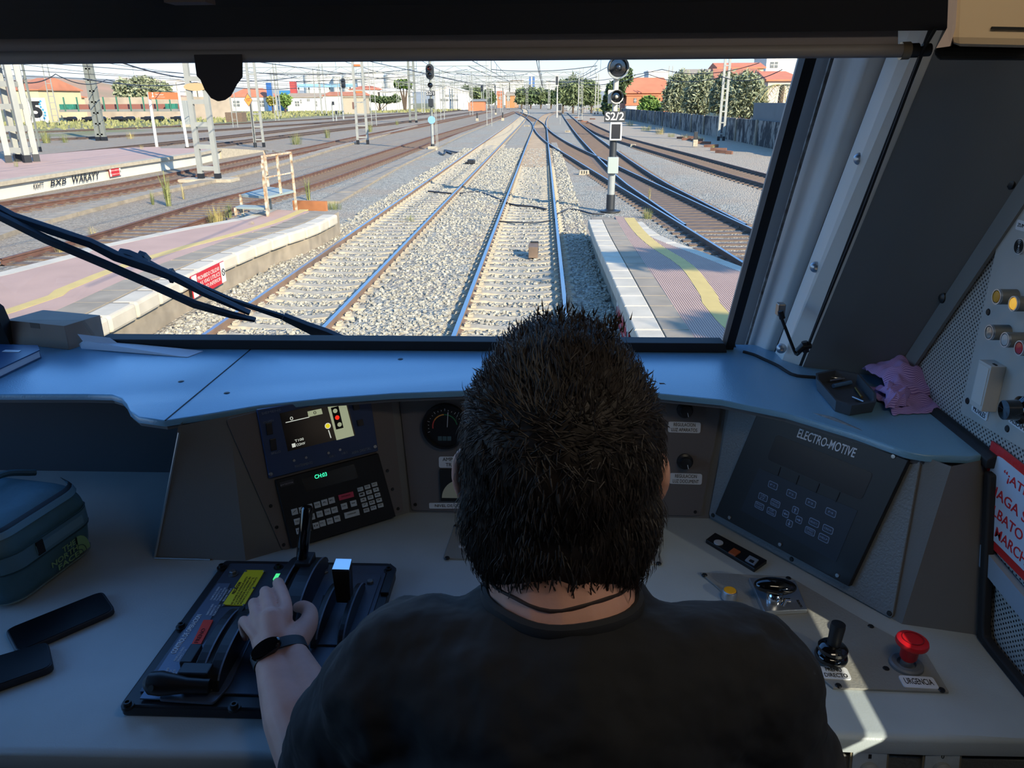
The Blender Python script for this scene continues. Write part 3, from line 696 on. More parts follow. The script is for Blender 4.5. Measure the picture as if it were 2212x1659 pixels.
c = atS(1328, 252, -.14); sign_plate(s, c, metres(43, b), metres(21, b), 'S2/2', M_sigbk, M_signw)
c = atS(1331.5, 209, -.12); MB().box((c.x - metres(5, b), c.y + .03, c.z), (metres(24, b), .05, metres(26, b))).build('lamp_backplate', M_white, s)
lamp(s, c, metres(11.5, b), M_lens, M_white, 'shunting_lamp')
MB().ball((c.x, c.y - .1, c.z), metres(4, b), 12, 8).build('bulb', M_white, s, True)
c = atS(1335, 146, -.12); lamp(s, c, metres(18.5, b), M_lens, M_grey, 'main_lamp'); MB().ball((c.x, c.y - .1, c.z), metres(8, b), 12, 8).build('bulb', M_lens, s, True)
# left signal S2/1
b = G(935, 324, GZ); Y = b.y
s = thing('railway_signal', 'left signal mast with pale blue disc and S2/1 plate, on a concrete plinth', 'railway signal', (b.x, b.y, GZ), 'main signals')
r0 = metres(3.2, b); ax = lambda py: atS(935 - (324 - py) * .035, py)
MB().box((b.x, b.y, GZ + .12), (metres(20, b), metres(14, b), .3)).build('plinth', M_conc, s, bevel=.03)
MB().cyl((b.x, b.y, GZ + .2), ax(266), r0, 12).build('mast', M_grey, s, True)
MB().cyl((b.x, b.y, GZ + .2), ax(311), r0 * 1.25, 12).build('mast_foot', M_sigbk, s, True)
MB().cyl(ax(268), ax(130), r0 * .85, 12).build('upper_mast', M_mastd, s, True)
c = ax(259); MB().cyl((c.x, c.y - .14, c.z), (c.x, c.y - .11, c.z), metres(8, b), 28).build('blue_disc', mat('pale_blue_disc', rgb(136, 188, 226), .5), s)
c = ax(222); MB().box((c.x, c.y - .15, c.z), (metres(11, b), .15, metres(16, b))).build('indicator_box', M_sigbk, s, bevel=.03)
c = ax(201.5); sign_plate(s, (c.x, c.y - .16, c.z), metres(18, b), metres(9.5, b), 'S2/1', M_sigbk, M_signw)
c = ax(184); lamp(s, (c.x, c.y - .1, c.z), metres(4.4, b), M_lens, M_sigbk, 'shunting_lamp')
c = ax(155); w1, h1 = metres(17, b), metres(30, b)
q = [(c.x + w1 / 2 * math.cos(a), c.y - .12, c.z + (h1 - w1) / 2 + w1 / 2 * math.sin(a)) for a in [math.pi * j / 14 for j in range(15)]] + [(c.x + w1 / 2 * math.cos(a), c.y - .12, c.z - (h1 - w1) / 2 + w1 / 2 * math.sin(a)) for a in [math.pi + math.pi * j / 14 for j in range(15)]]
MB().prism(q, (0, -.06, 0)).build('oval_backboard', M_sigbk, s)
lamp(s, (c.x, c.y - .18, c.z + h1 * .2), metres(4.6, b), M_redlens, M_sigbk, 'upper_lamp'); lamp(s, (c.x, c.y - .18, c.z - h1 * .22), metres(4.6, b), M_lens, M_sigbk, 'lower_lamp')
MB().bar((b.x + metres(8, b), b.y + .2, 0), (b.x + metres(4, b), b.y + .2, 7), .04).bar((b.x + metres(11, b), b.y + .2, 0), (b.x + metres(7, b), b.y + .2, 7), .04).build('access_ladder', M_mast, s)
# further signals
def small_signal(label, px, head_py, wpx, hpx, mastw=2.0, box=None, plate_=None, round_=False, white=False):
    b = G(px[0], px[1], GZ); t = thing('railway_signal', label, 'railway signal', (b.x, b.y, GZ), 'small signals')
    c = P(px[0] + box[0] if box else px[0], head_py, b.y); MB().cyl((b.x, b.y, GZ), (b.x, b.y, c.z), metres(mastw / 2, b), 10).build('mast', M_white if white else M_grey, t, True)
    w1, h1 = metres(wpx, b), metres(hpx, b)
    if round_:
        q = [(c.x + w1 / 2 * math.cos(a), c.y - .1, c.z + (h1 - w1) / 2 * (1 if a < math.pi else -1) + w1 / 2 * math.sin(a)) for a in [2 * math.pi * (j + .5) / 24 for j in range(24)]]
        MB().prism(q, (0, -.1, 0)).build('oval_backboard', M_sigbk, t)
        for k in (-.25, .25): lamp(t, (c.x, c.y - .2, c.z + k * h1), w1 * .26, M_lens, M_sigbk)
    else:
        MB().box((c.x, c.y - .12, c.z), (w1, .16, h1)).build('head_frame', M_signw if white else M_grey, t, bevel=.03); MB().box((c.x, c.y - .21, c.z), (w1 * .74, .03, h1 * .8)).build('head_screen', M_sigbk, t)
    if plate_:
        c2 = P(px[0], plate_, b.y); MB().box((c2.x, c2.y - .12, c2.z), (w1 * .7, .05, h1 * .35)).build('number_plate', M_sigbk, t)
    return t
small_signal('low signal on a thin pole between the main track and the right siding', (1209.5, 268), 232, 9, 15, 1.6, plate_=246)
small_signal('tall slim white signal beyond the low pole signal', (1203, 254), 174, 7, 22, 3, white=True)
small_signal('dark oval signal in front of the storage tanks', (742, 258), 180, 9, 20, 4, round_=True)
small_signal('low pedestal signal at the white building, upper head', (720, 262), 223, 6, 8, 3)
small_signal('low pedestal signal at the white building, lower head', (727, 262), 243, 6, 8, 3)
small_signal('black signal silhouette before the far tree line left of centre', (1041, 238), 191, 5, 13, 1.6, round_=True)
small_signal('small dwarf signal beside the diamond board', (1040.5, 238), 215, 4, 5, 2)
b = G(1015, 245, GZ); t = thing('diamond_board', 'white diamond board on a thin post before the orange shed', 'railway sign', (b.x, b.y, GZ))
MB().cyl((b.x, b.y, GZ), tuple(P(1014, 216, b.y)), .06, 8).build('post', M_grey, t)
c = P(1013.5, 215, b.y); r = metres(6.5, b); MB().prism([(c.x + r, c.y - .1, c.z), (c.x, c.y - .1, c.z + r), (c.x - r, c.y - .1, c.z), (c.x, c.y - .1, c.z - r)], (0, -.04, 0)).build('board', mat('pale_board', rgb(214, 220, 222), .6), t)
# orange signs
M_or = mat('orange_sign', rgb(240, 132, 84), .5); M_or2 = mat('vivid_orange', rgb(255, 140, 30), .5)
a, b_ = G(339, 317, PZ), G(405, 317.5, PZ); t = thing('platform_sign', 'orange No pasar sign between two white posts on the far platform', 'sign', (a.x, a.y, PZ))
at_, bt = P(321, 199, a.y), P(385, 198, b_.y)
MB().cyl(a, at_, .1, 12).build('post', M_signw, t, True); MB().cyl(b_, bt, .1, 12).build('post', M_signw, t, True)
c1, c2, c3 = P(324, 214, a.y), P(387, 215, b_.y), P(322, 199, a.y); pl = Plane(c1 + Vector((0, -.08, 0)), c2 + Vector((0, -.08, 0)), c3 + Vector((0, -.08, 0))); L = (c2 - c1).length; H = (c3 - c1).length
plate('sign_panel', pl, rectuv(L / 2, H / 2, L, H), 0, .05, M_or, t); letters('lettering', pl, pl.w(L * .24, H * .68), pl.w(L * .53, H * .68), 'No pasar', M_signw, t, .052, H * .3); letters('lettering', pl, pl.w(L * .24, H * .33), pl.w(L * .56, H * .33), 'Do not trespass', M_signw, t, .052, H * .16)
MB().tube([pl.w(L * .15, H * .75, .055), pl.w(L * .15, H * .5, .055), pl.w(L * .12, H * .25, .055)], .03, 6).tube([pl.w(L * .15, H * .5, .055), pl.w(L * .18, H * .25, .055)], .03, 6).ball(pl.w(L * .15, H * .85, .055), .05, 8, 6).build('walking_figure', M_signw, t)
b = G(566, 318, GZ); c = P(536, 216, b.y - .6); r = metres(13, b); t = thing('speed_board', 'tilted orange diamond board with black figures on the grey ladder mast', 'railway sign', (c.x, c.y, GZ))
n1 = Vector((.3, -.95, 0)).normalized(); sd_ = Vector((.95, .3, 0)); pl = Plane(c - sd_ * r, c + sd_ * r, c + Vector((0, 0, r)))
MB().prism([pl.w(r + r * .62, 0), pl.w(r, r), pl.w(r - r * .62, 0), pl.w(r, -r)], pl.n * .03).build('board', M_or2, t)
MB().rings([[pl.w(r + r * .62 * k * math.cos(j * math.pi / 2), r * k * math.sin(j * math.pi / 2), .034) for j in range(4)] for k in (1.06, .93)], cap=False).build('border', M_sigbk, t)
letters('lettering', pl, pl.w(r - r * .3, 0), pl.w(r + r * .32, 0), '10T', M_ink, t, .035, r * .5, bold=.01); MB().cyl((c.x + .1, c.y + .1, GZ), (c.x + .1, c.y + .1, c.z), .05, 8).build('post', M_sigbk, t)
# ================================================================== buildings, wagon, walls, hills
M_tile = mat('terracotta_roof', rgb(206, 134, 102), .9, var=.2, scale=.6)
M_tile2 = mat('bright_terracotta', rgb(232, 140, 104), .9, var=.15, scale=.5)
M_house = mat('white_render', rgb(250, 248, 242), .9, var=.03, scale=.3)
M_cream = mat('cream_render', rgb(240, 222, 182), .9, var=.08, scale=.3)
M_brick = mat('orange_brick', rgb(222, 140, 102), .9, var=.12, scale=.4)
M_win = mat('window_dark', rgb(120, 126, 128), .3)
M_asb = mat('grey_brown_roof', rgb(186, 170, 150), .9, var=.15, scale=.5)
M_greyb = mat('grey_block', rgb(150, 150, 148), .9, var=.15, scale=.6)
def house(label, px0, px1, basepy, eave_py, ridge_py, depth, wallm, roofm, wins=(), hip=0.0, gable=False, zb=GZ, name='house', Y=None, cat='building', door=None):
    """box of walls facing the tracks with a pitched roof; pixel limits read off the photo at its own distance"""
    Y = Y or G((px0 + px1) / 2, basepy, zb).y; a, b = P(px0, basepy, Y), P(px1, basepy, Y); ze = P(px0, eave_py, Y).z; zr = P(px0, ridge_py, Y).z if ridge_py else ze
    x0, x1 = a.x, b.x; t = thing(name, label, cat, ((x0 + x1) / 2, Y, zb))
    if gable:                                             # gable end towards the camera
        xm = (x0 + x1) / 2
        MB().prism([(x0, Y, zb), (x1, Y, zb), (x1, Y, ze), (xm, Y, zr), (x0, Y, ze)], (0, depth, 0)).build('walls', wallm, t)
        o = .3; MB().prism([(x0 - o, Y - o, ze - .1), (xm, Y - o, zr + .1), (xm, Y - o, zr + .35), (x0 - o, Y - o, ze + .15)], (0, depth + 2 * o, 0)).prism([(x1 + o, Y - o, ze - .1), (xm, Y - o, zr + .1), (xm, Y - o, zr + .35), (x1 + o, Y - o, ze + .15)], (0, depth + 2 * o, 0)).build('roof', roofm, t)
    else:
        MB().bb((x0, Y, zb), (x1, Y + depth, ze)).build('walls', wallm, t)
        if ridge_py:
            o = .4; h = hip * (x1 - x0); ym = Y + depth / 2
            MB().add([(x0 - o, Y - o, ze), (x1 + o, Y - o, ze), (x1 + o, Y + depth + o, ze), (x0 - o, Y + depth + o, ze), (x0 - o + h, ym, zr), (x1 + o - h, ym, zr), (x0 - o, Y - o, ze - .2), (x1 + o, Y - o, ze - .2), (x1 + o, Y + depth + o, ze - .2), (x0 - o, Y + depth + o, ze - .2)],
                     [(0, 1, 5, 4), (2, 3, 4, 5), (1, 2, 5), (3, 0, 4), (6, 9, 8, 7), (0, 6, 7, 1), (1, 7, 8, 2), (2, 8, 9, 3), (3, 9, 6, 0)]).build('roof', roofm, t)
        else: MB().bb((x0 - .2, Y - .2, ze), (x1 + .2, Y + depth, ze + .3)).build('roof', roofm, t)
    for wx, wy, ww, wh in wins:
        c = P(wx, wy, Y); w1, h1 = metres(ww, c), metres(wh, c)
        f = MB().box((c.x, Y - .04, c.z), (w1, .1, h1)).build('window', M_win, t); MB().box((c.x, Y - .1, c.z), (w1 * .08, .04, h1)).box((c.x, Y - .1, c.z), (w1, .04, h1 * .08)).build('glazing_bars', M_house, f)
    if door:
        c = P(door[0], door[1], Y); MB().box((c.x, Y - .04, c.z), (metres(door[2], c), .1, metres(door[3], c))).build('door', mat('brown_door', rgb(120, 84, 72), .7), t)
    return t
house('long white building with grey-brown roof at the yard edge, left of centre', 622, 740, 240, 210, 201, 12, M_house, M_asb, [(642, 224, 9, 10), (650, 219, 3, 8), (666, 216, 6, 5), (683, 224, 4, 11), (711, 223, 6, 11)])
house('white building with hipped orange roof behind the orange diamond board', 496, 582, 240, 209, 190, 16, M_house, M_tile2, [(511, 224, 14, 12), (565, 224, 12, 13)], .3)
house('small pale concrete hut at the end of the long white building', 742, 790, 246, 211, None, 6, M_conc, M_conc2, [], name='hut', door=(764, 228, 5, 14))
house('two-storey white house with orange hipped roof before the tanks', 757, 817, 232, 193, 185, 14, M_house, M_tile2, [(808, 201, 5, 5)], .35, Y=330)
house('low tiled building behind the white building roof', 700, 790, 236, 206, 198, 10, M_house, M_tile, [], .1, Y=300)
house('large white warehouse left of the tall posts', 940, 1000, 225, 196, 187, 30, M_house, M_house, [(966, 207, 8, 4), (977, 207, 8, 4), (970, 216, 40, 4)], gable=True, Y=330, name='warehouse')
house('low white building below the pine tree', 822, 880, 226, 197, 190, 14, M_house, M_house, [], .1, Y=330)
house('small orange brick shed left of the round posts', 1012, 1046, 229, 218, 214, 8, M_brick, M_greyb, [], .0, Y=300, name='shed')
house('cream graffitied house with tiled roof at far left', 40, 92, 246, 193, 166, 14, M_cream, M_tile, [], .2, Y=150)
house('low cream annex with tiled roof beside the far left house', 92, 128, 244, 209, 202, 10, M_cream, M_tile, [], .1, Y=160, door=(101, 226, 8, 24))
c = P(82, 226, 149); pl = Plane((c.x - 4, 148.6, -.1), (c.x + 4, 148.6, -.1), (c.x - 4, 148.6, 5)); t = thing('mural', 'white and blue wall mural with a big black 5 on the far left house', 'mural', (c.x, 148.6, 0))
plate('painted_panel', pl, rectuv(4, 2.2, 3.6, 4.4), 0, .05, M_house, t); letters('figure', pl, pl.w(2.7, 2.2), pl.w(4.9, 2.2), '5', M_ink, t, .07, 3.0, bold=.05)
for j in range(7): MB().cyl(pl.w(5.0 + .35 * math.sin(j), .8 + j * .5, .05), pl.w(5.0 + .35 * math.sin(j), .8 + j * .5, .09), .22, 12).build('blue_dot', mat('mural_blue', rgb(70, 160, 200), .7), t)
house('orange and brown depot building at the head of the tracks', 1092, 1118, 220, 206, 198, 14, mat('depot_brown', rgb(196, 140, 92), .9), M_asb, [(1098, 212, 8, 11)], .1, Y=420, name='depot')
house('orange brick block beside the far depot', 1074, 1086, 218, 204, 196, 10, M_brick, M_brick, [(1080, 212, 6, 6)], .0, Y=420)
for i, (x0, x1, y0, y1, d) in enumerate([(1072, 1100, 178, 200, 'leftmost'), (1102, 1130, 174, 200, 'second'), (1180, 1200, 176, 200, 'third'), (1050, 1068, 183, 200, 'lowest')]):
    house('distant white apartment block on the skyline, ' + d, x0, x1, 214, y0, y0 - 2, 20, M_house, M_asb, [], .1, Y=700)
c = P(1149, 178, 600); t = thing('water_tower', 'distant blue and white striped tower on the skyline', 'tower', (c.x, 600, 0)); MB().bb((c.x - 2, 598, 0), (c.x + 2, 602, c.z + 4)).build('shaft', M_house, t)
for k in (-1.4, 1.4): MB().bb((c.x + k - .7, 597.5, c.z - 5), (c.x + k + .7, 598, c.z + 4)).build('blue_stripe', mat('sign_blue', rgb(50, 110, 190), .6), t)
# storage tanks
def tank(label, px0, px1, top, bot, Y, dome=2):
    a, b = P(px0, bot, Y), P(px1, bot, Y); r = (b.x - a.x) / 2; zt = P(px0, top, Y).z; t = thing('storage_tank', label, 'storage tank', ((a.x + b.x) / 2, Y + r, GZ), 'storage tanks')
    o = ((a.x + b.x) / 2, Y + r, 0); MB().lathe([(r, GZ), (r, zt)], o, n=40).build('shell', M_house, t, True); MB().lathe([(r, zt), (r * 1.01, zt + .4), (r * .5, zt + dome), (.01, zt + dome * 1.4)], o, n=40).build('roof', M_house, t, True)
    mb = MB(); ang = [math.pi * (1.2 + .6 * j / 10) for j in range(11)]
    mb.tube([(o[0] + (r + .3) * math.cos(a_), o[1] + (r + .3) * math.sin(a_), zt + 1) for a_ in ang], .12, 5); mb.build('railing', M_grey, t)
tank('large white storage tank left of the paired masts, widest', 653, 700, 165, 215, 400); tank('narrow grey-white storage tank, second from the left', 701, 718, 170, 200, 430)
tank('narrow storage tank, third from the left', 718, 738, 170, 200, 425); tank('white storage tank behind the dark oval signal', 738, 770, 167, 205, 420)
tank('big pale storage tank right of the mast with orange plates', 778, 826, 158, 215, 410); tank('white storage tank behind the pine tree', 826, 880, 164, 212, 440)
c = P(690, 185, 380); t = thing('pipe_bridge', 'pale blue canopy running in front of the storage tanks', 'canopy', (c.x, 380, 0)); a, b = P(632, 186, 380), P(766, 184, 380)
MB().bb((a.x, 379, a.z - .6), (b.x, 384, a.z + .9)).build('canopy_roof', mat('pale_blue_sheet', rgb(150, 196, 236), .5), t)
for k in range(6): x = a.x + (b.x - a.x) * (k + .5) / 6; MB().bar((x, 381, 0), (x, 381, a.z), .5).build('column', M_grey, t)
c = P(582, 190, 330); t = thing('advertising_pillar', 'tall blue pillar left of the storage tanks', 'pillar', (c.x, 330, 0)); MB().bb((c.x - 1, 329, 0), (c.x + 1, 331, c.z + 2)).build('shaft', mat('sign_blue', rgb(50, 110, 190), .6), t)
c = P(634, 190, 330); t = thing('advertising_pillar', 'red pillar at the left end of the pale blue canopy', 'pillar', (c.x, 330, 0)); MB().bb((c.x - 1.2, 329, 0), (c.x + 1.2, 331, c.z + 2.5)).build('shaft', mat('dull_red', rgb(190, 80, 76), .6), t)
a, b = P(600, 196, 340), P(626, 200, 340); t = thing('container', 'blue container behind the white building roof', 'container', (a.x, 340, 0)); MB().bb((a.x, 340, GZ), (b.x, 343, a.z)).build('body', mat('container_blue', rgb(60, 140, 200), .6), t)
# flat wagon and crates
a, b = G(128, 246, 0), G(384, 243, 0); Y = 150; a, b = P(128, 240, Y), P(384, 238, Y)
t = thing('flat_wagon', 'long empty flat wagon with green stakes standing in the yard at left', 'railway wagon', (a.x, Y, 0)); zd = P(250, 236, Y).z
MB().bb((a.x, Y, zd - .45), (b.x, Y + 2.6, zd)).build('deck', M_greyb, t); MB().bb((a.x, Y + 1.6, zd), (b.x, Y + 2.6, zd + .9)).build('side_board', mat('wagon_rust', rgb(150, 96, 84), .8), t)
mg = mat('stake_green', rgb(66, 130, 108), .7)
for k in range(9): x = a.x + (b.x - a.x) * (k + .5) / 9; MB().bb((x - .1, Y - .1, zd - .3), (x + .1, Y + .1, zd + 2.2)).build('stake', mg, t)
for k in range(8):
    x = a.x + (b.x - a.x) * (.06 + .125 * k + (.03 if k % 2 else 0)); MB().cyl((x, Y + .2, .46), (x, Y + 2.4, .46), .46, 14).build('wheelset', M_black, t); MB().bb((x - .9, Y + .05, .4), (x + .9, Y + .2, .8)).build('bogie_frame', M_black, t)
for (x0, x1, y0, y1, l) in [(128, 156, 225, 236, 'dark teal scribbled crate at the left end of the flat wagon'), (356, 376, 224, 233, 'plain teal crate at the right end of the flat wagon')]:
    p, q = P(x0, y1, Y), P(x1, y0, Y); o = MB().bb((p.x, Y + .2, zd), (q.x, Y + 1.5, q.z)).build('crate', mat('crate_teal', rgb(50, 142, 122), .7, var=.4, scale=2), bevel=.03); tag(o, l, 'crate', 'wagon crates')
# long masonry wall behind the wagon, stack of sleepers
a, b = P(128, 240, 175), P(500, 236, 175); zt = P(300, 210, 175).z; o = MB().bb((a.x, 175, GZ), (b.x, 175.5, zt)).build('boundary_wall', mat('old_masonry', rgb(196, 182, 166), .95, var=.25, scale=.5)); tag(o, 'weathered masonry wall behind the flat wagon on the left', 'wall', kind='structure')
for j in range(5):
    p, q = P(485, 239, 150), P(521, 239, 150); zz = GZ + .345 * j; o = MB().bb((p.x, 150, zz), (q.x, 152.4, zz + .34)).build('timber_layer', M_wood); tag(o, ['lowest', 'second', 'middle', 'fourth', 'topmost'][j] + ' layer of the timber stack below the blind tab', 'timber stack', 'stacked timbers')
c = P(398, 240, 120); t = thing('equipment_cabinet', 'pale grey cabinet right of the orange No pasar sign', 'cabinet', (c.x, 120, GZ)); z1 = P(398, 231, 120).z; MB().bb((c.x - .5, 120, GZ), (c.x + .5, 121, z1 + .9)).build('body', M_grey, t, bevel=.05); MB().bb((c.x - .7, 119.8, GZ), (c.x + .7, 121.2, .2)).build('plinth', M_conc, t)
# right boundary wall, stained; grey block screen wall on it
def stained():
    m = mat('stained_wall', rgb(176, 170, 164), .95, var=.2, scale=.4); t = m.node_tree; N = t.nodes; L = t.links; b = N['Principled BSDF']; old = b.inputs['Base Color'].links[0].from_socket
    tc = N.new('ShaderNodeTexCoord'); mp = N.new('ShaderNodeMapping'); mp.inputs['Scale'].default_value = (1, .7, .35); L.new(tc.outputs['Object'], mp.inputs[0]); n = N.new('ShaderNodeTexNoise'); n.inputs['Scale'].default_value = 1.6; n.inputs['Detail'].default_value = 8; n.inputs['Roughness'].default_value = .7; L.new(mp.outputs[0], n.inputs[0])
    r = N.new('ShaderNodeValToRGB'); r.color_ramp.elements[0].position = .47; r.color_ramp.elements[0].color = rgb(84, 82, 84); r.color_ramp.elements[1].position = .56; r.color_ramp.elements[1].color = (1, 1, 1, 1); L.new(n.outputs[0], r.inputs[0])
    x = N.new('ShaderNodeMix'); x.data_type = 'RGBA'; x.blend_type = 'MULTIPLY'; x.inputs[0].default_value = 1; L.new(old, x.inputs[6]); L.new(r.outputs[0], x.inputs[7]); L.new(x.outputs[2], b.inputs['Base Color']); return m
M_stain = stained()
WX = 17.2
def wallpt(px, py): return PXW(px, py, WX)
wl = [G(1720, 345, GZ), G(1650, 318, GZ), G(1560, 299, GZ), G(1480, 284, GZ), G(1400, 268, GZ), G(1330, 256, GZ)]
for i, p in enumerate(wl): p.x = WX + (0, 0, 0, -.2, -.6, -1.5)[i]
t = thing('boundary_wall', 'long stained masonry wall in shade along the right side of the yard', 'wall', (WX, 60, GZ)); t['kind'] = 'structure'
mb = MB(); mb.rings([[(p.x, p.y, GZ), (p.x + .3, p.y, GZ), (p.x + .3, p.y, 1.75), (p.x, p.y, 1.75)] for p in smoothline(wl, 3)]); mb.build('wall_body', M_stain, t)
for p, a in walk(smoothline(wl, 3), 7.0, 2): MB().bb((p.x - .12, p.y - .2, GZ), (p.x, p.y + .2, 1.8)).build('pilaster', M_conc2, t)
p = PXW(1628, 245, WX + .4); q = PXW(1700, 270, WX + .4); z1 = PXW(1650, 222, WX + .4).z
o = MB().bb((WX + .35, q.y - 6, 0), (WX + .6, p.y, z1)).build('block_screen_wall', mat('block_courses', rgb(138, 140, 142), .95, var=.1, scale=.8)); tag(o, 'taller grey block wall behind the stained wall near the pillar', 'wall', kind='structure')
house('orange brick house with pale ground floor behind the right signal', 1352, 1420, 250, 207, None, 14, M_brick, M_brick, [(1372, 217, 6, 9), (1400, 217, 6, 9)], Y=186)
h2 = house('pale single-storey front of the brick house with a tiled strip', 1352, 1402, 250, 228, None, 3, M_house, M_tile2, [(1388, 226, 7, 10)], Y=180)
def gabled(label, px0, px1, base, eave, ridge, Y, wm, rm, depth=12): return house(label, px0, px1, base, eave, ridge, depth, wm, rm, [], Y=Y, gable=False, hip=.15)
gabled('brick house roof slope, orange, above the hedge left of the ladder mast', 1352, 1452, 228, 200, 166, 204, M_brick, M_tile2, 16)
house('white cubic house behind the brick house', 1397, 1440, 240, 155, None, 10, M_house, M_house, [], Y=228)
gabled('greenish house with grey-brown roof behind the olive trees', 1475, 1545, 250, 160, 147, 150, mat('pale_green_render', rgb(196, 204, 178), .9), M_asb)
gabled('cream house with ribbed orange roof, centre of the right-hand row', 1540, 1665, 260, 178, 144, 128, M_cream, M_tile, 16)
gabled('house with red tiled roof at the window edge', 1650, 1720, 270, 172, 150, 112, mat('pinkish_render', rgb(226, 206, 194), .9), M_tile2, 14)
house('tall pale apartment building at the top right of the window', 1645, 1720, 240, 122, None, 10, M_house, M_greyb, [(1672, 140, 16, 12)], Y=170)
house('yellow-fronted building with an orange roof edge below the apartments', 1545, 1640, 240, 146, 134, 8, M_cream, M_tile2, [], Y=155)
# hills on the left and far ridge
def ridge(name, pts, Y, depth, m):
    mb = MB(); rows = []
    top = [P(x, y, Y + depth) for x, y in pts]; lo = [P(x, 222, Y) for x, y in pts]; rows = []
    for k in range(9):
        u = k / 8; rows.append([Vector((a.x + (b.x - a.x) * u, a.y + (b.y - a.y) * u, (GZ - 1) + (b.z - GZ) * (u ** 1.3) + (random.random() - .5) * b.z * .08 * (k % 8 > 0))) for a, b in zip(lo, top)])
    n = len(pts); vs = [p for r in rows for p in r]; fs = [(k * n + j, k * n + j + 1, (k + 1) * n + j + 1, (k + 1) * n + j) for k in range(8) for j in range(n - 1)]
    return struct(mb.add(vs, fs).build(name, m, None, True))
M_red_hill = mat('ploughed_red_earth', rgb(206, 158, 128), 1, var=.22, scale=.02, col2=rgb(176, 150, 116))
ridge('hill_red', [(-300, 190), (-100, 178), (0, 172), (60, 168), (120, 166), (200, 172), (270, 186), (330, 196), (420, 206), (520, 212), (600, 216)], 420, 250, M_red_hill)
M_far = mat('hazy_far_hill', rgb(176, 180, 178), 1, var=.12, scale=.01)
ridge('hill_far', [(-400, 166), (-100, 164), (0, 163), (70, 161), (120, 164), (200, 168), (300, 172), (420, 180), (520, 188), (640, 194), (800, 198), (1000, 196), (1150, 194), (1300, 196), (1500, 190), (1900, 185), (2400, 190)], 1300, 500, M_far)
for i in range(9):
    x = 250 + i * 22; house('tiny white village block on the far ridge, number ' + ['one', 'two', 'three', 'four', 'five', 'six', 'seven', 'eight', 'nine'][i] + ' from the left', x, x + 14 + (i % 3) * 3, 182 + i, 169 + (i * 7) % 5 + i * .9, 167 + (i * 7) % 5 + i * .9, 30, M_house, M_asb, [], .1, Y=1250)
# ================================================================== vegetation
def leafmat(name, c, c2):
    m = mat(name, c, .7, var=.1, scale=1.5, col2=c2, spec=.2); b = m.node_tree.nodes['Principled BSDF']
    b.inputs['Subsurface Weight'].default_value = 0; return m
L_olive = leafmat('olive_leaves', rgb(188, 194, 166), rgb(112, 126, 96)); L_green = leafmat('fresh_leaves', rgb(160, 192, 104), rgb(88, 122, 64)); L_dark = leafmat('dark_leaves', rgb(120, 142, 98), rgb(62, 82, 56))
L_pine = leafmat('pine_needles', rgb(122, 152, 70), rgb(70, 100, 44)); L_dry = leafmat('dry_grass', rgb(206, 190, 132), rgb(158, 150, 92)); L_weed = leafmat('weed_green', rgb(164, 168, 112), rgb(120, 130, 80)); L_reed = leafmat('reed_green', rgb(160, 174, 130), rgb(98, 118, 82))
M_bark = mat('bark', rgb(104, 88, 74), .9, var=.3, scale=6)
def leaves(mb, blobs, n, size, aspect=2.2, shell=.55):
    tot = sum(r[0] * r[1] * r[2] for c, r in blobs) ; rnd = random.Random(int(n + size * 1000 + blobs[0][0][0] * 10))
    for c, r in blobs:
        k = max(8, int(n * r[0] * r[1] * r[2] / tot)); c = Vector(c)
        for _ in range(k):
            d = Vector((rnd.gauss(0, 1), rnd.gauss(0, 1), rnd.gauss(0, 1))).normalized(); q = shell + (1 - shell) * rnd.random() ** .6; q *= 1 + .12 * rnd.gauss(0, 1)
            p = c + Vector((d.x * r[0], d.y * r[1], d.z * r[2])) * q
            a = Vector((rnd.gauss(0, 1), rnd.gauss(0, 1), rnd.gauss(0, .8))).normalized() + d * .6; a.normalize(); b = a.orthogonal(); b.rotate(Quaternion(a, rnd.random() * 6.28)); s = size * (.6 + .8 * rnd.random())
            mb.add([p - b * s / aspect / 2, p + a * s * .5 - b * s * .02, p + b * s / aspect / 2, p - a * s * .5], [(0, 1, 2, 3)])
    return mb
def tree(label, base, blobs, n, size, m, name='tree', cat='tree', group=None, stem=.2, branches=True, asp=2.2, shell=.5):
    base = Vector(base); t = thing(name, label, cat, base, group); leaves(MB(), blobs, n, size, asp, shell).build('foliage', m, t, fix=False)
    mb = MB()
    for c, r in blobs[:6]:
        c = Vector(c); mb.tube([base, base.lerp(c, .5) + Vector((0, 0, (c.z - base.z) * .1)), c], [stem, stem * .7, stem * .25], 7)
    mb.build('trunk', M_bark, t, True); return t
def px_tree(label, bpx, Y, blobs_px, n, size, m, **k):
    base = P(bpx[0], bpx[1], Y); base.z = max(base.z, GZ) if k.pop('snap', False) else GZ; bl = []
    for x, y, rx, ry in blobs_px:
        c = P(x, y, Y + random.uniform(-1, 1) * .3); a = metres(rx, c); b = metres(ry, c); bl.append((c, (a, (a + b) / 2 * .9, b)))
    return tree(label, base, bl, n, size, m, **k)
px_tree('big round olive tree behind the wall, left, above the flat wagon', (300, 236), 190, [(270, 193, 24, 20), (310, 190, 34, 22), (345, 198, 26, 20), (320, 208, 40, 14), (285, 210, 30, 14)], 7000, 1.0, L_olive, group='trees')
px_tree('umbrella-shaped pine tree beside the grey perforated mast', (874, 216), 300, [(870, 181, 17, 8), (862, 184, 10, 6), (880, 184, 10, 7)], 1600, 1.2, L_pine, group='trees', stem=.5)
px_tree('leafy orange-tinted small tree by the white building gable', (590, 238), 250, [(586, 218, 9, 9)], 500, .9, leafmat('yellowing_leaves', rgb(190, 176, 92), rgb(110, 120, 60)), group='trees', stem=.3)
px_tree('small dark green tree in front of the white building', (616, 240), 250, [(615, 217, 12, 14), (622, 214, 8, 8)], 700, .9, L_green, group='trees', stem=.3)
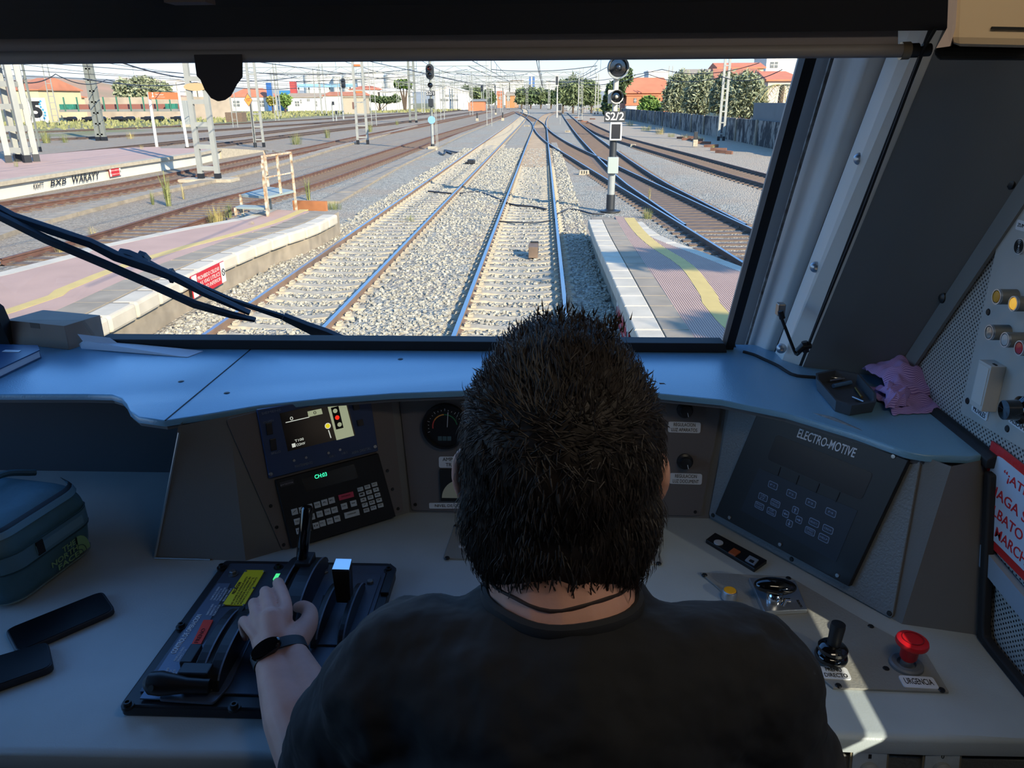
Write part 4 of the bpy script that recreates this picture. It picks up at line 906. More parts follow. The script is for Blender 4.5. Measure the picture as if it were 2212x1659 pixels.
px_tree('dark hedge clump in front of the two-storey white house', (818, 222), 300, [(806, 213, 11, 7), (820, 215, 12, 7), (836, 216, 14, 7), (855, 213, 9, 9)], 1200, 1.0, L_dark, group='bushes', name='bush', cat='bush', stem=.15)
for i, (x, w_, y, h_, d) in enumerate([(1008, 14, 200, 14, 'left of the orange shed'), (1030, 16, 202, 14, 'above the orange shed'), (1055, 12, 205, 12, 'behind the round posts'), (1126, 12, 204, 13, 'right of the depot'), (1146, 14, 203, 14, 'behind the far crossover'), (1168, 14, 205, 14, 'left of the track ahead'), (1190, 14, 207, 12, 'right of the track ahead')]):
    px_tree('bushy distant tree ' + d, (x, 222), 360, [(x, y, w_, h_), (x + 6, y + 5, w_ * .8, h_ * .7), (x, 217, w_ * 1.2, 7)], 1100, 1.5, L_reed if i % 2 else L_dark, group='distant trees', stem=.3)
for i, (x, w_, y, h_, d) in enumerate([(1216, 16, 196, 22, 'leftmost'), (1238, 18, 192, 26, 'second'), (1258, 16, 196, 24, 'third'), (1278, 16, 198, 22, 'rightmost')]):
    px_tree('reedy pale tree in the clump left of the right signal, ' + d, (x, 224), 230, [(x, y, w_, h_), (x, y + 12, w_ * 1.1, h_ * .6), (x, 217, w_ * 1.2, 10)], 2600, 1.3, L_reed, group='reed trees', stem=.3, asp=5)
px_tree('dark cypress-like tree directly behind the right signal', (1320, 236), 190, [(1320, 215, 14, 32), (1340, 180, 12, 34), (1352, 165, 14, 20), (1310, 232, 10, 14)], 3600, 1.0, L_dark, group='trees', stem=.35)
px_tree('bright green bush before the brick house', (1400, 248), 152, [(1402, 224, 20, 15), (1420, 232, 16, 12), (1390, 234, 14, 10)], 1800, .8, L_green, group='bushes', name='bush', cat='bush', stem=.1)
for x, y, rx, ry, Y, d in [(1470, 195, 34, 36, 121, 'leftmost of the olive row'), (1515, 195, 32, 36, 108, 'second of the olive row'), (1570, 196, 30, 36, 95, 'third of the row'), (1612, 200, 36, 40, 85, 'rightmost of the olive row by the block wall')]:
    px_tree('silvery olive tree over the stained wall, ' + d, (x, 262), Y, [(x, y, rx, ry), (x - rx * .5, y + 14, rx * .7, ry * .7), (x + rx * .5, y + 12, rx * .7, ry * .7), (x, y - 14, rx * .6, ry * .7), (x + 4, y + 30, rx * .9, ry * .6), (x - rx * .7, y + 34, rx * .6, ry * .45)], 9000, .55, L_olive, group='olive trees', stem=.14, asp=4, shell=.25)
# palm at the window edge
b = P(1680, 262, 76); t = thing('palm_tree', 'drooping palm fronds at the right edge of the windscreen view', 'palm tree', (b.x, b.y, GZ)); c0 = P(1690, 185, 76)
MB().tube([(b.x, b.y, GZ), c0], [.3, .22], 10).build('trunk', M_bark, t, True)
for k in range(16):
    a = k * 2.4; mb = MB(); pts = [c0 + Vector((math.cos(a) * q * 2.6, math.sin(a) * q * 2.6, .9 * q - 2.2 * q * q)) for q in [j / 9 for j in range(10)]]
    for j in range(1, 10):
        s = (pts[j] - pts[j - 1]).normalized(); w1 = s.cross(Vector((0, 0, 1))).normalized()
        for sg in (-1, 1): mb.add([pts[j], pts[j] + s * .08, pts[j] + w1 * sg * .5 + s * .35 - Vector((0, 0, .25))], [(0, 1, 2)])
    mb.tube(pts, .025, 4); mb.build('frond', L_olive if k % 3 else L_dry, t, fix=False)
# weeds
def weed(label, px, hpx, wpx, n, m, z=GZ, lean=.35, name='weed', cat='weed', group='weeds', thick=.02):
    p = G(px[0], px[1], z); h = metres(hpx, p); w_ = metres(wpx, p); rnd = random.Random(px[0] * 7 + px[1]); mb = MB()
    for _ in range(int(n * .9)):
        a = rnd.random() * 6.283; r = w_ / 2 * math.sqrt(rnd.random()) * .7; b = p + Vector((math.cos(a) * r, math.sin(a) * r, 0)); hh = h * (.45 + .55 * rnd.random()); d = Vector((math.cos(a), math.sin(a), 0)) * (lean * 1.5 * hh * rnd.random()); s = Vector((math.sin(a), -math.cos(a), 0)) * h * thick * .5
        b2 = b + d * .35 + Vector((0, 0, hh * .6)); mb.add([b - s, b + s, b2 + s * .8, b2 - s * .8, b + d + Vector((0, 0, hh))], [(0, 1, 2, 3), (3, 2, 4)])
        if rnd.random() < .7:
            for q in range(3): c = b.lerp(b2, .4 + .3 * q); e = Vector((rnd.gauss(0, 1), rnd.gauss(0, 1), .5)).normalized() * h * .13; mb.add([c, c + e * .5 + s, c + e, c + e * .5 - s], [(0, 1, 2, 3)])
    o = mb.build(name, m, None, fix=False); tag(o, label, cat, group); o['kind'] = 'thing'; return o
weed('dry grass clump at the tip of the near left platform', (722, 452), 22, 50, 160, L_weed); weed('green and dry weed tuft left of the white steps, largest', (468, 482), 40, 60, 130, L_dry)
weed('green weed just left of the white steps', (495, 470), 36, 20, 60, L_weed); weed('tall weed between the sidings left of the big ladder mast', (365, 445), 85, 16, 40, L_weed, lean=.15)
weed('thin tall weed left of the tallest trackside weed', (331, 442), 40, 10, 24, L_weed, lean=.15); weed('thin dry weed right of the tallest trackside weed', (397, 430), 40, 8, 16, L_dry, lean=.15)
weed('tall slender weed behind the white steps, right side', (667, 432), 56, 12, 30, L_weed, lean=.15); weed('sparse green weed growing inside the parallel track', (885, 478), 18, 42, 60, L_weed)
weed('yellowish shrub beside the right platform tip', (1398, 472), 26, 32, 110, L_weed); weed('thin tall stem rising from the yellowish shrub', (1402, 440), 46, 5, 8, L_dry, lean=.1)
weed('tuft on the near left platform paving', (545, 485), 10, 22, 40, L_dry, PZ); weed('dry tuft beside the rusty siding under the wiper', (203, 512), 28, 28, 40, L_dry); weed('dry tuft at the lower left by the siding', (130, 545), 30, 30, 40, L_dry)
weed('bushy green weed at the foot of the braced mast', (100, 309), 34, 26, 80, L_weed); weed('green weed patch right of the braced mast', (140, 308), 20, 24, 60, L_weed); weed('dry bush between the far sidings', (283, 300), 18, 28, 50, L_dry)
weed('green weed cluster left of the ladder mast with orange plates', (640, 312), 28, 36, 100, L_weed); weed('tall weed by the ladder mast with orange plates', (708, 298), 26, 16, 50, L_weed); weed('weed behind the ladder mast with orange plates', (800, 285), 26, 16, 40, L_weed)
weed('round weed right of the perforated mast', (858, 270), 14, 12, 50, L_weed); weed('small tuft on the far platform paving', (305, 322), 12, 18, 30, L_dry, PZ); weed('weed at the feet of the four-legged mast', (36, 360), 18, 14, 30, L_weed, PZ)
for i, (x, y, h_, w_) in enumerate([(1360, 272, 14, 30), (1395, 283, 16, 34), (1425, 290, 18, 30), (1450, 296, 12, 30), (1480, 300, 14, 34), (1512, 304, 12, 30), (1540, 320, 8, 16)]):
    weed('rough grass along the stained wall, clump ' + ['nearest the right signal', 'second from the signal', 'third from the signal', 'fourth from the signal', 'fifth from the signal', 'sixth from the signal', 'farthest from the signal'][i], (x, y), h_, w_, 90, L_weed if i % 2 else L_dry)
rnd = random.Random(5); mb = MB()
for _ in range(7000):
    x = rnd.choice([rnd.uniform(-100, -58), rnd.uniform(-100, -58), rnd.uniform(-57, -34), rnd.uniform(18, 40)]); y = rnd.uniform(110, 300) if x < -57.5 else rnd.uniform(262, 340)
    if x > -48 and abs(x + 4 - (y - 235) * .02) < 16: continue
    h_ = rnd.uniform(.15, .7); a = rnd.random() * 6.28; s = Vector((math.cos(a), math.sin(a), 0)) * .16; b = Vector((x, y, GZ)); mb.add([b - s, b + s, b + s * 1.2 + Vector((0, 0, h_ * .8)), b + Vector((.1, 0, h_)), b - s * 1.2 + Vector((0, 0, h_ * .7))], [(0, 1, 2, 3, 4)])
o = mb.build('meadow_grass', leafmat('meadow', rgb(178, 176, 128), rgb(136, 144, 96)), None, fix=False); tag(o, 'rough green meadow grass at the edge of the yard', 'grass', kind='stuff')
# the tree beside the station whose shade falls on the right platform (it stands outside the frame)
tree('broad tree beside the yard, behind and right of the cab', (14.5, -.6, GZ), [((12.8, 1.9, 7.6), (1.9, .8, .32)), ((12.9, -2.8, 7.6), (1.4, .55, .22)), ((15.6, 2.6, 7.9), (1.2, .7, .3))], 1500, .45, L_dark, group='trees', shell=.1, stem=.12)
# ------------------------------------------------------------------ trackside things
def trough(label, pxl, w0, w1, zt, m=M_conc2):
    line = sorted([G(*p, GZ) for p in pxl], key=lambda p: p.y); t = thing('cable_trough', label, 'cable trough', (line[0].x, line[0].y, GZ), 'cable troughs'); n = 0; sp = walk(smoothline(line, 2), 1.5)
    for (p, a), (q, b) in list(zip(sp, sp[1:]))[:90]:
        d = (q - p).normalized(); s = Vector((d.y, -d.x, 0)); c = [p + s * w0 + d * .02, q + s * w0 - d * .02, q + s * w1 - d * .02, p + s * w1 + d * .02]
        MB().prism([(x.x, x.y, GZ) for x in c], (0, 0, zt - GZ + random.uniform(-.01, .01))).build('cover_slab', m, t)
    return t
trough('concrete cable trough between the near platform tip and the tall left signal', [(712, 440), (780, 402), (860, 358), (930, 325), (1000, 290), (1080, 258)], -.45, .35, -.08)
trough('broken concrete kerb between the two rusty sidings', [(-120, 560), (0, 508), (150, 466), (330, 420), (480, 388), (620, 352), (720, 322), (800, 300), (900, 272)], -.35, .35, -.04)
# white-painted access steps
M_stp = mat('chipped_white_steel', rgb(232, 226, 206), .7, var=.25, scale=9, col2=rgb(176, 140, 104)); M_deck = mat('chequer_deck', rgb(166, 182, 184), .7, var=.1, scale=4)
b = G(575, 455, PZ); t = thing('access_steps', 'white-painted steel steps with railings at the tip of the near left platform', 'steps', (b.x, b.y, GZ))
def S(px, py, dy): return P(px, py, b.y + dy)
dk = [S(519, 421, -.2), S(560, 426, -.3), S(634, 411, 1.4), S(590, 404, 1.6)]
zd = sum(p.z for p in dk) / 4; dk = [G(519, 420, zd), G(576, 425, zd), G(636, 411, zd), G(580, 403, zd)]
MB().prism(dk, (0, 0, -.06)).build('deck', M_deck, t)
st = [G(508, 447, PZ + .22), G(574, 449, PZ + .22), G(582, 444, PZ + .22), G(520, 442, PZ + .22)]; MB().prism(st, (0, 0, -.05)).build('lower_step', M_deck, t)
def leg(p, z0, z1, nm='leg', w_=.06): MB().bar((p.x, p.y, z0), (p.x, p.y, z1), w_).build(nm, M_stp, t)
for p in dk: leg(p, GZ, zd)
for p in (st[0], st[3]): leg(p, PZ, PZ + .2)
hz = zd + 1.05; posts = [dk[1], dk[1].lerp(dk[2], .5), dk[2], dk[3]]
for p in posts: leg(p, zd, hz, 'railing_post')
q1 = st[1] + Vector((.05, -.05, 0)); leg(q1, PZ, zd + .55, 'railing_post'); leg(q1.lerp(dk[1], .35), PZ, zd + .9, 'railing_post')
MB().bar((q1.x, q1.y, zd + .55), (dk[1].x, dk[1].y, hz), .05).bar((dk[1].x, dk[1].y, hz), (dk[2].x, dk[2].y, hz), .05).bar((dk[2].x, dk[2].y, hz), (dk[3].x, dk[3].y, hz), .05).bar((dk[1].x, dk[1].y, zd + .5), (dk[2].x, dk[2].y, zd + .5), .035).build('handrail', M_stp, t)
o = MB().bar(G(628, 446, PZ - .2) + Vector((0, .3, 0)), G(700, 448, PZ - .2) + Vector((0, .3, 0)), .12, .3).build('rusty_beam', mat('rust_beam', rgb(196, 128, 80), .9, var=.3, scale=3)); tag(o, 'rusty orange beam at the tip of the near left platform', 'beam')
# things lying in the tracks
p = G(1152, 552, -.12); t = thing('timber_block', 'wooden block standing on the sleepers of the main track', 'timber block', (p.x, p.y, -.13)); MB().box((p.x, p.y, .0), (.22, .55, .26)).build('block', M_wood, t, bevel=.01); MB().box((p.x + .02, p.y + .29, .02), (.2, .04, .3)).build('end_plate', M_black, t)
p = G(1018, 353, -.12); o = MB().box((p.x, p.y, -.02), (.42, .5, .26)).box((p.x - .25, p.y - .1, -.08), (.2, .2, .12)).build('balise_box', M_black, bevel=.04); tag(o, 'small dark equipment box inside the parallel track', 'equipment box')
rnd = random.Random(3); n = 0
for x, y, L in [(1505, 305, 26), (1520, 311, 30), (1496, 299, 22), (1536, 318, 30), (1552, 326, 34), (1562, 331, 34), (1470, 300, 16), (1483, 303, 20), (1575, 333, 14), (1254, 262, 14), (1262, 264, 16), (1272, 268, 14), (1246, 255, 10), (1280, 258, 12)]:
    p = G(x, y, GZ); L = metres(L, p); o = MB().box((0, 0, 0), (L, .26, .22)).build('old_sleeper', mat('rotten_timber', rgb(150, 108, 90), .95, var=.35, scale=2), bevel=.01); o.location = (p.x, p.y, GZ + .10); o.rotation_euler = (0, .04 * (n % 3 - 1), rnd.uniform(-.7, -.2) if x > 1400 else rnd.uniform(-1.2, .2))
    tag(o, 'discarded reddish timber sleeper in the heap ' + ('beside the outer right siding' if x > 1400 else 'at the buffer stop behind the low signal'), 'old sleeper', 'heap by the outer siding' if x > 1400 else 'heap at the buffer stop'); n += 1
p = G(1501, 318, GZ); t = thing('dwarf_signal', 'tiny black dwarf signal among the old sleepers on the right', 'railway signal', (p.x, p.y, GZ)); MB().box((p.x, p.y, .15), (.35, .3, .5)).build('pedestal', M_conc, t); MB().box((p.x, p.y, .7), (.28, .2, .6)).build('head', M_black, t, bevel=.02)
p = G(1236, 240, GZ); t = thing('buffer_stop', 'grey buffer stop with crossed struts ending the right track', 'buffer stop', (p.x, p.y, GZ)); w_ = metres(22, p); h_ = metres(24, p)
MB().box((p.x, p.y, h_ * .35), (w_, .6, h_ * .7)).build('block', M_grey, t); MB().bar((p.x - w_ * .25, p.y - .4, .2), (p.x + w_ * .2, p.y - .4, h_ * .7), .3, .1).bar((p.x + w_ * .1, p.y - .4, .3), (p.x + w_ * .45, p.y - .4, h_ * .75), .3, .1).build('strut', M_black, t)
def hose(label, px, r=.025, z=-.1):
    o = MB().tube(smoothline([G(x, y, z) for x, y in px], .3), r, 6).build('cable', M_wire, None, True); tag(o, label, 'cable', 'ground cables'); return o
hose('black cable crossing under the main track, nearest', [(1078, 478), (1110, 480), (1150, 481), (1184, 477), (1210, 470)], .02); hose('black cable trailing from the tall right signal base to the main track', [(1205, 462), (1228, 452), (1255, 455), (1280, 462), (1305, 462)], .03)
hose('dark cable across the ballast between the two main tracks', [(925, 413), (985, 418), (1030, 414), (1068, 426), (1098, 440)], .035); hose('dark cable across the sleepers of the main track, thick', [(1098, 440), (1120, 444), (1150, 446), (1180, 452)], .035); hose('tangled black cable at the plinth of the left signal', [(948, 328), (958, 334), (965, 326), (976, 332), (960, 324), (985, 329), (1000, 330)], .05)
for i, (x, y) in enumerate([(1262, 378), (1226, 286), (1138, 274), (1368, 318)]):
    p = G(x, y, GZ); t = thing('marker_block', 'low white concrete marker with three dark slots, ' + ['nearest, right of the main track', 'second, right of the main track', 'between the two main tracks far ahead', 'beside the outer siding'][i], 'marker block', (p.x, p.y, GZ), 'fouling markers'); w_ = metres(26 if i == 0 else 14, p) * .9
    MB().prism([(p.x - w_ / 2, p.y, GZ), (p.x + w_ / 2, p.y, GZ), (p.x + w_ * .42, p.y, GZ + .22), (p.x - w_ * .42, p.y, GZ + .22)], (0, .3, 0)).build('block', M_conc, t)
    for k in (-1, 0, 1): MB().box((p.x + k * w_ * .22, p.y - .005, GZ + .13), (w_ * .08, .02, .14)).build('slot', M_black, t)
for i, (x, y) in enumerate([(1031, 262), (1086, 261), (1071, 248)]):
    p = G(x, y, GZ); t = thing('marker_post', 'tiny dark marker post on a pale foot, ' + ['leftmost', 'rightmost', 'middle'][i] + ' of three left of the parallel track', 'marker post', (p.x, p.y, GZ), 'marker posts'); MB().box((p.x, p.y, .1), (.5, .4, .5)).build('foot', M_conc, t); MB().cyl((p.x, p.y, .3), (p.x, p.y, 1.3), .12, 8).build('post', M_black, t)
ALB[:] = (1, 1, 1)
# ================================================================== THE CAB: shell, windscreen, shelf, desk
ZS, ZD = 2.83, 2.56
WALLX, LEFTX, FLOORZ, CEILZ, REARY = .69, -1.67, 1.72, 3.78, -1.25
M_desk = mat('grey_desk_paint', rgb(170, 180, 182), .38, var=.1, scale=9, bump=.12, bscale=420, bdist=.002)
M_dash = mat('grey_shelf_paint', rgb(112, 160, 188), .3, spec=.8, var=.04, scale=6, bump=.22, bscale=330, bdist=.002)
M_hous = mat('dark_grey_housing', rgb(112, 112, 110), .55, var=.06, scale=7, bump=.18, bscale=300, bdist=.002)
M_inst = mat('brown_grey_plate', rgb(106, 100, 98), .6, var=.05, scale=9, bump=.2, bscale=350, bdist=.002)
M_text = mat('textured_grey_plate', rgb(120, 124, 126), .4, bump=.5, bscale=260, bdist=.003)
M_edge = mat('shelf_edge_grey', rgb(96, 98, 100), .5)
M_bk = mat('satin_black', rgb(24, 25, 28), .38)
M_bk2 = mat('matt_black', rgb(20, 21, 23), .7)
M_gloss = mat('gloss_black', rgb(10, 10, 12), .08, coat=.6)
M_rub = mat('black_rubber', rgb(26, 27, 29), .75)
M_pill = mat('light_pillar_paint', rgb(234, 234, 226), .28, var=.05, scale=5)
M_frm = mat('grey_frame_paint', rgb(118, 120, 118), .5, var=.08, scale=6)
M_pan = mat('dark_side_panel', rgb(104, 106, 104), .6, var=.05, scale=4, bump=.1, bscale=300, bdist=.002)
M_lab = mat('engraved_label_white', rgb(212, 216, 220), .4)
M_scr = mat('screw_steel', rgb(150, 150, 150), .35, metal=1)
M_scrd = mat('dark_screw', rgb(60, 60, 60), .4, metal=.8)
M_chr = mat('chrome', rgb(215, 215, 215), .12, metal=1)
M_alu = mat('aluminium', rgb(190, 194, 198), .35, metal=.9)
M_blind = mat('blind_fabric', rgb(70, 66, 68), .9); M_ovr = mat('overhead_dark', rgb(34, 34, 38), .8)
M_beige = mat('beige_locker', rgb(226, 198, 160), .5, var=.05, scale=5)
M_glow = None
def perforated():
    m = mat('perforated_panel', rgb(172, 172, 166), .55); t = m.node_tree; N = t.nodes; L = t.links; b = N['Principled BSDF']; tc = N.new('ShaderNodeTexCoord'); mp = N.new('ShaderNodeMapping')
    mp.inputs['Rotation'].default_value = (math.radians(45), 0, 0); mp.inputs['Scale'].default_value = (1, 150, 150); L.new(tc.outputs['Object'], mp.inputs[0]); s = N.new('ShaderNodeSeparateXYZ'); L.new(mp.outputs[0], s.inputs[0])
    def M(op, a, b_=None):
        n = N.new('ShaderNodeMath'); n.operation = op
        for i, v in enumerate((a, b_)):
            if v is None: continue
            if isinstance(v, float): n.inputs[i].default_value = v
            else: L.new(v, n.inputs[i])
        return n.outputs[0]
    d = [M('SUBTRACT', M('FRACT', s.outputs[i]), .5) for i in (1, 2)]; r = M('SQRT', M('ADD', M('MULTIPLY', d[0], d[0]), M('MULTIPLY', d[1], d[1])))
    f = M('LESS_THAN', r, .27); x = N.new('ShaderNodeMix'); x.data_type = 'RGBA'; L.new(f, x.inputs[0]); x.inputs[6].default_value = rgb(172, 172, 166); x.inputs[7].default_value = rgb(28, 28, 30); L.new(x.outputs[2], b.inputs['Base Color']); return m
M_perf = perforated()
# shell
struct(MB().bb((LEFTX, REARY, FLOORZ - .05), (WALLX, 1.9, FLOORZ)).build('floor', mat('cab_floor', rgb(70, 72, 74), .8)))
struct(MB().bb((LEFTX - .05, REARY, CEILZ), (WALLX + .05, 1.45, CEILZ + .05)).build('ceiling', mat('cab_ceiling', rgb(96, 96, 96), .7)))
struct(MB().bb((LEFTX - .05, REARY - .05, FLOORZ), (WALLX + .05, REARY, CEILZ)).build('wall_back', mat('cab_rear', rgb(70, 70, 72), .7)))
wl_ = MB()
for a, b in (((LEFTX - .05, REARY, FLOORZ), (LEFTX, 1.9, 2.66)), ((LEFTX - .05, REARY, 3.7), (LEFTX, 1.5, CEILZ)), ((LEFTX - .05, REARY, 2.66), (LEFTX, .05, 3.7)), ((LEFTX - .05, 1.4, 2.66), (LEFTX, 1.62, 3.7))): wl_.bb(a, b)
struct(wl_.build('wall_left', mat('cab_left_wall', rgb(176, 178, 172), .6)))
SILL, WF = 2.73, .72
wr = MB()
for a, b in (((WALLX, REARY, FLOORZ), (WALLX + .05, 1.75, SILL)), ((WALLX, WF, SILL), (WALLX + .05, 1.75, CEILZ)), ((WALLX, REARY, 3.13), (WALLX + .05, WF, CEILZ)), ((WALLX, REARY, SILL), (WALLX + .05, -.7, 3.13))): wr.bb(a, b)
struct(wr.build('wall_right', M_perf))
M_glass = glass('window_glass', (.94, .97, .97, 1), .05); M_ws = glass('tinted_windscreen', (.80, .82, .82, 1), .05)
g_ = MB().bb((LEFTX - .03, .05, 2.66), (LEFTX - .024, 1.4, 3.7)).build('window_2', M_glass); struct(g_)
g_ = MB().bb((WALLX + .03, -.7, SILL), (WALLX + .036, WF, 3.13)).build('window_3', M_glass); struct(g_)
mm = bpy.data.materials.new('mesh_blind'); mm.use_nodes = True; t_ = mm.node_tree; b_ = t_.nodes['Principled BSDF']; b_.inputs['Base Color'].default_value = rgb(60, 60, 62); b_.inputs['Roughness'].default_value = .9
b_.inputs['Alpha'].default_value = .78
o = MB().bb((WALLX + .012, -.7, SILL + .028), (WALLX + .014, WF - .014, 3.13)).build('side_blind', mm); tag(o, 'mesh sun blind drawn down over the right side window, out of view beside the driver', 'blind')
# windscreen
wb = [P(1558, 741, 1.62), P(-30, 735, 1.62)]; zt_ = 3.62
WR = Vector((0, -.25, .55))
def rise(p, k): return p + WR * k
wp = Plane(wb[1], wb[0], wb[1] + WR)
gl = MB().prism([wp.w(-.02, -.02), wp.w((wb[0] - wb[1]).length + .02, -.02), wp.w((wb[0] - wb[1]).length + .045, .82), wp.w(-.02, .82)], wp.n * -.008).build('window_1', M_ws); struct(gl)
WL = (wb[0] - wb[1]).length
fr = MB(); fr.prism([wp.w(-.1, -.05), wp.w(WL + .03, -.05), wp.w(WL + .03, .0), wp.w(-.1, .0)], wp.n * .03)
fr.prism([wp.w(WL, -.05), wp.w(WL + .018, -.05), wp.w(WL + .044, .82), wp.w(WL + .026, .82)], wp.n * .03); 
l0, l1 = wp.uv(wp.at(4, 655))[0], wp.uv(wp.at(28, 716))[0]
fr.prism([wp.w(-.15, -.05), wp.w(l1, 0.0), wp.w(l0, .1), wp.w(l0 - .2, .45), wp.w(-.5, .45)], wp.n * .03)
o = fr.build('windscreen_gasket', M_rub); o['kind'] = 'structure'
# front wall under the windscreen and around the left
struct(MB().bb((LEFTX, 1.63, FLOORZ), (WALLX, 1.68, ZS - .02)).build('wall_front', M_hous))
o = MB().prism([wp.w(-.15, -.2), wp.w(-.15, .82), wp.w(-.8, .82), wp.w(-.8, -.2)], wp.n * -.03).build('trim_1', M_frm); struct(o)
# pillar bands right of the windscreen: from the bottom row of places to the top row
def band(name, label, bot, top, m, smooth=False, ext=1.45):
    B = [G(x, y, ZS - .02) for x, y in bot]; T = []
    for (x, y), b in zip(top, B): t = P(x, y, b.y - .27); T.append(b + (t - b) * ext)
    n = len(B); vs = B + T; back = Vector((0, .05, 0)); vs += [p + back for p in B] + [p + back for p in T]; fs = []
    for i in range(n - 1): fs += [(i, i + 1, n + i + 1, n + i), (2 * n + i, 3 * n + i, 3 * n + i + 1, 2 * n + i + 1), (n + i, n + i + 1, 3 * n + i + 1, 3 * n + i), (i, 2 * n + i, 2 * n + i + 1, i + 1)]
    fs += [(0, n, 3 * n, 2 * n), (n - 1, 3 * n - 1, 4 * n - 1, 2 * n - 1)]
    o = MB().add(vs, fs).build(name, m, None, smooth); o['kind'] = 'structure'; return o
band('trim_2', '', [(1570, 747), (1609, 756)], [(1743, 120), (1799, 120)], M_frm)
band('trim_3', '', [(1607, 757), (1613, 758)], [(1796, 120), (1806, 120)], mat('dirty_seam', rgb(70, 64, 58), .9, var=.6, scale=60, col2=rgb(130, 130, 124)))
import itertools
cb = [(1612, 758), (1622, 760), (1634, 764), (1645, 769), (1656, 773), (1672, 776)]; ct = [(1804, 120), (1822, 120), (1846, 120), (1864, 120), (1884, 120), (1937, 120)]
band('trim_4', '', cb, ct, M_pill, 70)
band('trim_5', '', [(1670, 779), (1684, 792)], [(1934, 120), (1948, 120)], M_rub)
band('trim_6', '', [(1683, 794), (1721, 806)], [(1945, 120), (1988, 120)], M_pill)
band('trim_7', '', [(1720, 806), (1727, 808)], [(1985, 120), (1996, 120)], M_rub)
band('trim_8', '', [(1726, 808), (1728, 809)], [(1995, 120), (2016, 120)], M_pill)
s2 = G(1727, 809, ZS - .02); d1 = P(2014, 120, s2.y - .27); cor = PXW(1943, 800, WALLX - .004); r1 = PXW(2212, 390, WALLX - .004)
def ext(a, b, k): return a + (b - a) * k
q = [s2, ext(r1, cor, 1.1), ext(cor, r1, 2.2), ext(s2, d1, 1.6)]
gv = [[(q[0].lerp(q[1], i / 10)).lerp(q[3].lerp(q[2], i / 10), k / 10) for i in range(11)] for k in range(11)]
vs = [p for r in gv for p in r]; m_ = len(vs); fs = []
for k in range(10):
    for i in range(10): a_ = k * 11 + i; fs += [(a_, a_ + 1, a_ + 12, a_ + 11), (a_ + m_, a_ + 11 + m_, a_ + 12 + m_, a_ + 1 + m_)]
o = MB().add(vs + [p + Vector((0, .03, .01)) for p in vs], fs).build('trim_9', M_pan, None, 60); struct(o)
st_ = ext(r1, cor, 1.06), ext(cor, r1, 2.2); dv = Vector((0, -.042, 0))
o = MB().prism([st_[0], st_[1], st_[1] + dv, st_[0] + dv], (-.006, 0, 0)).build('trim_10', M_frm); struct(o)
for x, y, l in [(2035, 643, 'lower'), (2183, 395, 'upper')]:
    p = PXW(x, y, WALLX - .011); o = MB().lathe([(.0001, .004), (.005, .004), (.0095, .001), (.01, -.002)], p, (-1, 0, 0), 20).build('trim_bolt', M_scrd, None, True); tag(o, l + ' dark round bolt on the sloping metal strip by the perforated wall', 'bolt', 'strip bolts')
for x, y, l in [(1858, 343, 'uppermost'), (1762, 577, 'middle'), (1688, 753, 'lowest')]:
    p = P(x, y, 1.395 - .27 * (757 - y) / 637); p = P(x, y, (G(1690, 797, ZS - .02).y) - .27 * (797 - y) / 677 - .004); o = MB().lathe([(.0001, .005), (.004, .006), (.009, .003), (.0105, -.001)], p, (-.15, -1, .1), 20).build('pillar_bolt', M_alu, None, True); tag(o, l + ' of the round bolts on the light pillar strip', 'bolt', 'pillar bolts')
# shelf (top of the dash)
se = [(-420, 852), (0, 852), (180, 852), (240, 853), (262, 860), (273, 872), (280, 887), (298, 901), (355, 909), (440, 896), (560, 876), (700, 861), (850, 850), (1040, 843), (1240, 842), (1420, 850), (1560, 864), (1700, 892), (1850, 937), (1920, 962), (1960, 976), (2000, 983), (2098, 987)]
edge = [G(x, y, ZS) for x, y in se]; bk = [Vector((WALLX - .005, edge[-1].y + .01, ZS)), Vector((WALLX - .005, 1.63, ZS)), Vector((LEFTX, 1.63, ZS)), Vector((LEFTX, edge[0].y, ZS))]
outline = edge + bk
sh = thing('dash_shelf', 'blue-grey dashboard shelf curving under the windscreen', 'shelf', (-.2, 1.45, ZS))
def rounded_slab(ol, th, r, m, name, par):
    n = len(ol); mb = MB(); c = [Vector((p.x, p.y, 0)) for p in ol]; nrm = []
    for i in range(n):
        t = (c[(i + 1) % n] - c[i - 1]); t.normalize(); nrm.append(Vector((-t.y, t.x, 0)))
    ar = sum(c[i].x * c[(i + 1) % n].y - c[(i + 1) % n].x * c[i].y for i in range(n)); s_ = 1 if ar > 0 else -1
    ringz = [(r, 0), (r * .3, -r * .12), (0, -r * .5), (0, -th)]
    mb.rings([[(p.x + nv.x * d * s_, p.y + nv.y * d * s_, p.z + dz) for p, nv in zip(ol, nrm)] for d, dz in ringz]); return mb.build(name, m, par, 50)
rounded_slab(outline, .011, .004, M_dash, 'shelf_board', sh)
lip = [p for p in edge[1:]]
mb = MB(); mb.rings([[(p.x, p.y + .006, ZS - .009), (p.x, p.y + .006, ZS - .019), (p.x, p.y + .02, ZS - .019), (p.x, p.y + .02, ZS - .009)] for p in edge]); mb.build('edge_lip', M_edge, sh)
a, b = G(357, 908, ZS + .0003), G(541, 755, ZS + .0003); MB().bar(a, b, .0022, .0012).build('joint_line', M_bk2, sh)
for x, y in [(391, 824), (490, 849), (865, 776)]:
    p = G(x, y, ZS); MB().lathe([(.0001, .0012), (.0045, .0012), (.006, .0)], p, n=16).build('screw', M_scrd, sh, True)
sx_ = WALLX - .008
MB().rings([[(sx_ - .012, y, ZS), (sx_ - .004, y, ZS + .007), (sx_ + .006, y, ZS + .008), (sx_ + .006, y, ZS - .014), (sx_ - .012, y, ZS - .014)] for y in (1.30, 1.2, 1.1, edge[-1].y + .005, edge[-1].y - .012)]).build('edge_seal', M_rub, sh, 40, bevel=.002)
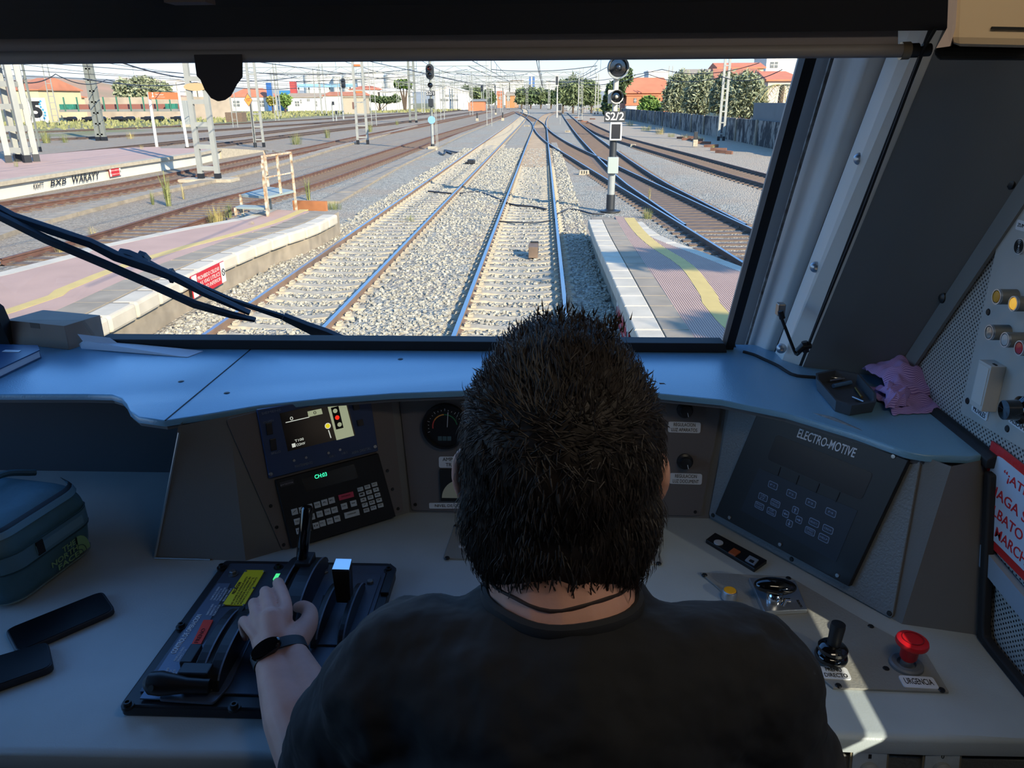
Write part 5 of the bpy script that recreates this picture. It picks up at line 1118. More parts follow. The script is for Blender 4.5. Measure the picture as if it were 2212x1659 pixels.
o = MB().tube(smoothline([G(1606, 760, ZS + .002), G(1628, 766, ZS + .002), G(1650, 776, ZS + .002), G(1680, 790, ZS + .002), G(1700, 803, ZS + .002), G(1722, 812, ZS + .002), G(1775, 816, ZS + .002)], .01), .0035, 8).build('pillar_seal', M_rub, None, True); tag(o, 'black rubber seal at the foot of the light pillar on the shelf', 'seal')
y0_ = G(800, 757, ZS).y; z1_ = P(800, 737, y0_).z
o = MB().prism([Vector((P(212, 757, y0_).x, y0_, ZS)), Vector((P(1572, 750, y0_).x, y0_, ZS)), Vector((P(1566, 742, y0_).x, y0_, z1_)), Vector((P(212, 740, y0_).x, y0_, z1_))], (0, .045, 0)).build('trim_11', M_rub, None, bevel=.002); struct(o)
# desk
dk = thing('driver_desk', 'blue-grey driver desk top spanning the cab under the shelf', 'desk', (-.3, 1.0, FLOORZ))
rear = [(-500, 1626), (0, 1627), (600, 1627)]
ol = [Vector((LEFTX, .71, ZD)), Vector((-.3, .725, ZD)), Vector((-.12, .79, ZD)), Vector((.28, .79, ZD)), G(1780, 1590, ZD), G(2000, 1598, ZD), Vector((WALLX - .004, G(2212, 1600, ZD).y, ZD)), Vector((WALLX - .004, 1.6, ZD)), Vector((LEFTX, 1.6, ZD))]
rounded_slab(ol, .026, .012, M_desk, 'desk_top', dk)
MB().bb((LEFTX, .745, FLOORZ), (-.42, .80, ZD - .026)).build('front_panel', M_hous, dk); MB().bb((.4, .86, FLOORZ), (WALLX - .004, .9, ZD - .026)).build('front_panel', M_hous, dk)
sx_ = WALLX - .004
def seal(y, z, dy, dz): return [(sx_ - .014, y, z), (sx_ - .014, y + dy, z + dz), (sx_, y + dy, z + dz), (sx_, y, z)]
MB().rings([seal(1.062, ZS - .02, -.016, 0), seal(.995, ZD + .03, -.016, 0), seal(.985, ZD + .003, -.014, .012), seal(.955, ZD, -.002, .013), seal(.74, ZD, -.002, .013)]).build('wall_seal', M_rub, dk, 40, bevel=.003)
# instrument housing: faces between desk and shelf
hs = thing('instrument_housing', 'dark grey instrument housing curving round the driver between desk and shelf', 'dashboard', (-.1, 1.35, ZD))
A_, B_, C_, D_ = G(335, 1206, ZD), G(480, 1210, ZD), G(603, 1190, ZD), G(880, 1108, ZD)
E_, F_ = G(893, 1107, ZD), G(1533, 1120, ZD); H_, R_ = G(1948, 1348, ZD), Vector((WALLX - .008, G(2096, 1372, ZD).y, ZD))
def upv(a, b, deg):
    u = (b - a).normalized(); n = u.cross(Vector((0, 0, 1))); n = -n if n.y < 0 else n; return Vector((0, 0, 1)) * math.cos(math.radians(deg)) + n * math.sin(math.radians(deg))
LEAN = 11
PL = Plane(C_, D_, C_ + upv(C_, D_, LEAN)); PC = Plane(E_, F_, E_ + upv(E_, F_, LEAN)); PR = Plane(F_, H_, F_ + upv(F_, H_, LEAN)); PA = Plane(A_, B_, A_ + upv(A_, B_, LEAN))
ZT = ZS - .007
def top_on(pl, p): k = (ZT - ZD) / pl.v.z; return p + pl.v * k
chain = [A_, B_, C_, D_, E_, F_, H_, R_]
tA, tB, tC, tD, tE, tF, tH = top_on(PA, A_), top_on(PA, B_), None, None, None, None, None
def meet(pa, pb, z):                       # where two faces cross at height z
    n1, n2 = pa.n, pb.n; A2 = Matrix(((n1.x, n1.y), (n2.x, n2.y))); r = Vector((pa.o.dot(n1) - n1.z * z, pb.o.dot(n2) - n2.z * z)); s = A2.inverted() @ r; return Vector((s.x, s.y, z))
tB = meet(PA, PL, ZT); tD = meet(PL, PC, ZT); tF = meet(PC, PR, ZT); B2, D2, F2 = meet(PA, PL, ZD), meet(PL, PC, ZD), meet(PC, PR, ZD)
tA = G(385, 920, ZT); tH = top_on(PR, H_); tR = Vector((WALLX - .008, 1.075, ZT))
bots = [A_, B2, D2, F2, H_, R_]; tops = [tA, tB, tD, tF, tH, tR]
mb = MB()
for i in range(len(bots) - 1):                  # each face as a smooth ruled patch
    g = [[bots[i].lerp(bots[i + 1], a / 8).lerp(tops[i].lerp(tops[i + 1], a / 8), b / 8) for a in range(9)] for b in range(9)]
    mb.add([p for r in g for p in r], [(b * 9 + a, b * 9 + a + 1, b * 9 + a + 10, b * 9 + a + 9) for b in range(8) for a in range(8)])
mb.add([A_, tA, Vector((tA.x, 1.6, ZT)), Vector((A_.x, 1.6, ZD))], [(0, 1, 2, 3)])
mb.build('housing_shell', M_hous, hs, 30, fix=False)
MB().bb((LEFTX, 1.50, ZD), (A_.x + .02, 1.52, ZT)).build('niche_back', mat('niche_dark', rgb(62, 64, 70), .6), hs)
MB().tube([A_ + Vector((.001, -.001, .004)), tA + Vector((0, -.001, -.012))], .0022, 6).build('corner_edge', M_alu, hs); MB().tube([A_ + Vector((0, -.002, .002)), A_.lerp(B2, .62) + Vector((0, -.002, .002))], .0018, 6).build('foot_edge', M_alu, hs)
# ------------------------------------------------------------------ instruments on the left face
def screw(pl, px, py, h, par, r=.0035, m=None, name='screw', slot=True):
    p = pl.at(px, py, h); o = MB().lathe([(.0001, .0016), (r * .8, .0015), (r, .0003), (r, -.001)], p, pl.n, 14).build(name, m or M_scrd, par, True)
    return o
def ring_px(pl, px, py, r, h0, h1, m, par, name, n=28):
    p = pl.at(px, py, h0); return MB().cyl(p, p + pl.n * (h1 - h0), r, n).build(name, m, par, 35)
def lab(pl, cx, cy, wpx, hpx, lines, par, m=None, ink=None, h0=0.0, tilt=None, name='label_plate', rot=None):
    """engraved label plate, centred on a pixel, sized in pixels across"""
    c = pl.at(cx, cy, h0); sc = (c - CAM).dot(_W @ Vector((0, 0, 1))) / F; u, v = pl.uv(c)
    a = pl.at(cx - wpx / 2, cy - (tilt or 0) * wpx / 2, h0); b = pl.at(cx + wpx / 2, cy + (tilt or 0) * wpx / 2, h0); d = pl.uv(b)[0] - pl.uv(a)[0], pl.uv(b)[1] - pl.uv(a)[1]; w_ = math.hypot(*d); r = math.atan2(d[1], d[0])
    t = pl.at(cx, cy - hpx / 2, h0); bt = pl.at(cx, cy + hpx / 2, h0); h_ = (t - bt).length
    o = plate(name, pl, rectuv(u, v, w_, h_, h_ * .2, r), h0, h0 + .0016, m or M_lab, par)
    nl = len(lines); ca, sa = math.cos(r), math.sin(r)
    for i, s in enumerate(lines):
        dv = h_ * (0 if nl == 1 else (.24 - .48 * i / (nl - 1))); k = .40 * (min(1, len(s) / max(len(q) for q in lines)) if nl > 1 else 1)
        p0 = pl.w(u - ca * w_ * k - sa * dv, v - sa * w_ * k + ca * dv, h0); p1 = pl.w(u + ca * w_ * k - sa * dv, v + sa * w_ * k + ca * dv, h0)
        letters('lettering', pl, p0, p1, s, ink or M_ink, o, .0019, h_ * (.5 if nl == 1 else .32), thick=.0002)
    return o
M_blue = mat('dark_blue_panel', rgb(36, 60, 104), .5); M_scrn = mat('dark_screen', rgb(24, 20, 18), .2)
M_lit = mat('screen_pale', rgb(150, 156, 132), .6, emit=rgb(176, 184, 150), emit_s=.42); M_litw = mat('screen_white', rgb(200, 204, 196), .6, emit=rgb(214, 218, 206), emit_s=.5)
M_litr = mat('screen_red', rgb(220, 50, 30), .6, emit=rgb(230, 46, 26), emit_s=.7); M_lity = mat('screen_yellow', rgb(220, 200, 30), .6, emit=rgb(226, 206, 30), emit_s=.6)
M_green = mat('green_segments', rgb(60, 240, 170), .5, emit=rgb(60, 244, 176), emit_s=1.0); M_keyw = mat('key_pale', rgb(190, 200, 206), .45); M_keyr = mat('key_pink_red', rgb(204, 62, 92), .45)
pl = PL
t = tag(slab('instrument_plate', pl, [(487, 905), (609, 1188), (664, 1173), (870, 1103), (842, 845), (660, 862)], .0, .004, M_inst, None, rnd=.008), 'dark brown-grey instrument plate left of the driver, holding the blue display', 'instrument plate', 'instrument plates')
for x, y in [(585, 1093), (598, 1139), (613, 1177), (837, 1017), (848, 1057), (860, 1099)]: screw(pl, x, y, .004, t)
# blue signalling display
t = thing('signalling_display', 'dark blue signalling display with red light symbol left of the driver head', 'display', pl.at(690, 950, 0))
slab('front_panel', pl, [(553, 884), (580, 1032), (814, 972), (795, 845)], .004, .012, M_blue, t, .001)
s_ = slab('screen', pl, [(604, 893), (622, 975), (768, 940), (747, 860)], .012, .0125, M_scrn, t)
H = .0126
slab('pale_field', pl, [(705.5, 871), (745, 863), (765, 941), (727, 951)], H, H + .0003, M_lit, s_)
slab('signal_symbol', pl, [(714.5, 881), (731, 877), (742, 924), (726, 928)], H + .0003, H + .0006, M_bk2, s_)
for x, y, m in [(724, 887.5, M_lit), (728.5, 902, M_litr), (733.5, 917, M_lit)]: ring_px(pl, x, y, .0042, H + .0006, H + .0009, m, s_, 'signal_dot', 20)
ring_px(pl, 708, 920, .0057, H, H + .0004, M_litw, s_, 'ball_ring'); ring_px(pl, 708, 920, .0042, H + .0004, H + .0007, M_lity, s_, 'yellow_ball')
MB().bar(pl.at(709.5, 929, H), pl.at(715, 946, H), .0018, .0004, pl.n).build('ball_stem', M_litw, s_); MB().bar(pl.at(617, 913, H), pl.at(668, 901, H), .0014, .0004, pl.n).build('scale_line', M_litw, s_)
slab('speed_box', pl, [(664, 889), (694, 882.5), (697, 894), (666.5, 901)], H, H + .0003, M_lit, s_)
letters('lettering', pl, pl.at(677, 892.5, H), pl.at(683, 891, H), '0', M_bk2, s_, .0005, .006); letters('lettering', pl, pl.at(626.5, 905, H), pl.at(633, 903.5, H), '0', M_litw, s_, .0002, .0065)
letters('lettering', pl, pl.at(637, 953, H), pl.at(656, 948, H), 'T100', M_litw, s_, .0002, .0045); letters('lettering', pl, pl.at(640, 962, H), pl.at(659, 957, H), 'CONV', M_litw, s_, .0002, .0045); slab('white_square', pl, [(630, 959), (637.5, 957), (639, 965), (631.5, 967)], H, H + .0003, M_litw, s_)
for x, y, hh in [(581.5, 926, 26), (590, 960, 26), (769, 879, 14), (777.7, 913, 14)]: slab('push_key', pl, [(x - 8, y - hh / 2 + 2), (x + 5, y - hh / 2 - 1), (x + 8, y + hh / 2 - 2), (x - 5, y + hh / 2 + 1)], .012, .015, M_bk, t, .0008)
for s, a, b in [('SIEMENS', (565, 894), (606, 885)), ('VOLUMEN', (568, 914), (591, 908)), ('BRILLO', (586, 980), (606, 975)), ('ASFA DIGITAL', (760, 979), (801, 968)), ('MANTENIMIENTO', (637, 1008), (675, 999)), ('USB 1', (712, 987), (724, 984)), ('USB 2', (738, 980), (750, 977))]:
    letters('lettering', pl, pl.at(*a, .012), pl.at(*b, .012), s, mat('pale_print', rgb(120, 132, 150), .7), t, .0125, .0042 if len(s) < 12 else .005)
for x, y in [(634.7, 994.4), (660.7, 988), (709, 978), (734, 971)]: ring_px(pl, x, y, .0024, .012, .0145, M_scr, t, 'jack', 14)
for x, y in [(585, 1024), (810, 964.5)]: screw(pl, x, y, .012, t, .004, M_scr)
# radio keypad unit
t = thing('radio_unit', 'black radio unit with green CH:03 readout and pale keys, under the blue display', 'radio', pl.at(720, 1080, 0))
slab('front_panel', pl, [(593, 1036), (628, 1182), (851, 1113), (814, 978)], .004, .014, M_bk2, t, .001)
s_ = slab('screen', pl, [(651, 1035), (764, 1002), (774, 1032), (661, 1062)], .014, .0145, mat('amber_dark', rgb(44, 36, 24), .25), t)
letters('lettering', pl, pl.at(680, 1031, .0146), pl.at(706, 1024, .0146), 'CH:03', M_green, s_, .0148, .0075)
slab('maker_badge', pl, [(604, 1042), (633, 1034), (636, 1045), (607, 1053)], .014, .0146, mat('badge_dark', rgb(52, 50, 56), .5), t); letters('lettering', pl, pl.at(606, 1048, .0146), pl.at(633, 1041, .0146), 'prisma', mat('badge_print', rgb(150, 146, 156), .6), t, .0149, .004)
def key(x, y, wpx, hpx, m, s=None, sl=-.27):
    c = [(-wpx / 2 - hpx * .1, -hpx / 2), (wpx / 2 - hpx * .1, -hpx / 2), (wpx / 2 + hpx * .1, hpx / 2), (-wpx / 2 + hpx * .1, hpx / 2)]
    k = slab('key', pl, [(x + a, y + b + a * sl) for a, b in c], .014, .0168, m, t, .0005)
    if s: letters('lettering', pl, pl.at(x - wpx * .3, y + wpx * .3 * -sl, .0168), pl.at(x + wpx * .3, y - wpx * .3 * -sl, .0168), s, M_ink, k, .0170, .0030, thick=.0001)
for x, y, s in [(636, 1105, '/'), (652, 1101, '-'), (668, 1095, '+'), (685, 1090, 'O'), (700.5, 1085, 'A'), (715.7, 1080.5, 'K'), (641.8, 1126, 'TND'), (657, 1121, 'M1'), (673, 1116, 'M2'), (690, 1110, 'SVS'), (706.8, 1105, '[2]'), (722, 1101, '/EXT'), (743, 1093, 'SVR'), (763, 1087, 'TEMP'), (646, 1146, 'M'), (664, 1141, 'R'), (682, 1135, '[J'), (696, 1130, 'M-'), (712, 1125, 'M+'), (727.6, 1120, 'VOL')]: key(x, y, 13, 13, M_keyw, s)
key(747, 1071, 32, 12, M_keyr, 'EMERGENCIA'); key(759.5, 1109.6, 32, 13, M_keyw, 'CONFIRMACION')
for r in range(5):
    for c in range(3): key(777.7 + c * 15.2 + r * 3.3, 1056.5 - c * 5.2 + r * 11.3, 12, 8.5, M_keyw, [['C', 'MR', 'AUT'], ['1', '2', '3'], ['4', '5', '6'], ['7', '8', '9'], ['MENU', '0', 'OK']][r][c])
# ------------------------------------------------------------------ centre face, mostly behind the driver head
pl = PC
t = tag(slab('instrument_plate', pl, [(862, 845), (890, 1101), (1512, 1113), (1562, 852)], 0, .004, M_inst, None, rnd=.008), 'centre instrument plate behind the driver head, with gauges and dimmer knobs', 'instrument plate', 'instrument plates')
for x, y in [(897, 1090), (1502, 1106)]: screw(pl, x, y, .004, t)
t = thing('ammeter', 'round black traction ammeter with coloured arc, half hidden by the driver hair', 'gauge', pl.at(962, 920, 0)); R_g = (pl.at(962, 920) - pl.at(912, 920)).length; p0 = pl.at(962, 920, .004)
MB().lathe([(.0001, .006), (R_g * .86, .006), (R_g * .88, .012), (R_g * .97, .012), (R_g, .0)], p0, pl.n, 40).build('case', M_bk, t, True)
def arc(r, a0, a1, m, nm, w_=.0022):
    mb = MB(); u0, v0 = pl.uv(p0); q = [math.radians(a0 + (a1 - a0) * j / 14) for j in range(15)]
    mb.rings([[pl.w(u0 + rr * math.cos(a), v0 + rr * math.sin(a), h) for rr, h in ((r - w_ / 2, .0102), (r + w_ / 2, .0102), (r + w_ / 2, .0106), (r - w_ / 2, .0106))] for a in q]); mb.build(nm, m, t)
arc(R_g * .52, 190, 150, mat('arc_red', rgb(200, 70, 60), .6), 'red_arc'); arc(R_g * .52, 149, 95, mat('arc_orange', rgb(206, 140, 60), .6), 'orange_arc'); arc(R_g * .52, 94, 10, mat('arc_green', rgb(40, 110, 70), .6), 'green_arc')
u0, v0 = pl.uv(p0); mb = MB()
for k in range(19):
    a = math.radians(200 - 220 * k / 18); mb.bar(pl.w(u0 + R_g * .68 * math.cos(a), v0 + R_g * .68 * math.sin(a), .0104), pl.w(u0 + R_g * (.78 if k % 3 == 0 else .73) * math.cos(a), v0 + R_g * (.78 if k % 3 == 0 else .73) * math.sin(a), .0104), .0008, .0004, pl.n)
mb.build('scale_marks', M_lab, t); MB().bar(pl.w(u0 + R_g * .1, v0 - R_g * .02, .011), pl.w(u0 + R_g * .14, v0 + R_g * .62, .011), .0012, .0006, pl.n).build('needle', M_lab, t)
for k in (-1, 0, 1): plate('readout_cell', pl, rectuv(u0 - R_g * .02 + k * R_g * .2, v0 - R_g * .52, R_g * .17, R_g * .19, .001), .0102, .0107, mat('cell_teal', rgb(70, 96, 100), .5), t)
t = thing('fuel_gauge', 'square fuel level gauge with pale half-disc scale, half hidden by the driver ear', 'gauge', pl.at(990, 1050, 0)); slab('case', pl, [(950, 1012), (953, 1080), (1046, 1081), (1046, 1013)], .004, .012, M_bk2, t, .001)
c = pl.at(995, 1076, .012); ra = (pl.at(995, 1076) - pl.at(955, 1076)).length; u1, v1 = pl.uv(c); MB().prism([pl.w(u1 + ra * math.cos(math.pi * j / 20), v1 + ra * math.sin(math.pi * j / 20), .012) for j in range(21)], pl.n * .0006).build('scale', mat('scale_cream', rgb(196, 190, 160), .6), t)
o = lab(pl, 990, 998, 84, 24, ['AMP. MOTOR', 'TRACCION'], None, h0=.004); tag(o, 'pale label AMP. MOTOR TRACCION under the round ammeter', 'label', 'engraved labels')
o = lab(pl, 990, 1092, 126, 12, ['NIVEL DE COMBUSTIBLE'], None, h0=.004); tag(o, 'pale label NIVEL DE COMBUSTIBLE under the fuel gauge', 'label', 'engraved labels')
for y, s, d in [(885, 'REGULACION;LUZ APARATOS', 'upper'), (996, 'REGULACION;LUZ DOCUMENT', 'lower')]:
    t = thing('dimmer_knob', d + ' black dimmer knob right of the driver head', 'knob', pl.at(1479, y, 0), 'dimmer knobs'); p = pl.at(1479, y, .004); MB().lathe([(.0155, 0), (.0155, .006), (.011, .008), (.0105, .02), (.0001, .021)], p, pl.n, 28).build('knob_body', M_bk, t, True); u1, v1 = pl.uv(p); MB().bar(pl.w(u1 + .002, v1 - .002, .0255), pl.w(u1 + .004, v1 - .010, .0255), .0012, .0006, pl.n).build('pointer', M_lab, t)
    o = lab(pl, 1478 if d == 'upper' else 1481, y + 38, 70, 23, s.split(';'), None, h0=.004, tilt=.03); tag(o, 'pale label ' + s.replace(';', ' ') + ' under the ' + d + ' dimmer knob', 'label', 'engraved labels')
# ------------------------------------------------------------------ right face: keypad display
pl = PR
t = tag(slab('instrument_plate', pl, [(1583, 856), (1534, 1114), (1930, 1336), (1993, 988), (1800, 900)], 0, .005, M_text, None, .001, rnd=.008), 'grey textured instrument plate right of the driver, holding the black keypad display', 'instrument plate', 'instrument plates')
for x, y in [(1983, 986), (1540, 1113), (1710, 1208), (1921, 1325)]: screw(pl, x, y, .005, t, .0045)
t = thing('keypad_display', 'black keypad display unit with slanted white lettering right of the driver', 'display', pl.at(1760, 1060, 0))
slab('front_panel', pl, [(1652, 872), (1552, 1109), (1841, 1265), (1971, 993)], .005, .016, M_bk, t, .0015)
k_ = mat('keypad_screen', rgb(34, 36, 42), .25); o = slab('screen', pl, [(1677, 938), (1657, 992), (1861, 1081), (1887, 1022)], .016, .0166, k_, t, rnd=.008)
slab('keypad_area', pl, [(1640, 1011), (1600, 1102), (1806, 1214), (1853, 1103)], .016, .0165, mat('keypad_blue_black', rgb(28, 34, 46), .45), t)
mb = MB()
for a, b in [((1686, 1009), (1680, 1028)), ((1726, 1027), (1719, 1047)), ((1770, 1045), (1762, 1065)), ((1814, 1064), (1805, 1085))]: mb.bar(pl.at(*a, .0167), pl.at(*b, .0167), .0012, .0006, pl.n)
mb.build('divider_line', M_bk2, t)
letters('lettering', pl, pl.at(1722, 935, .016), pl.at(1848, 980, .016), 'ELECTRO-MOTIVE', mat('logo_white', rgb(206, 212, 220), .5), t, .0166, .0165, bold=.012, shear=.22)
M_kl = mat('key_outline', rgb(132, 150, 178), .5); M_kf = mat('key_face', rgb(46, 54, 70), .5)
ang = math.atan2(*reversed([b - a for a, b in zip(pl.uv(pl.at(1670, 1048.5)), pl.uv(pl.at(1795, 1107)))]))
def ekey(x, y, w_, h_, s, rot=0.0):
    u, v = pl.uv(pl.at(x, y, .0165)); k = plate('key', pl, rectuv(u, v, w_, h_, .003, ang + rot), .0165, .0172, M_kl, t); plate('key_face', pl, rectuv(u, v, w_ - .0022, h_ - .0022, .0025, ang + rot), .0172, .0175, M_kf, k)
    if s:
        L2 = s.split(';'); a = ang
        for i, q in enumerate(L2):
            dv = 0 if len(L2) == 1 else (.0025 - .005 * i); hw = min(w_ * .36, .0022 * len(q)); cu, cv = u - math.sin(a) * dv, v + math.cos(a) * dv
            letters('lettering', pl, pl.w(cu - math.cos(a) * hw, cv - math.sin(a) * hw, .0175), pl.w(cu + math.cos(a) * hw, cv + math.sin(a) * hw, .0175), q, M_kl, k, .0177, .0034, thick=.0001)
    return k, u, v
KW, KH = .0195, .0125
for x, y, s in [(1670, 1048.5, 'F1'), (1710, 1067, 'F2'), (1751.7, 1086.6, 'F3'), (1795, 1107, 'F4'), (1648.6, 1074, 'UN;IT'), (1675, 1087, 'MAIN;MENU'), (1640.6, 1092.6, 'BRIGHT;DIM'), (1666.8, 1105.5, 'OP;POWER'), (1758.8, 1129, 'SELECT'), (1788.7, 1143.3, 'CREW'), (1750, 1147.6, 'SPEED;CONTROL'), (1779.6, 1162.4, 'HELP')]: ekey(x, y, KW, KH, s)
for x, y, d in [(1697.6, 1110, (-1, 0)), (1718.4, 1102, (0, 1)), (1705.5, 1130.5, (0, -1)), (1726, 1123, (1, 0))]:
    k, u, v = ekey(x, y, .0125, .0125, None); a = ang; dx = (d[0] * math.cos(a) - d[1] * math.sin(a), d[0] * math.sin(a) + d[1] * math.cos(a)); nx = (-dx[1], dx[0])
    q = [(-.004, -.0008), (.0005, -.0008), (.0005, -.0026), (.0042, 0), (.0005, .0026), (.0005, .0008), (-.004, .0008)]; plate('arrow', pl, [(u + dx[0] * i + nx[0] * j, v + dx[1] * i + nx[1] * j) for i, j in q], .0175, .0178, M_kl, k)
for x, y in [(1679, 891), (1797, 935), (1930, 986), (1576, 1118), (1685, 1176), (1809, 1243)]: screw(pl, x, y, .016 if y < 1100 else .017, t, .004, M_scr)
# ------------------------------------------------------------------ overhead: blind, console, locker
YB = 1.10
t = thing('roller_blind', 'dark roller sun blind drawn down along the top of the windscreen', 'blind', P(1000, 60, YB)); z0, z1 = P(1000, 72, YB).z, P(1000, 137, YB).z
x0, x1 = LEFTX + .02, P(1955, 110, YB).x
def zrow(py, px): return P(px, py, YB)
q = []
ta, tb = P(-300, 74, YB), P(1940, 74, YB); ba, bb_ = P(-300, 141, YB), P(1940, 122, YB)
MB().prism([P(-300, 40, YB), P(1940, 40, YB), P(1940, 112, YB), P(-300, 124, YB)], (0, .004, 0)).build('fabric', mat('blind_fabric_pale', rgb(150, 142, 144), .9), t)
MB().tube([P(-300, 128, YB) + Vector((0, -.002, 0)), P(1945, 110, YB) + Vector((0, -.002, 0))], .0085, 10).build('bottom_bar', mat('blind_bar', rgb(150, 144, 142), .5), t, True)
pt = [(418, 118), (522, 117), (522, 166), (510, 182), (497, 207), (484, 216), (470, 219), (455, 212), (441, 193), (432, 172), (424, 164)]
MB().prism([P(x, y, YB - .012) for x, y in pt], (0, .005, 0)).build('pull_tab', mat('tab_dark', rgb(60, 56, 58), .85), t, bevel=.001)
a, b = P(1945, 110, YB), P(1998, 108, YB); MB().cyl(a, a.lerp(b, .35), .011, 14).build('end_cap', mat('bar_end_metal', rgb(150, 136, 116), .4, metal=.6), t, True); MB().cyl(a.lerp(b, .3), a.lerp(b, .7), .009, 14).cyl(a.lerp(b, .7), a.lerp(b, .85), .005, 10).lathe([(.0001, 0), (.008, .002), (.008, .012), (.0001, .014)], a.lerp(b, .82), b - a, 14).build('guide_knob', M_bk, t, True)
o = MB().tube([P(2022, 60, YB - .02), P(1994, 108, YB - .01), P(1860, 465, 1.24), P(1748, 742, 1.385)], .0022, 6).build('guide_cord', M_rub, t)
# dark overhead console above the blind
t = thing('overhead_console', 'dark overhead console running above the blind across the cab', 'console', (-.5, .8, 3.46)); pz = P(1000, 70, YB)
MB().prism([Vector((LEFTX, YB + .25, pz.z + .02)), Vector((LEFTX, YB - .015, pz.z - .004)), Vector((LEFTX, YB - .03, pz.z + .03)), Vector((LEFTX, .78, CEILZ - .002)), Vector((LEFTX, YB + .25, CEILZ - .002))], (P(2046, 60, YB).x - LEFTX, 0, 0)).build('console_body', M_ovr, t)
a = P(370, 4, .93); MB().box(P(410, 2, 1.0) + Vector((0, 0, .012)), (.05, .03, .03)).build('catch', mat('catch_grey', rgb(110, 96, 92), .7), t)
# beige locker at the top right, black underside strip, pale end
t = thing('overhead_locker', 'beige overhead locker corner lit warm at the upper right', 'locker', P(2130, 60, .8))
yl0 = .80
c = [P(2058, -60, yl0), P(2240, -60, yl0), P(2240, 104, yl0), P(2052, 100, yl0)]
lk_ = ray(2050, 60); lk_ = Vector((lk_.x / lk_.y, 1, max(0, lk_.z / lk_.y))) * .2 + Vector((.012, 0, 0))
MB().prism(c, lk_).build('locker_body', M_beige, t, bevel=.008)
MB().prism([P(2052, -60, yl0 - .001), P(2072, -60, yl0 - .001), P(2064, 60, yl0 - .001), P(2052, 100, yl0 - .001), P(2022, 104, yl0), P(2046, 60, yl0), P(2050, -60, yl0)], lk_ * .5).build('end_panel', mat('locker_end', rgb(196, 176, 168), .5), t)
MB().prism([P(2018, 100, yl0 + .02), P(2240, 106, yl0 + .02), P(2240, 131, yl0 + .02), P(2030, 130, yl0 + .02), P(2016, 120, yl0 + .02)], lk_ * .6).build('underside_seal', M_rub, t, bevel=.004)
MB().bar(P(2142, 60, yl0 - .002), P(2240, 62, yl0 - .002), .002, .002).build('door_gap', M_bk2, t)
ld = bpy.data.lights.new('cab_fill_light', 'AREA'); ld.shape = 'RECTANGLE'; ld.size = .48; ld.size_y = .2; ld.energy = 1.4; ld.color = (1, .86, .66); lo = bpy.data.objects.new('cab_fill_light', ld); COL.objects.link(lo); lo.location = (.42, .30, CEILZ - .045)  # added fill light, out of view, brightens the locker and the cab
MB().bb((.12, .18, CEILZ - .03), (.66, .42, CEILZ)).build('added_fill_lamp', mat('fill_lamp_diffuser', rgb(240, 236, 226), .5)); tag(bpy.data.objects['added_fill_lamp'], 'added rectangular fill lamp on the cab ceiling behind the driver, unseen', 'lamp')
# ------------------------------------------------------------------ hook and rod by the pillar
t = thing('hold_back_rod', 'thin black bent rod hanging from a metal bracket on the light pillar', 'rod', P(1690, 690, 1.4)); Yh = 1.40
a = P(1686, 668, Yh + .03); MB().box(a, (.014, .02, .024)).build('bracket', M_scr, t, bevel=.002); MB().tube([P(1686, 672, Yh), P(1690, 688, Yh)], .0055, 10).build('pivot', M_scrd, t, True)
MB().tube(smoothline([P(1687, 684, Yh), P(1703, 725, Yh), P(1716, 758, Yh), P(1722, 766, Yh - .005), P(1730, 758, Yh - .01)], .01), .003, 8).build('rod', M_scrd, t, True)
MB().tube([P(1722, 760, Yh - .01), P(1735, 748, Yh - .012), P(1752, 747, Yh - .012)], [.006, .008, .005], 10).tube([P(1738, 738, Yh - .012), P(1741, 760, Yh - .012)], [.006, .006], 10).build('clamp_knob', M_bk, t, True)
# ------------------------------------------------------------------ right wall panel
WPX = WALLX - .0015
PW = Plane((WPX, 1.3, 2.5), (WPX, .7, 2.5), (WPX, 1.3, 3.0))           # u runs towards the viewer, n points into the cab
def ext_px(a, b, k): return (a[0] + (b[0] - a[0]) * k, a[1] + (b[1] - a[1]) * k)
u = lambda x, y: PW.uv(PW.at(x, y))
tl, bl, br = u(2179, 437), u(2079, 892), u(2205, 965); d = (br[0] - bl[0], br[1] - bl[1]); top2 = u(2212, 446); dt = (top2[0] - tl[0], top2[1] - tl[1])
wp_ = tag(plate('wall_panel', PW, roundpoly([bl, (bl[0] + d[0] * 2.1, bl[1] + d[1] * 2.1), (tl[0] + dt[0] * 6, tl[1] + dt[1] * 6), tl], .006), 0, .004, mat('pale_grey_panel', rgb(176, 178, 174), .45, var=.08, scale=14), bevel=.001), 'pale grey switch panel on the perforated right wall', 'wall panel')
for x, y in [(2186, 460), (2135, 674), (2090, 866), (2176, 926)]: screw(PW, x, y, .004, wp_, .0055)
rr_ = metres(17, PW.at(2160, 640))
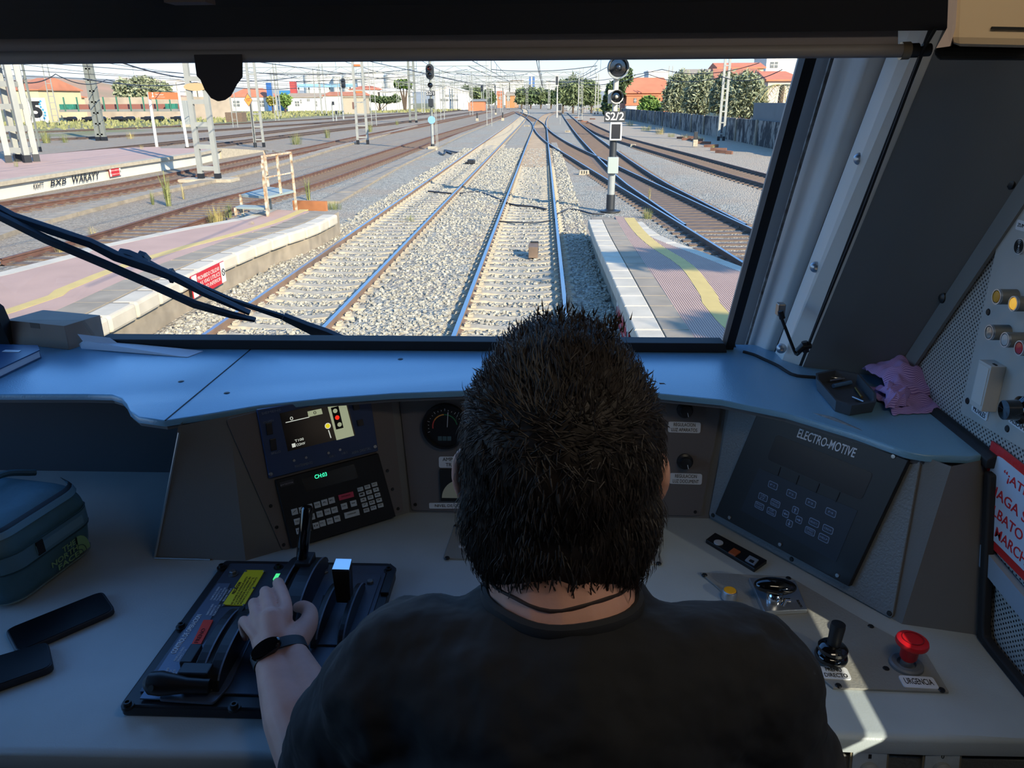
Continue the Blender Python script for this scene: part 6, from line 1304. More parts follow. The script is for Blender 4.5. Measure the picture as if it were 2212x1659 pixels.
for x, y, m, d in [(2154, 641, mat('amber_lens', rgb(196, 140, 20), .25), 'upper left amber'), (2190, 656, mat('lit_amber_lens', rgb(250, 196, 70), .25, emit=rgb(255, 190, 60), emit_s=.35), 'upper right lit amber'), (2138, 718, mat('clear_lens', rgb(170, 160, 146), .12, metal=.3), 'left clear'), (2172, 734, mat('white_lens', rgb(176, 180, 180), .2), 'middle white'), (2203, 752, mat('red_lens', rgb(176, 24, 40), .25), 'right red')]:
    t = thing('panel_button', d + ' round push button on the pale wall panel', 'button', PW.at(x, y, .03), 'wall panel buttons'); p = PW.at(x, y, .03); r = metres(17, p) * 1.0
    base = p - PW.n * .026; MB().lathe([(r * .98, 0), (r * .98, .024), (r * .86, .026), (.0001, .0255)], base, PW.n, 28).build('barrel', mat('button_barrel', rgb(110, 114, 112), .5), t, True)
    MB().rings([[base + PW.n * h + (PW.u * math.cos(a) + PW.v * math.sin(a)) * q for a in [2 * math.pi * j / 28 for j in range(28)]] for q, h in ((r * .98, .024), (r * .98, .0275), (r * .84, .0275), (r * .84, .024))], closed=True).build('bezel', M_alu, t, True); MB().lathe([(r * .84, .025), (r * .7, .0275), (.0001, .0285)], base, PW.n, 28).build('lens', m, t, True)
t = thing('wall_buzzer', 'round ribbed buzzer grille at the upper edge of the pale wall panel', 'buzzer', PW.at(2206, 532, 0)); p = PW.at(2206, 532, .004); r = metres(17, p)
MB().lathe([(r, 0), (r, .003), (.0001, .003)], p, PW.n, 30).build('disc', M_lab, t, True)
for k in range(4): MB().rings([[p + PW.n * h + (PW.u * math.cos(a) + PW.v * math.sin(a)) * q for a in [2 * math.pi * j / 28 for j in range(28)]] for q, h in ((r * (.9 - k * .2), .003), (r * (.9 - k * .2), .0042), (r * (.82 - k * .2), .0042), (r * (.82 - k * .2), .003))], closed=True).build('slot_ring', M_bk2, t)
def walllab(label, px, s, w_, h_, rot, m=None, shift=0.0):
    uu, vv = PW.uv(PW.at(*px, .004)); o = plate('label_plate', PW, rectuv(uu, vv, w_, h_, h_ * .2, rot), .004, .0056, m or M_lab); L2 = s.split(';')
    for i, q in enumerate(L2):
        dv = 0 if len(L2) == 1 else h_ * (.24 - .48 * i); k = w_ * .43 * len(q) / max(len(x) for x in L2); cu, cv = uu - math.sin(rot) * dv, vv + math.cos(rot) * dv
        letters('lettering', PW, PW.w(cu - math.cos(rot) * k, cv - math.sin(rot) * k), PW.w(cu + math.cos(rot) * k, cv + math.sin(rot) * k), q, M_ink, o, .0058, h_ * .36, thick=.0002)
    return tag(o, label, 'label', 'wall labels')
walllab('pale label ZUMBADOR above the round buzzer grille', (2222, 491), 'ZUMBADOR', .055, .014, 0); walllab('pale label CARGADOR MOVILES under the small charger box', (2119, 884), 'CARGADOR;MOVILES', .045, .022, 0); walllab('pale label INTERRUPTOR AISLAMIENTO under the black wall knob', (2216, 918), 'INTERRUPTOR;AISLAMIENTO', .075, .022, 0)
t = thing('charger_box', 'pale grey phone charger box mounted on the wall panel', 'charger box', PW.at(2130, 840, 0)); u0, v0 = PW.uv(PW.at(2120, 833, .024)); MB().prism([PW.w(*q, .004) for q in rectuv(u0, v0, .034, .072, .001)], PW.n * .022).build('case', mat('box_pale_grey', rgb(186, 188, 184), .5), t, bevel=.0012)
MB().prism([PW.w(*q, .026) for q in rectuv(u0, v0 + .002, .027, .06, .001)], PW.n * .0008).build('lid', mat('box_lid_grey', rgb(196, 198, 194), .5), t, bevel=.0003); p = PW.w(u0 + .008, v0 + .036, .016); MB().box(p, (.003, .009, .002)).build('usb_slot', M_bk2, t)
t = thing('rotary_switch', 'black knob cut by the right edge, on the wall panel', 'knob', PW.at(2206, 885, 0)); p = PW.at(2215, 886, .004); MB().lathe([(.02, 0), (.02, .008), (.015, .012), (.014, .03), (.0001, .031)], p, PW.n, 26).build('body', M_gloss, t, True)
# red notice on the wall
t = thing('wall_notice', 'red-bordered notice with red capital text starting HAGA SONAR, on the perforated right wall', 'notice', PW.at(2160, 1100, 0))
tl, bl, b2 = u(2149, 952), u(2107, 1140), u(2212, 1247); a_ = (b2[0] - bl[0], b2[1] - bl[1]); La = math.hypot(*a_); a_ = (a_[0] / La, a_[1] / La); Lh = math.hypot(tl[0] - bl[0], tl[1] - bl[1]); W_ = .26
va = ((tl[0] - bl[0]), (tl[1] - bl[1]))
def N_(s, q, h=0): return PW.w(bl[0] + a_[0] * s + va[0] * q, bl[1] + a_[1] * s + va[1] * q, h)
MB().prism([N_(0, 0, .002), N_(W_, 0, .002), N_(W_, 1, .002), N_(0, 1, .002)], PW.n * .003).build('red_border', mat('notice_red', rgb(206, 38, 40), .4, bump=.3, bscale=60, bdist=.004), t)
q = [(.013, .09), (W_ - .013, .09), (W_ - .013, .93), (.013, .93)]; q2 = roundpoly(q, .02)
def q_fix(s, v): return N_(s, v, .005)
qq = roundpoly([(.013, .09 * Lh), (W_ - .013, .09 * Lh), (W_ - .013, .92 * Lh), (.013, .92 * Lh)], .022)
MB().prism([N_(s, v / Lh, .005) for s, v in qq], PW.n * .0008).build('white_field', mat('notice_white', rgb(196, 208, 222), .4), t)
M_rtxt = mat('notice_red_text', rgb(200, 36, 44), .5)
for s, x0, x1, v, h_ in [('“¡ATENCION!”', .046, .21, .79, .017), ('HAGA SONAR EL', .024, .225, .56, .016), ('SILBATO ANTES DE', .024, .235, .37, .016), ('LA MARCHA', .024, .152, .19, .016)]: letters('lettering', PW, N_(x0, v), N_(x1, v), s, M_rtxt, t, .0061, h_, thick=.0003, bold=.006)
# pale rail below the notice
a = u(2112, 1150); b = u(2212, 1268); k = 2.2
MB().prism([PW.w(*a), PW.w(a[0] + (b[0] - a[0]) * k, a[1] + (b[1] - a[1]) * k), PW.w(a[0] + (b[0] - a[0]) * k, a[1] + (b[1] - a[1]) * k - .032), PW.w(a[0], a[1] - .032)], PW.n * .012).build('wall_rail', mat('rail_grey_blue', rgb(150, 164, 176), .4)); tag(bpy.data.objects['wall_rail'], 'pale blue-grey rail on the perforated wall under the red-bordered notice', 'rail')
# ------------------------------------------------------------------ things on the shelf
SP = Plane((-1, 1.2, ZS), (0, 1.2, ZS), (-1, 1.6, ZS)); DP = Plane((-1, .8, ZD), (0, .8, ZD), (-1, 1.3, ZD))
t = thing('cardboard_box', 'brown cardboard box standing on the shelf in the left window corner', 'box', G(90, 745, ZS))
a, b = G(24, 742, ZS), G(150, 756, ZS); a2 = a + Vector((.03, .09, 0)); b2_ = b + Vector((.03, .09, 0)); hh = .055
ca, cb_, cc, cd_ = a, b, b2_, a2
MB().prism([ca, cb_, cc, cd_], (0, 0, hh)).build('carton', mat('cardboard', rgb(150, 132, 116), .85, var=.1, scale=20), t, bevel=.001); MB().prism([ca.lerp(cb_, .42) + Vector((0, -.0006, hh - .012)), ca.lerp(cb_, .58) + Vector((0, -.0006, hh - .012)), ca.lerp(cb_, .58) + Vector((0, -.0006, hh)), ca.lerp(cb_, .42) + Vector((0, -.0006, hh))], (0, .0004, 0)).build('finger_notch', mat('card_dark', rgb(110, 96, 84), .9), t)
def on_sill(x, y, z):                            # the far part leans against the black sill
    p = G(x, y, ZS + z); return p if p.y < y0_ - .004 else P(x, y, y0_ - .004)
t = thing('envelope', 'blue-white paper envelope lying on the shelf beside the cardboard box', 'envelope', G(300, 758, ZS)); Mp = mat('paper', rgb(206, 214, 224), .7)
ev_ = [G(176, 752, ZS + .003), G(405, 771, ZS + .0015), on_sill(438, 758, .0015), on_sill(395, 753, .006), on_sill(300, 744, .01), on_sill(182, 735, .016), G(170, 743, ZS + .008)]
MB().add(ev_ + [p - Vector((0, 0, .0012)) for p in ev_], [tuple(range(7)), tuple(range(7, 14))[::-1]] + [(k, (k + 1) % 7, 7 + (k + 1) % 7, 7 + k) for k in range(7)]).build('sleeve', Mp, t)
MB().prism([on_sill(168, 722, .02), on_sill(238, 730, .014), on_sill(254, 741, .012), on_sill(180, 738, .016)], (0, -.001, .0008)).build('flap', Mp, t)
t = thing('book', 'dark blue hardback book cut by the left edge on the shelf', 'book', G(30, 775, ZS)); bp_ = [G(-60, 830, ZS + .012), G(84, 762, ZS + .012), G(80, 752, ZS + .012), G(-60, 748, ZS + .012)]
bq = [Vector((p.x, p.y, ZS + .001)) for p in bp_]; MB().prism([p + Vector((.001, 0, .0015)) for p in bq], (0, 0, .014)).build('pages', mat('page_edges', rgb(200, 206, 214), .8), t); MB().prism([p + Vector((.004, -.001, .0155)) for p in bq], (0, 0, .0025)).prism([p + Vector((.004, -.001, 0)) for p in bq], (0, 0, .0016)).build('cover', mat('book_cover', rgb(40, 72, 110), .4), t)
MB().prism([G(4, 760, ZS + .0195), G(40, 761, ZS + .0195), G(46, 757, ZS + .0195), G(12, 756, ZS + .0195)], (0, 0, .0006)).build('title_block', M_lab, t)
# pen tray with bits and pieces
t = thing('pen_tray', 'dark grey open tray on the shelf beside the purple cloth', 'tray', G(1820, 840, ZS)); to = [G(1762, 806, ZS + .022), G(1803, 797, ZS + .022), G(1855, 806, ZS + .022), G(1893, 850, ZS + .022), G(1893, 868, ZS + .022), G(1840, 876, ZS + .022), G(1806, 866, ZS + .022), G(1764, 818, ZS + .022)]
cen = sum(to, Vector()) / len(to); inn = [cen + (p - cen) * .92 for p in to]
MB().rings([[Vector((p.x, p.y, ZS + .001)) for p in [cen + (p - cen) * .93 for p in to]], to, inn, [Vector((p.x, p.y, ZS + .004)) for p in [cen + (p - cen) * .88 for p in to]]]).build('tray_body', mat('tray_plastic', rgb(72, 78, 84), .45), t, 40)
tz = ZS + .006
def ringat(px, py, r, m, nm, l, c, rr=.0012):
    p = G(px, py, tz + .004); o = MB().rings([[p + Vector(((r + rr * math.cos(b)) * math.cos(a), (r + rr * math.cos(b)) * math.sin(a), rr * math.sin(b))) for b in [2 * math.pi * j / 6 for j in range(6)]] for a in [2 * math.pi * j / 22 for j in range(22)]], cap=False, closed=True).build(nm, m, None, True); tag(o, l, c, 'tray clutter'); return o
ringat(1804, 812, .012, M_alu, 'key_ring', 'larger steel ring lying in the tray', 'ring'); ringat(1812, 809, .007, M_scr, 'key_ring', 'smaller steel ring lying in the tray', 'ring', .0015)
for i, (a, b, m, l) in enumerate([((1792, 822), (1845, 815), M_alu, 'thin steel pin lying across the tray'), ((1848, 838), (1862, 858), mat('brass', rgb(170, 140, 80), .35, metal=.8), 'brass screw lying in the tray'), ((1842, 858), (1866, 868), M_alu, 'short steel bolt at the near end of the tray'), ((1800, 834), (1838, 826), mat('blue_plastic', rgb(90, 130, 170), .4), 'small blue plastic strip in the tray')]):
    o = MB().cyl(G(*a, tz + .003), G(*b, tz + .003), .0022 if i != 3 else .004, 10).build('loose_bit', m, None, True); tag(o, l, 'small part', 'tray clutter')
# purple cloth: folded, striped
def cloth():
    m = mat('purple_stripes', rgb(176, 148, 206), .9, bump=.4, bscale=500, bdist=.001); tt = m.node_tree; N = tt.nodes; L = tt.links; b = N['Principled BSDF']; tc = N.new('ShaderNodeTexCoord'); wv = N.new('ShaderNodeTexWave'); wv.inputs['Scale'].default_value = 16; wv.inputs['Distortion'].default_value = .6; mp = N.new('ShaderNodeMapping'); L.new(tc.outputs['UV'], mp.inputs[0]); L.new(mp.outputs[0], wv.inputs[0]); r = N.new('ShaderNodeValToRGB'); r.color_ramp.elements[0].position = .3; r.color_ramp.elements[0].color = rgb(134, 104, 168); r.color_ramp.elements[1].position = .6; r.color_ramp.elements[1].color = rgb(196, 166, 216); L.new(wv.outputs['Color'], r.inputs[0]); L.new(r.outputs[0], b.inputs['Base Color']); return m
Mc = cloth(); rnd = random.Random(11)
def sheet(name, ol, z, hump, seed, par, nu=26, nv=22):
    from mathutils import noise
    a, b, c, d = ol; vs = []; uvs = []
    for i in range(nu + 1):
        for j in range(nv + 1):
            s, q = i / nu, j / nv; p = (a.lerp(b, s)).lerp(d.lerp(c, s), q); n1 = noise.noise(Vector((s * 3 + seed, q * 3, seed))); n2 = noise.noise(Vector((s * 8, q * 7 + seed, 2.0))); e = min(s, 1 - s, q, 1 - q) * 5; e = min(1, e)
            p = p + Vector((n1 * .012, n2 * .01, 0)); p.z = ZS + z + max(0, hump * (math.sin(math.pi * min(1, max(0, s))) ** .6 * math.sin(math.pi * (q * .9 + .05)) ** .5) + .012 * n1 * e + .006 * n2 + .004 * math.sin(s * 21 + n1 * 4) * e); vs.append(p); uvs.append((s, q))
    fs = [(i * (nv + 1) + j, (i + 1) * (nv + 1) + j, (i + 1) * (nv + 1) + j + 1, i * (nv + 1) + j + 1) for i in range(nu) for j in range(nv)]
    o = MB().add(vs, fs).build(name, Mc, par, 'all'); uvl = o.data.uv_layers.new(name='UV')
    for lp in o.data.loops: uvl.data[lp.index].uv = uvs[lp.vertex_index]
    sm = o.modifiers.new('solid', 'SOLIDIFY'); sm.thickness = .002; sm2 = o.modifiers.new('sub', 'SUBSURF'); sm2.levels = 1; sm2.render_levels = 1; return o
t = thing('cloth', 'crumpled purple striped cloth at the right end of the shelf', 'cloth', G(1950, 850, ZS))
sheet('lower_fold', [G(1872, 838, ZS), G(1925, 898, ZS), G(2040, 893, ZS), G(1990, 835, ZS)], .002, .012, 3.1, t)
sheet('upper_fold', [G(1858, 812, ZS), G(1915, 872, ZS), G(2045, 872, ZS), G(1960, 812, ZS)], .014, .040, 7.7, t)
sheet('tucked_fold', [G(1890, 850, ZS), G(1912, 893, ZS), G(1968, 888, ZS), G(1950, 850, ZS)], .010, .022, 1.9, t)
# ------------------------------------------------------------------ desk: right-hand controls
pl = DP
t = tag(slab('control_plate', pl, [(1512, 1240), (1799, 1490), (2049, 1499), (2001, 1418), (1881, 1353), (1704, 1249)], .0, .004, mat('plate_grey', rgb(136, 136, 130), .5, bump=.3, bscale=260, bdist=.002), None, .0008), 'grey metal control plate on the right of the desk with brake lever and red button', 'control plate')
for x, y in [(1522, 1242), (1703, 1249), (1881, 1353), (2034, 1490), (1811, 1481), (1914, 1444)]: screw(pl, x, y, .004, t, .0048)
t = thing('amber_button', 'amber push button in a silver collar beside the driver right shoulder', 'button', pl.at(1575, 1285, 0)); p = pl.at(1575, 1291, .004); r = metres(15.5, p)
MB().lathe([(r * 1.06, 0), (r * 1.04, .012), (r * .98, .014), (r * .86, .0145)], p, pl.n, 30).build('collar', M_alu, t, True); MB().lathe([(r * .86, .0145), (r * .8, .0155), (.0001, .0158)], p, pl.n, 30).build('amber_cap', mat('amber_cap', rgb(236, 168, 24), .35), t, True)
t = thing('horn_control', 'bright steel plate carrying a glossy black horn handle on the right of the desk', 'horn control', pl.at(1680, 1290, 0))
slab('steel_plate', pl, [(1617, 1256), (1717, 1262), (1743, 1325), (1650, 1330)], .004, .012, mat('brushed_steel', rgb(188, 194, 198), .28, metal=.8), t, .001)
c = pl.at(1672, 1298, .012); MB().lathe([(.013, 0), (.013, .012), (.01, .016)], c, pl.n, 24).build('handle_stem', M_chr, t, True)
Rz = Matrix.Rotation(math.radians(-6), 3, 'Z'); MB().ball(c + Vector((.0, .004, .026)), (.034, .017, .013), 26, 14, Rz).build('handle', M_gloss, t, True); MB().tube([c + Vector((.006, -.022, .006)), c + Vector((.012, -.014, .012)), c + Vector((.02, -.012, .01))], .004, 10).build('chrome_bow', M_chr, t, True)
letters('lettering', pl, pl.at(1722, 1296, .012), pl.at(1731, 1312, .012), 'SILBATO', M_ink, t, .0123, .004)
t = thing('direct_brake_lever', 'upright black brake lever with ringed boot on the right of the desk', 'lever', pl.at(1792, 1428, 0)); p = pl.at(1792, 1430, .004); ax_ = Vector((.06, .02, 1)).normalized()
MB().lathe([(.009, 0), (.009, .006)], p, (0, 0, 1), 20).build('brass_collar', mat('brass', rgb(170, 140, 80), .35, metal=.8), t, True)
MB().lathe([(.012, .004), (.0225, .007), (.0235, .012), (.0215, .017), (.018, .019), (.021, .022), (.021, .027), (.017, .031), (.0105, .033)], p, ax_, 30).build('boot', M_gloss, t, True); MB().lathe([(.0095, .031), (.0098, .045), (.0105, .062), (.0098, .067), (.0001, .0685)], p, ax_, 26).build('grip', M_bk, t, True)
t = thing('emergency_button', 'red mushroom emergency button in a grey ring at the right of the desk', 'button', pl.at(1957, 1436, 0)); p = pl.at(1957, 1437, .004); r = metres(35, p); ax_ = Vector((.03, -.02, 1)).normalized()
MB().lathe([(r, 0), (r * .98, .004), (r * .85, .006), (r * .55, .005), (r * .5, .001), (.0001, .001)], p, pl.n, 34).build('base_ring', mat('ring_grey', rgb(104, 108, 110), .45), t, 35); MB().cyl(p, p + ax_ * .014, r * .36, 20).build('stem', M_alu, t, True)
MB().lathe([(r * .40, .012), (r * .5, .016), (r * .52, .03), (r * .56, .033), (r * .92, .039), (r * .95, .042), (r * .9, .046), (r * .7, .048), (.0001, .0485)], p, ax_, 36).build('mushroom_cap', mat('emergency_red', rgb(206, 26, 34), .35), t, True)
MB().rings([[p + ax_ * h + Vector((math.cos(a) * q, math.sin(a) * q, 0)) for a in [2 * math.pi * j / 30 for j in range(30)]] for q, h in ((r * .62, .0484), (r * .62, .0492), (r * .56, .0492), (r * .56, .0484))], closed=True).build('cap_ring', mat('emergency_red_dark', rgb(150, 18, 26), .5), t)
o = lab(pl, 1803, 1455, 62, 24, ['FRENO', 'DIRECTO'], None, h0=.004, tilt=.05); tag(o, 'white label FRENO DIRECTO in front of the black brake lever', 'label', 'desk labels'); o = lab(pl, 1984, 1475, 76, 23, ['URGENCIA'], None, h0=.004, tilt=.06); tag(o, 'white label URGENCIA in front of the red mushroom button', 'label', 'desk labels')
o = lab(pl, 1555, 1300, 20, 8, [' '], None, h0=.004)if False else None
t = thing('switch_bar', 'narrow black switch bar with a white disc on the desk below the keypad display', 'switch bar', pl.at(1590, 1195, 0)); slab('bar_body', pl, [(1524, 1173), (1544, 1158), (1656, 1218), (1629, 1237)], 0, .008, M_bk, t, .001); p = pl.at(1552, 1173, .008); MB().lathe([(.0085, 0), (.0085, .002), (.0001, .0024)], p, pl.n, 26).build('white_disc', mat('disc_white', rgb(184, 192, 200), .5), t, True)
slab('orange_key', pl, [(1573, 1195), (1585, 1186), (1600, 1194), (1588, 1203)], .008, .011, mat('key_orange', rgb(170, 84, 40), .5), t, .0006); slab('pale_key', pl, [(1609, 1212), (1619, 1202), (1639, 1212), (1629, 1223)], .008, .011, mat('key_bluegrey', rgb(130, 144, 160), .5), t, .0006); slab('key_symbol', pl, [(1617, 1212), (1621, 1208), (1630, 1212), (1626, 1217)], .011, .0114, M_bk2, t)
t = tag(slab('centre_desk_plate', pl, [(985, 1130), (957, 1209), (1432, 1222), (1411, 1152)], 0, .004, mat('plate_grey', rgb(136, 136, 130), .5), None, .0008, rnd=.006), 'grey plate on the desk before the driver, both ends seen beside his neck', 'control plate')
for x, y in [(985, 1136), (966, 1205), (1423, 1217)]: screw(pl, x, y, .004, t, .0048)
for x in (1018, 1100, 1300, 1390): slab('rocker_switch', pl, [(x - 16, 1152), (x - 18, 1172), (x + 18, 1173), (x + 16, 1153)], .004, .009, mat('rocker_grey', rgb(120, 140, 160), .4), t, .0008)
lab(pl, 1027, 1179, 70, 12, ['CABINA'], t, h0=.004, tilt=.02); lab(pl, 1392, 1201, 20, 14, ['LUZ X'], t, h0=.004)
o = plate('label_plate', pl, rectuv(*pl.uv(pl.at(1412, 1178)), .018, .048, .003, -.16), .004, .0056, M_lab, t); uu, vv = pl.uv(pl.at(1412, 1178)); letters('lettering', pl, pl.w(uu - .004 , vv + .02), pl.w(uu + .003, vv - .02), 'POSTERIOR', M_ink, o, .0058, .006)
# lower right panel below the desk edge
t = thing('lower_switch_panel', 'dark textured switch panel under the right desk edge with two square dial plates', 'switch panel', (.45, .77, ZD - .06)); py0 = G(1900, 1600, ZD - .045).y
PB = Plane((.3, .765, 2.42), (WALLX - .01, .765, 2.42), (.3, .788, 2.53))
MB().prism([PB.w(.03, -.1), PB.w(.378, -.1), PB.w(.378, .108), PB.w(.03, .108)], PB.n * -.02).build('panel_body', mat('dark_textured', rgb(92, 92, 88), .45, bump=.5, bscale=240, bdist=.003), t, bevel=.002)
for x, s in [(1874, 'l'), (2030, '0')]:
    uu, vv = PB.uv(PB.at(x, 1650)); MB().prism([PB.w(*q, .0) for q in rectuv(uu, vv, .05, .05, .004)], PB.n * .004).build('dial_surround', mat('surround_warm', rgb(120, 112, 92), .5), t); k = plate('dial_plate', PB, rectuv(uu, vv, .044, .044, .003), .004, .0052, mat('worn_dial', rgb(176, 188, 194), .5, var=.25, scale=40), t); p = PB.w(uu, vv - .006, .005); MB().lathe([(.0125, 0), (.0125, .006), (.010, .008), (.0095, .016), (.0001, .0165)], p, PB.n, 26).build('dial_knob', mat('knob_grey', rgb(130, 134, 132), .5), t, True); letters('lettering', PB, PB.w(uu - .002, vv + .014), PB.w(uu + .002, vv + .014), s, M_ink, k, .0054, .006)
screw(PB, 1926, 1612, 0.0, t, .005)
# ------------------------------------------------------------------ control console at the left of the desk
M_con = mat('console_blue_grey', rgb(70, 80, 96), .4, metal=.2, var=.1, scale=12, bump=.2, bscale=300, bdist=.001)
M_cond = mat('console_black', rgb(30, 32, 38), .42); M_rib2 = mat('rib_edge', rgb(96, 106, 122), .4); M_bolt = mat('bolt_head', rgb(112, 116, 120), .4, metal=.7)
t = thing('control_console', 'black control console on the desk under the driver left hand', 'control console', (-.41, .96, ZD)); con = t
X0, X1, Y0, Y1 = -.566, -.25, .786, 1.134; KZ = ZD + .018
MB().prism([Vector((u_, v_, ZD)) for u_, v_ in roundpoly([(X0, Y0), (X1, Y0), (X1, Y1 - .02), (X1 - .012, Y1), (X0 + .006, Y1)], .008)], (0, 0, .018)).build('base', M_cond, t, bevel=.003)
MB().prism([Vector((u_, v_, KZ)) for u_, v_ in roundpoly([(X0 + .016, Y0 + .024), (X1 - .014, Y0 + .024), (X1 - .014, Y1 - .014), (X0 + .022, Y1 - .014)], .004)], (0, 0, .003)).build('face_plate', M_con, t, bevel=.0008)
KP = Plane((X0, Y0, KZ + .003), (X1, Y0, KZ + .003), (X0, Y1, KZ + .003))
def bolt(px, py, r, m=None, nm='bolt', pl=None):
    p = (pl or KP).at(px, py, 0); o = MB().lathe([(r * 1.4, 0), (r * 1.4, .0018), (.0001, .0018)], p, n=18).lathe([(r, .0018), (r, .007), (r * .8, .008), (.0001, .008)], p, n=6).build(nm, m or M_bolt, con, 30); return o
for x, y in [(504, 1241), (703, 1241), (800, 1262), (688, 1352)]: bolt(x, y, .006)
bolt(455, 1494, .008, M_cond)
for x, y in [(480, 1229), (602, 1229), (840, 1236), (277, 1527), (507, 1531), (393, 1357)]:
    p = KP.at(x, y, -.003); MB().lathe([(.0085, 0), (.0085, .004), (.0055, .0042), (.005, .009), (.0028, .009), (.0028, .003), (.0001, .003)], p, n=18).build('socket_screw', M_scrd, con, 30)
slab('name_strip', KP, [(302, 1511), (355, 1513), (400, 1440), (452, 1345), (498, 1262), (470, 1262), (420, 1330)], 0, .002, mat('strip_blue_grey', rgb(104, 118, 140), .4, metal=.3), t, .0004)
M_txt = mat('print_white', rgb(206, 214, 222), .6)
letters('lettering', KP, KP.at(374, 1412, .002), KP.at(432, 1328, .002), 'CONTROL DE OPERACION', M_txt, t, .0024, .008, bold=.012)
for a, b, c, n_ in [((456, 1296), (474, 1268), (6.5, .8), 5), ((447, 1329), (461, 1305), (7, .8), 3), ((377, 1428), (398, 1398), (6.5, 1.5), 4), ((352, 1470), (364, 1443), (7, 2), 4)]:
    for i in range(n_):
        p0 = KP.at(a[0] + c[0] * i, a[1] + c[1] * i, .002); p1 = KP.at(b[0] + c[0] * i, b[1] + c[1] * i, .002); letters('lettering', KP, p0, p0.lerp(p1, 1 - .12 * (i % 2)), ['MANIPULE EL FRENO', 'DINAMICO Y LA', 'PALANCA HACIA', 'ATRAS O ADELANTE', 'SEGUN TABLA'][i % 5], M_txt, t, .0024, .0034, thick=.0001)
y_ = slab('caution_plate', KP, [(531, 1233), (572, 1233.5), (528, 1309), (481, 1308)], .001, .003, mat('caution_yellow', rgb(232, 214, 30), .5), t, .0003)
M_ytx = mat('caution_print', rgb(70, 62, 20), .7)
letters('lettering', KP, KP.at(504, 1283, .003), KP.at(519, 1258, .003), 'PRECAUCION', M_ytx, y_, .0033, .005)
for i in range(4): letters('lettering', KP, KP.at(500 + 6.5 * i, 1306, .003), KP.at(534 + 7 * i, 1246 + .5 * i, .003), ['NO MOVER EL INVERSOR HASTA', 'A LA POSICION CONTRARIA SIN', 'ACELERADOR EN REPOSO Y EL', 'VEHICULO DETENIDO'][i], M_ytx, y_, .0033, .0034, thick=.0001)
for x, y in [(531, 1234), (571, 1234), (527, 1307), (483, 1307), (506, 1270), (548, 1270)]: p = KP.at(x, y, .003); MB().lathe([(.0022, 0), (.0015, .0012), (.0001, .0014)], p, n=12).build('rivet', M_bolt, t, True)
r_ = slab('brake_plate', KP, [(440, 1341), (461, 1341), (430, 1402), (410, 1402)], .001, .003, mat('brake_red', rgb(232, 60, 34), .5), t, .0003); letters('lettering', KP, KP.at(424, 1389, .003), KP.at(441, 1358, .003), 'FRENO', mat('brake_print', rgb(110, 26, 20), .6), r_, .0033, .006)
def quadrant(nm, xs, y0, y1, h, z):
    for (xa, xb) in xs:
        n = 18; q = [(y0 + (y1 - y0) * (1 - math.cos(math.pi * j / n)) / 2, h * math.sin(math.pi * j / n) ** .8) for j in range(n + 1)]
        q[0] = (y0, 0); q[-1] = (y1, 0); k = MB().prism([(xa, y, z + hh) for y, hh in q], (xb - xa, 0, 0)).build(nm, M_cond, con, bevel=.0015)
        MB().rings([[(xb - .0018, y, z + hh), (xb + .0006, y, z + hh), (xb + .0006, y, z + hh + .0012), (xb - .0018, y, z + hh + .0012)] for y, hh in q[2:-1]]).build('rib_edge', M_rib2, k)
# brake lever unit
UZ = KZ + .006
MB().prism([(x, y, KZ + .003) for x, y in roundpoly([(-.514, .792), (-.436, .788), (-.428, .82), (-.436, .985), (-.486, .985), (-.514, .83)], .006)], (0, 0, .004)).build('slot_plate', mat('slot_plate_grey', rgb(92, 102, 118), .35, metal=.4), t, bevel=.001)
quadrant('lever_rib', ((-.476, -.461), (-.454, -.437)), .808, .975, .036, UZ)
MB().bb((-.461, .825, UZ), (-.454, .96, UZ + .028)).build('slot_floor', M_bk2, t)
k = MB().tube([(-.445, .803, KZ + .022), (-.475, .801, KZ + .024), (-.492, .800, KZ + .026), (-.51, .80, KZ + .027), (-.524, .80, KZ + .027), (-.532, .80, KZ + .026)], [.0095, .0105, .0135, .0165, .0150, .007], 20).build('brake_handle', M_bk, t, True)
MB().lathe([(.004, 0), (.004, .002), (.0001, .002)], (-.514, .7845, KZ + .033), (-.2, -.9, .5), 14).build('handle_screw', M_scrd, k, True)
MB().bb((-.492, .81, UZ), (-.45, .832, UZ + .03)).build('handle_carrier', M_cond, t, bevel=.002)
MB().bb((-.507, .845, UZ), (-.49, .885, UZ + .018)).build('side_block', M_cond, t, bevel=.002)
# power lever unit under the hand
MB().prism([(x, y, KZ + .003) for x, y in roundpoly([(-.436, .93), (-.335, .93), (-.345, 1.115), (-.405, 1.115)], .006)], (0, 0, .004)).build('slot_plate', mat('slot_plate_grey', rgb(92, 102, 118), .35, metal=.4), t, bevel=.001)
quadrant('lever_rib', ((-.418, -.402), (-.392, -.366)), .925, 1.112, .045, UZ)
MB().bb((-.401, .94, UZ), (-.393, 1.10, UZ + .036)).build('slot_floor', M_bk2, t)
k = MB().bb((-.402, 1.045, UZ + .03), (-.376, 1.08, UZ + .05)).build('lever_carrier', M_cond, t, bevel=.002)
a, b = P(651, 1216, 1.06), P(664, 1094, 1.075); MB().tube([a, a.lerp(b, .1), b - (b - a) * .04, b], [.0085, .0095, .0098, .0075], 22).build('power_lever', M_gloss, t, True)
MB().tube([(-.44, .905, KZ + .036), (-.41, .905, KZ + .04), (-.375, .905, KZ + .04), (-.345, .905, KZ + .036)], [.009, .0125, .0125, .009], 18).build('hand_bar', M_gloss, t, True); MB().bar((-.40, .905, KZ + .036), (-.40, .945, KZ + .01), .012, .02).build('bar_arm', M_cond, t)
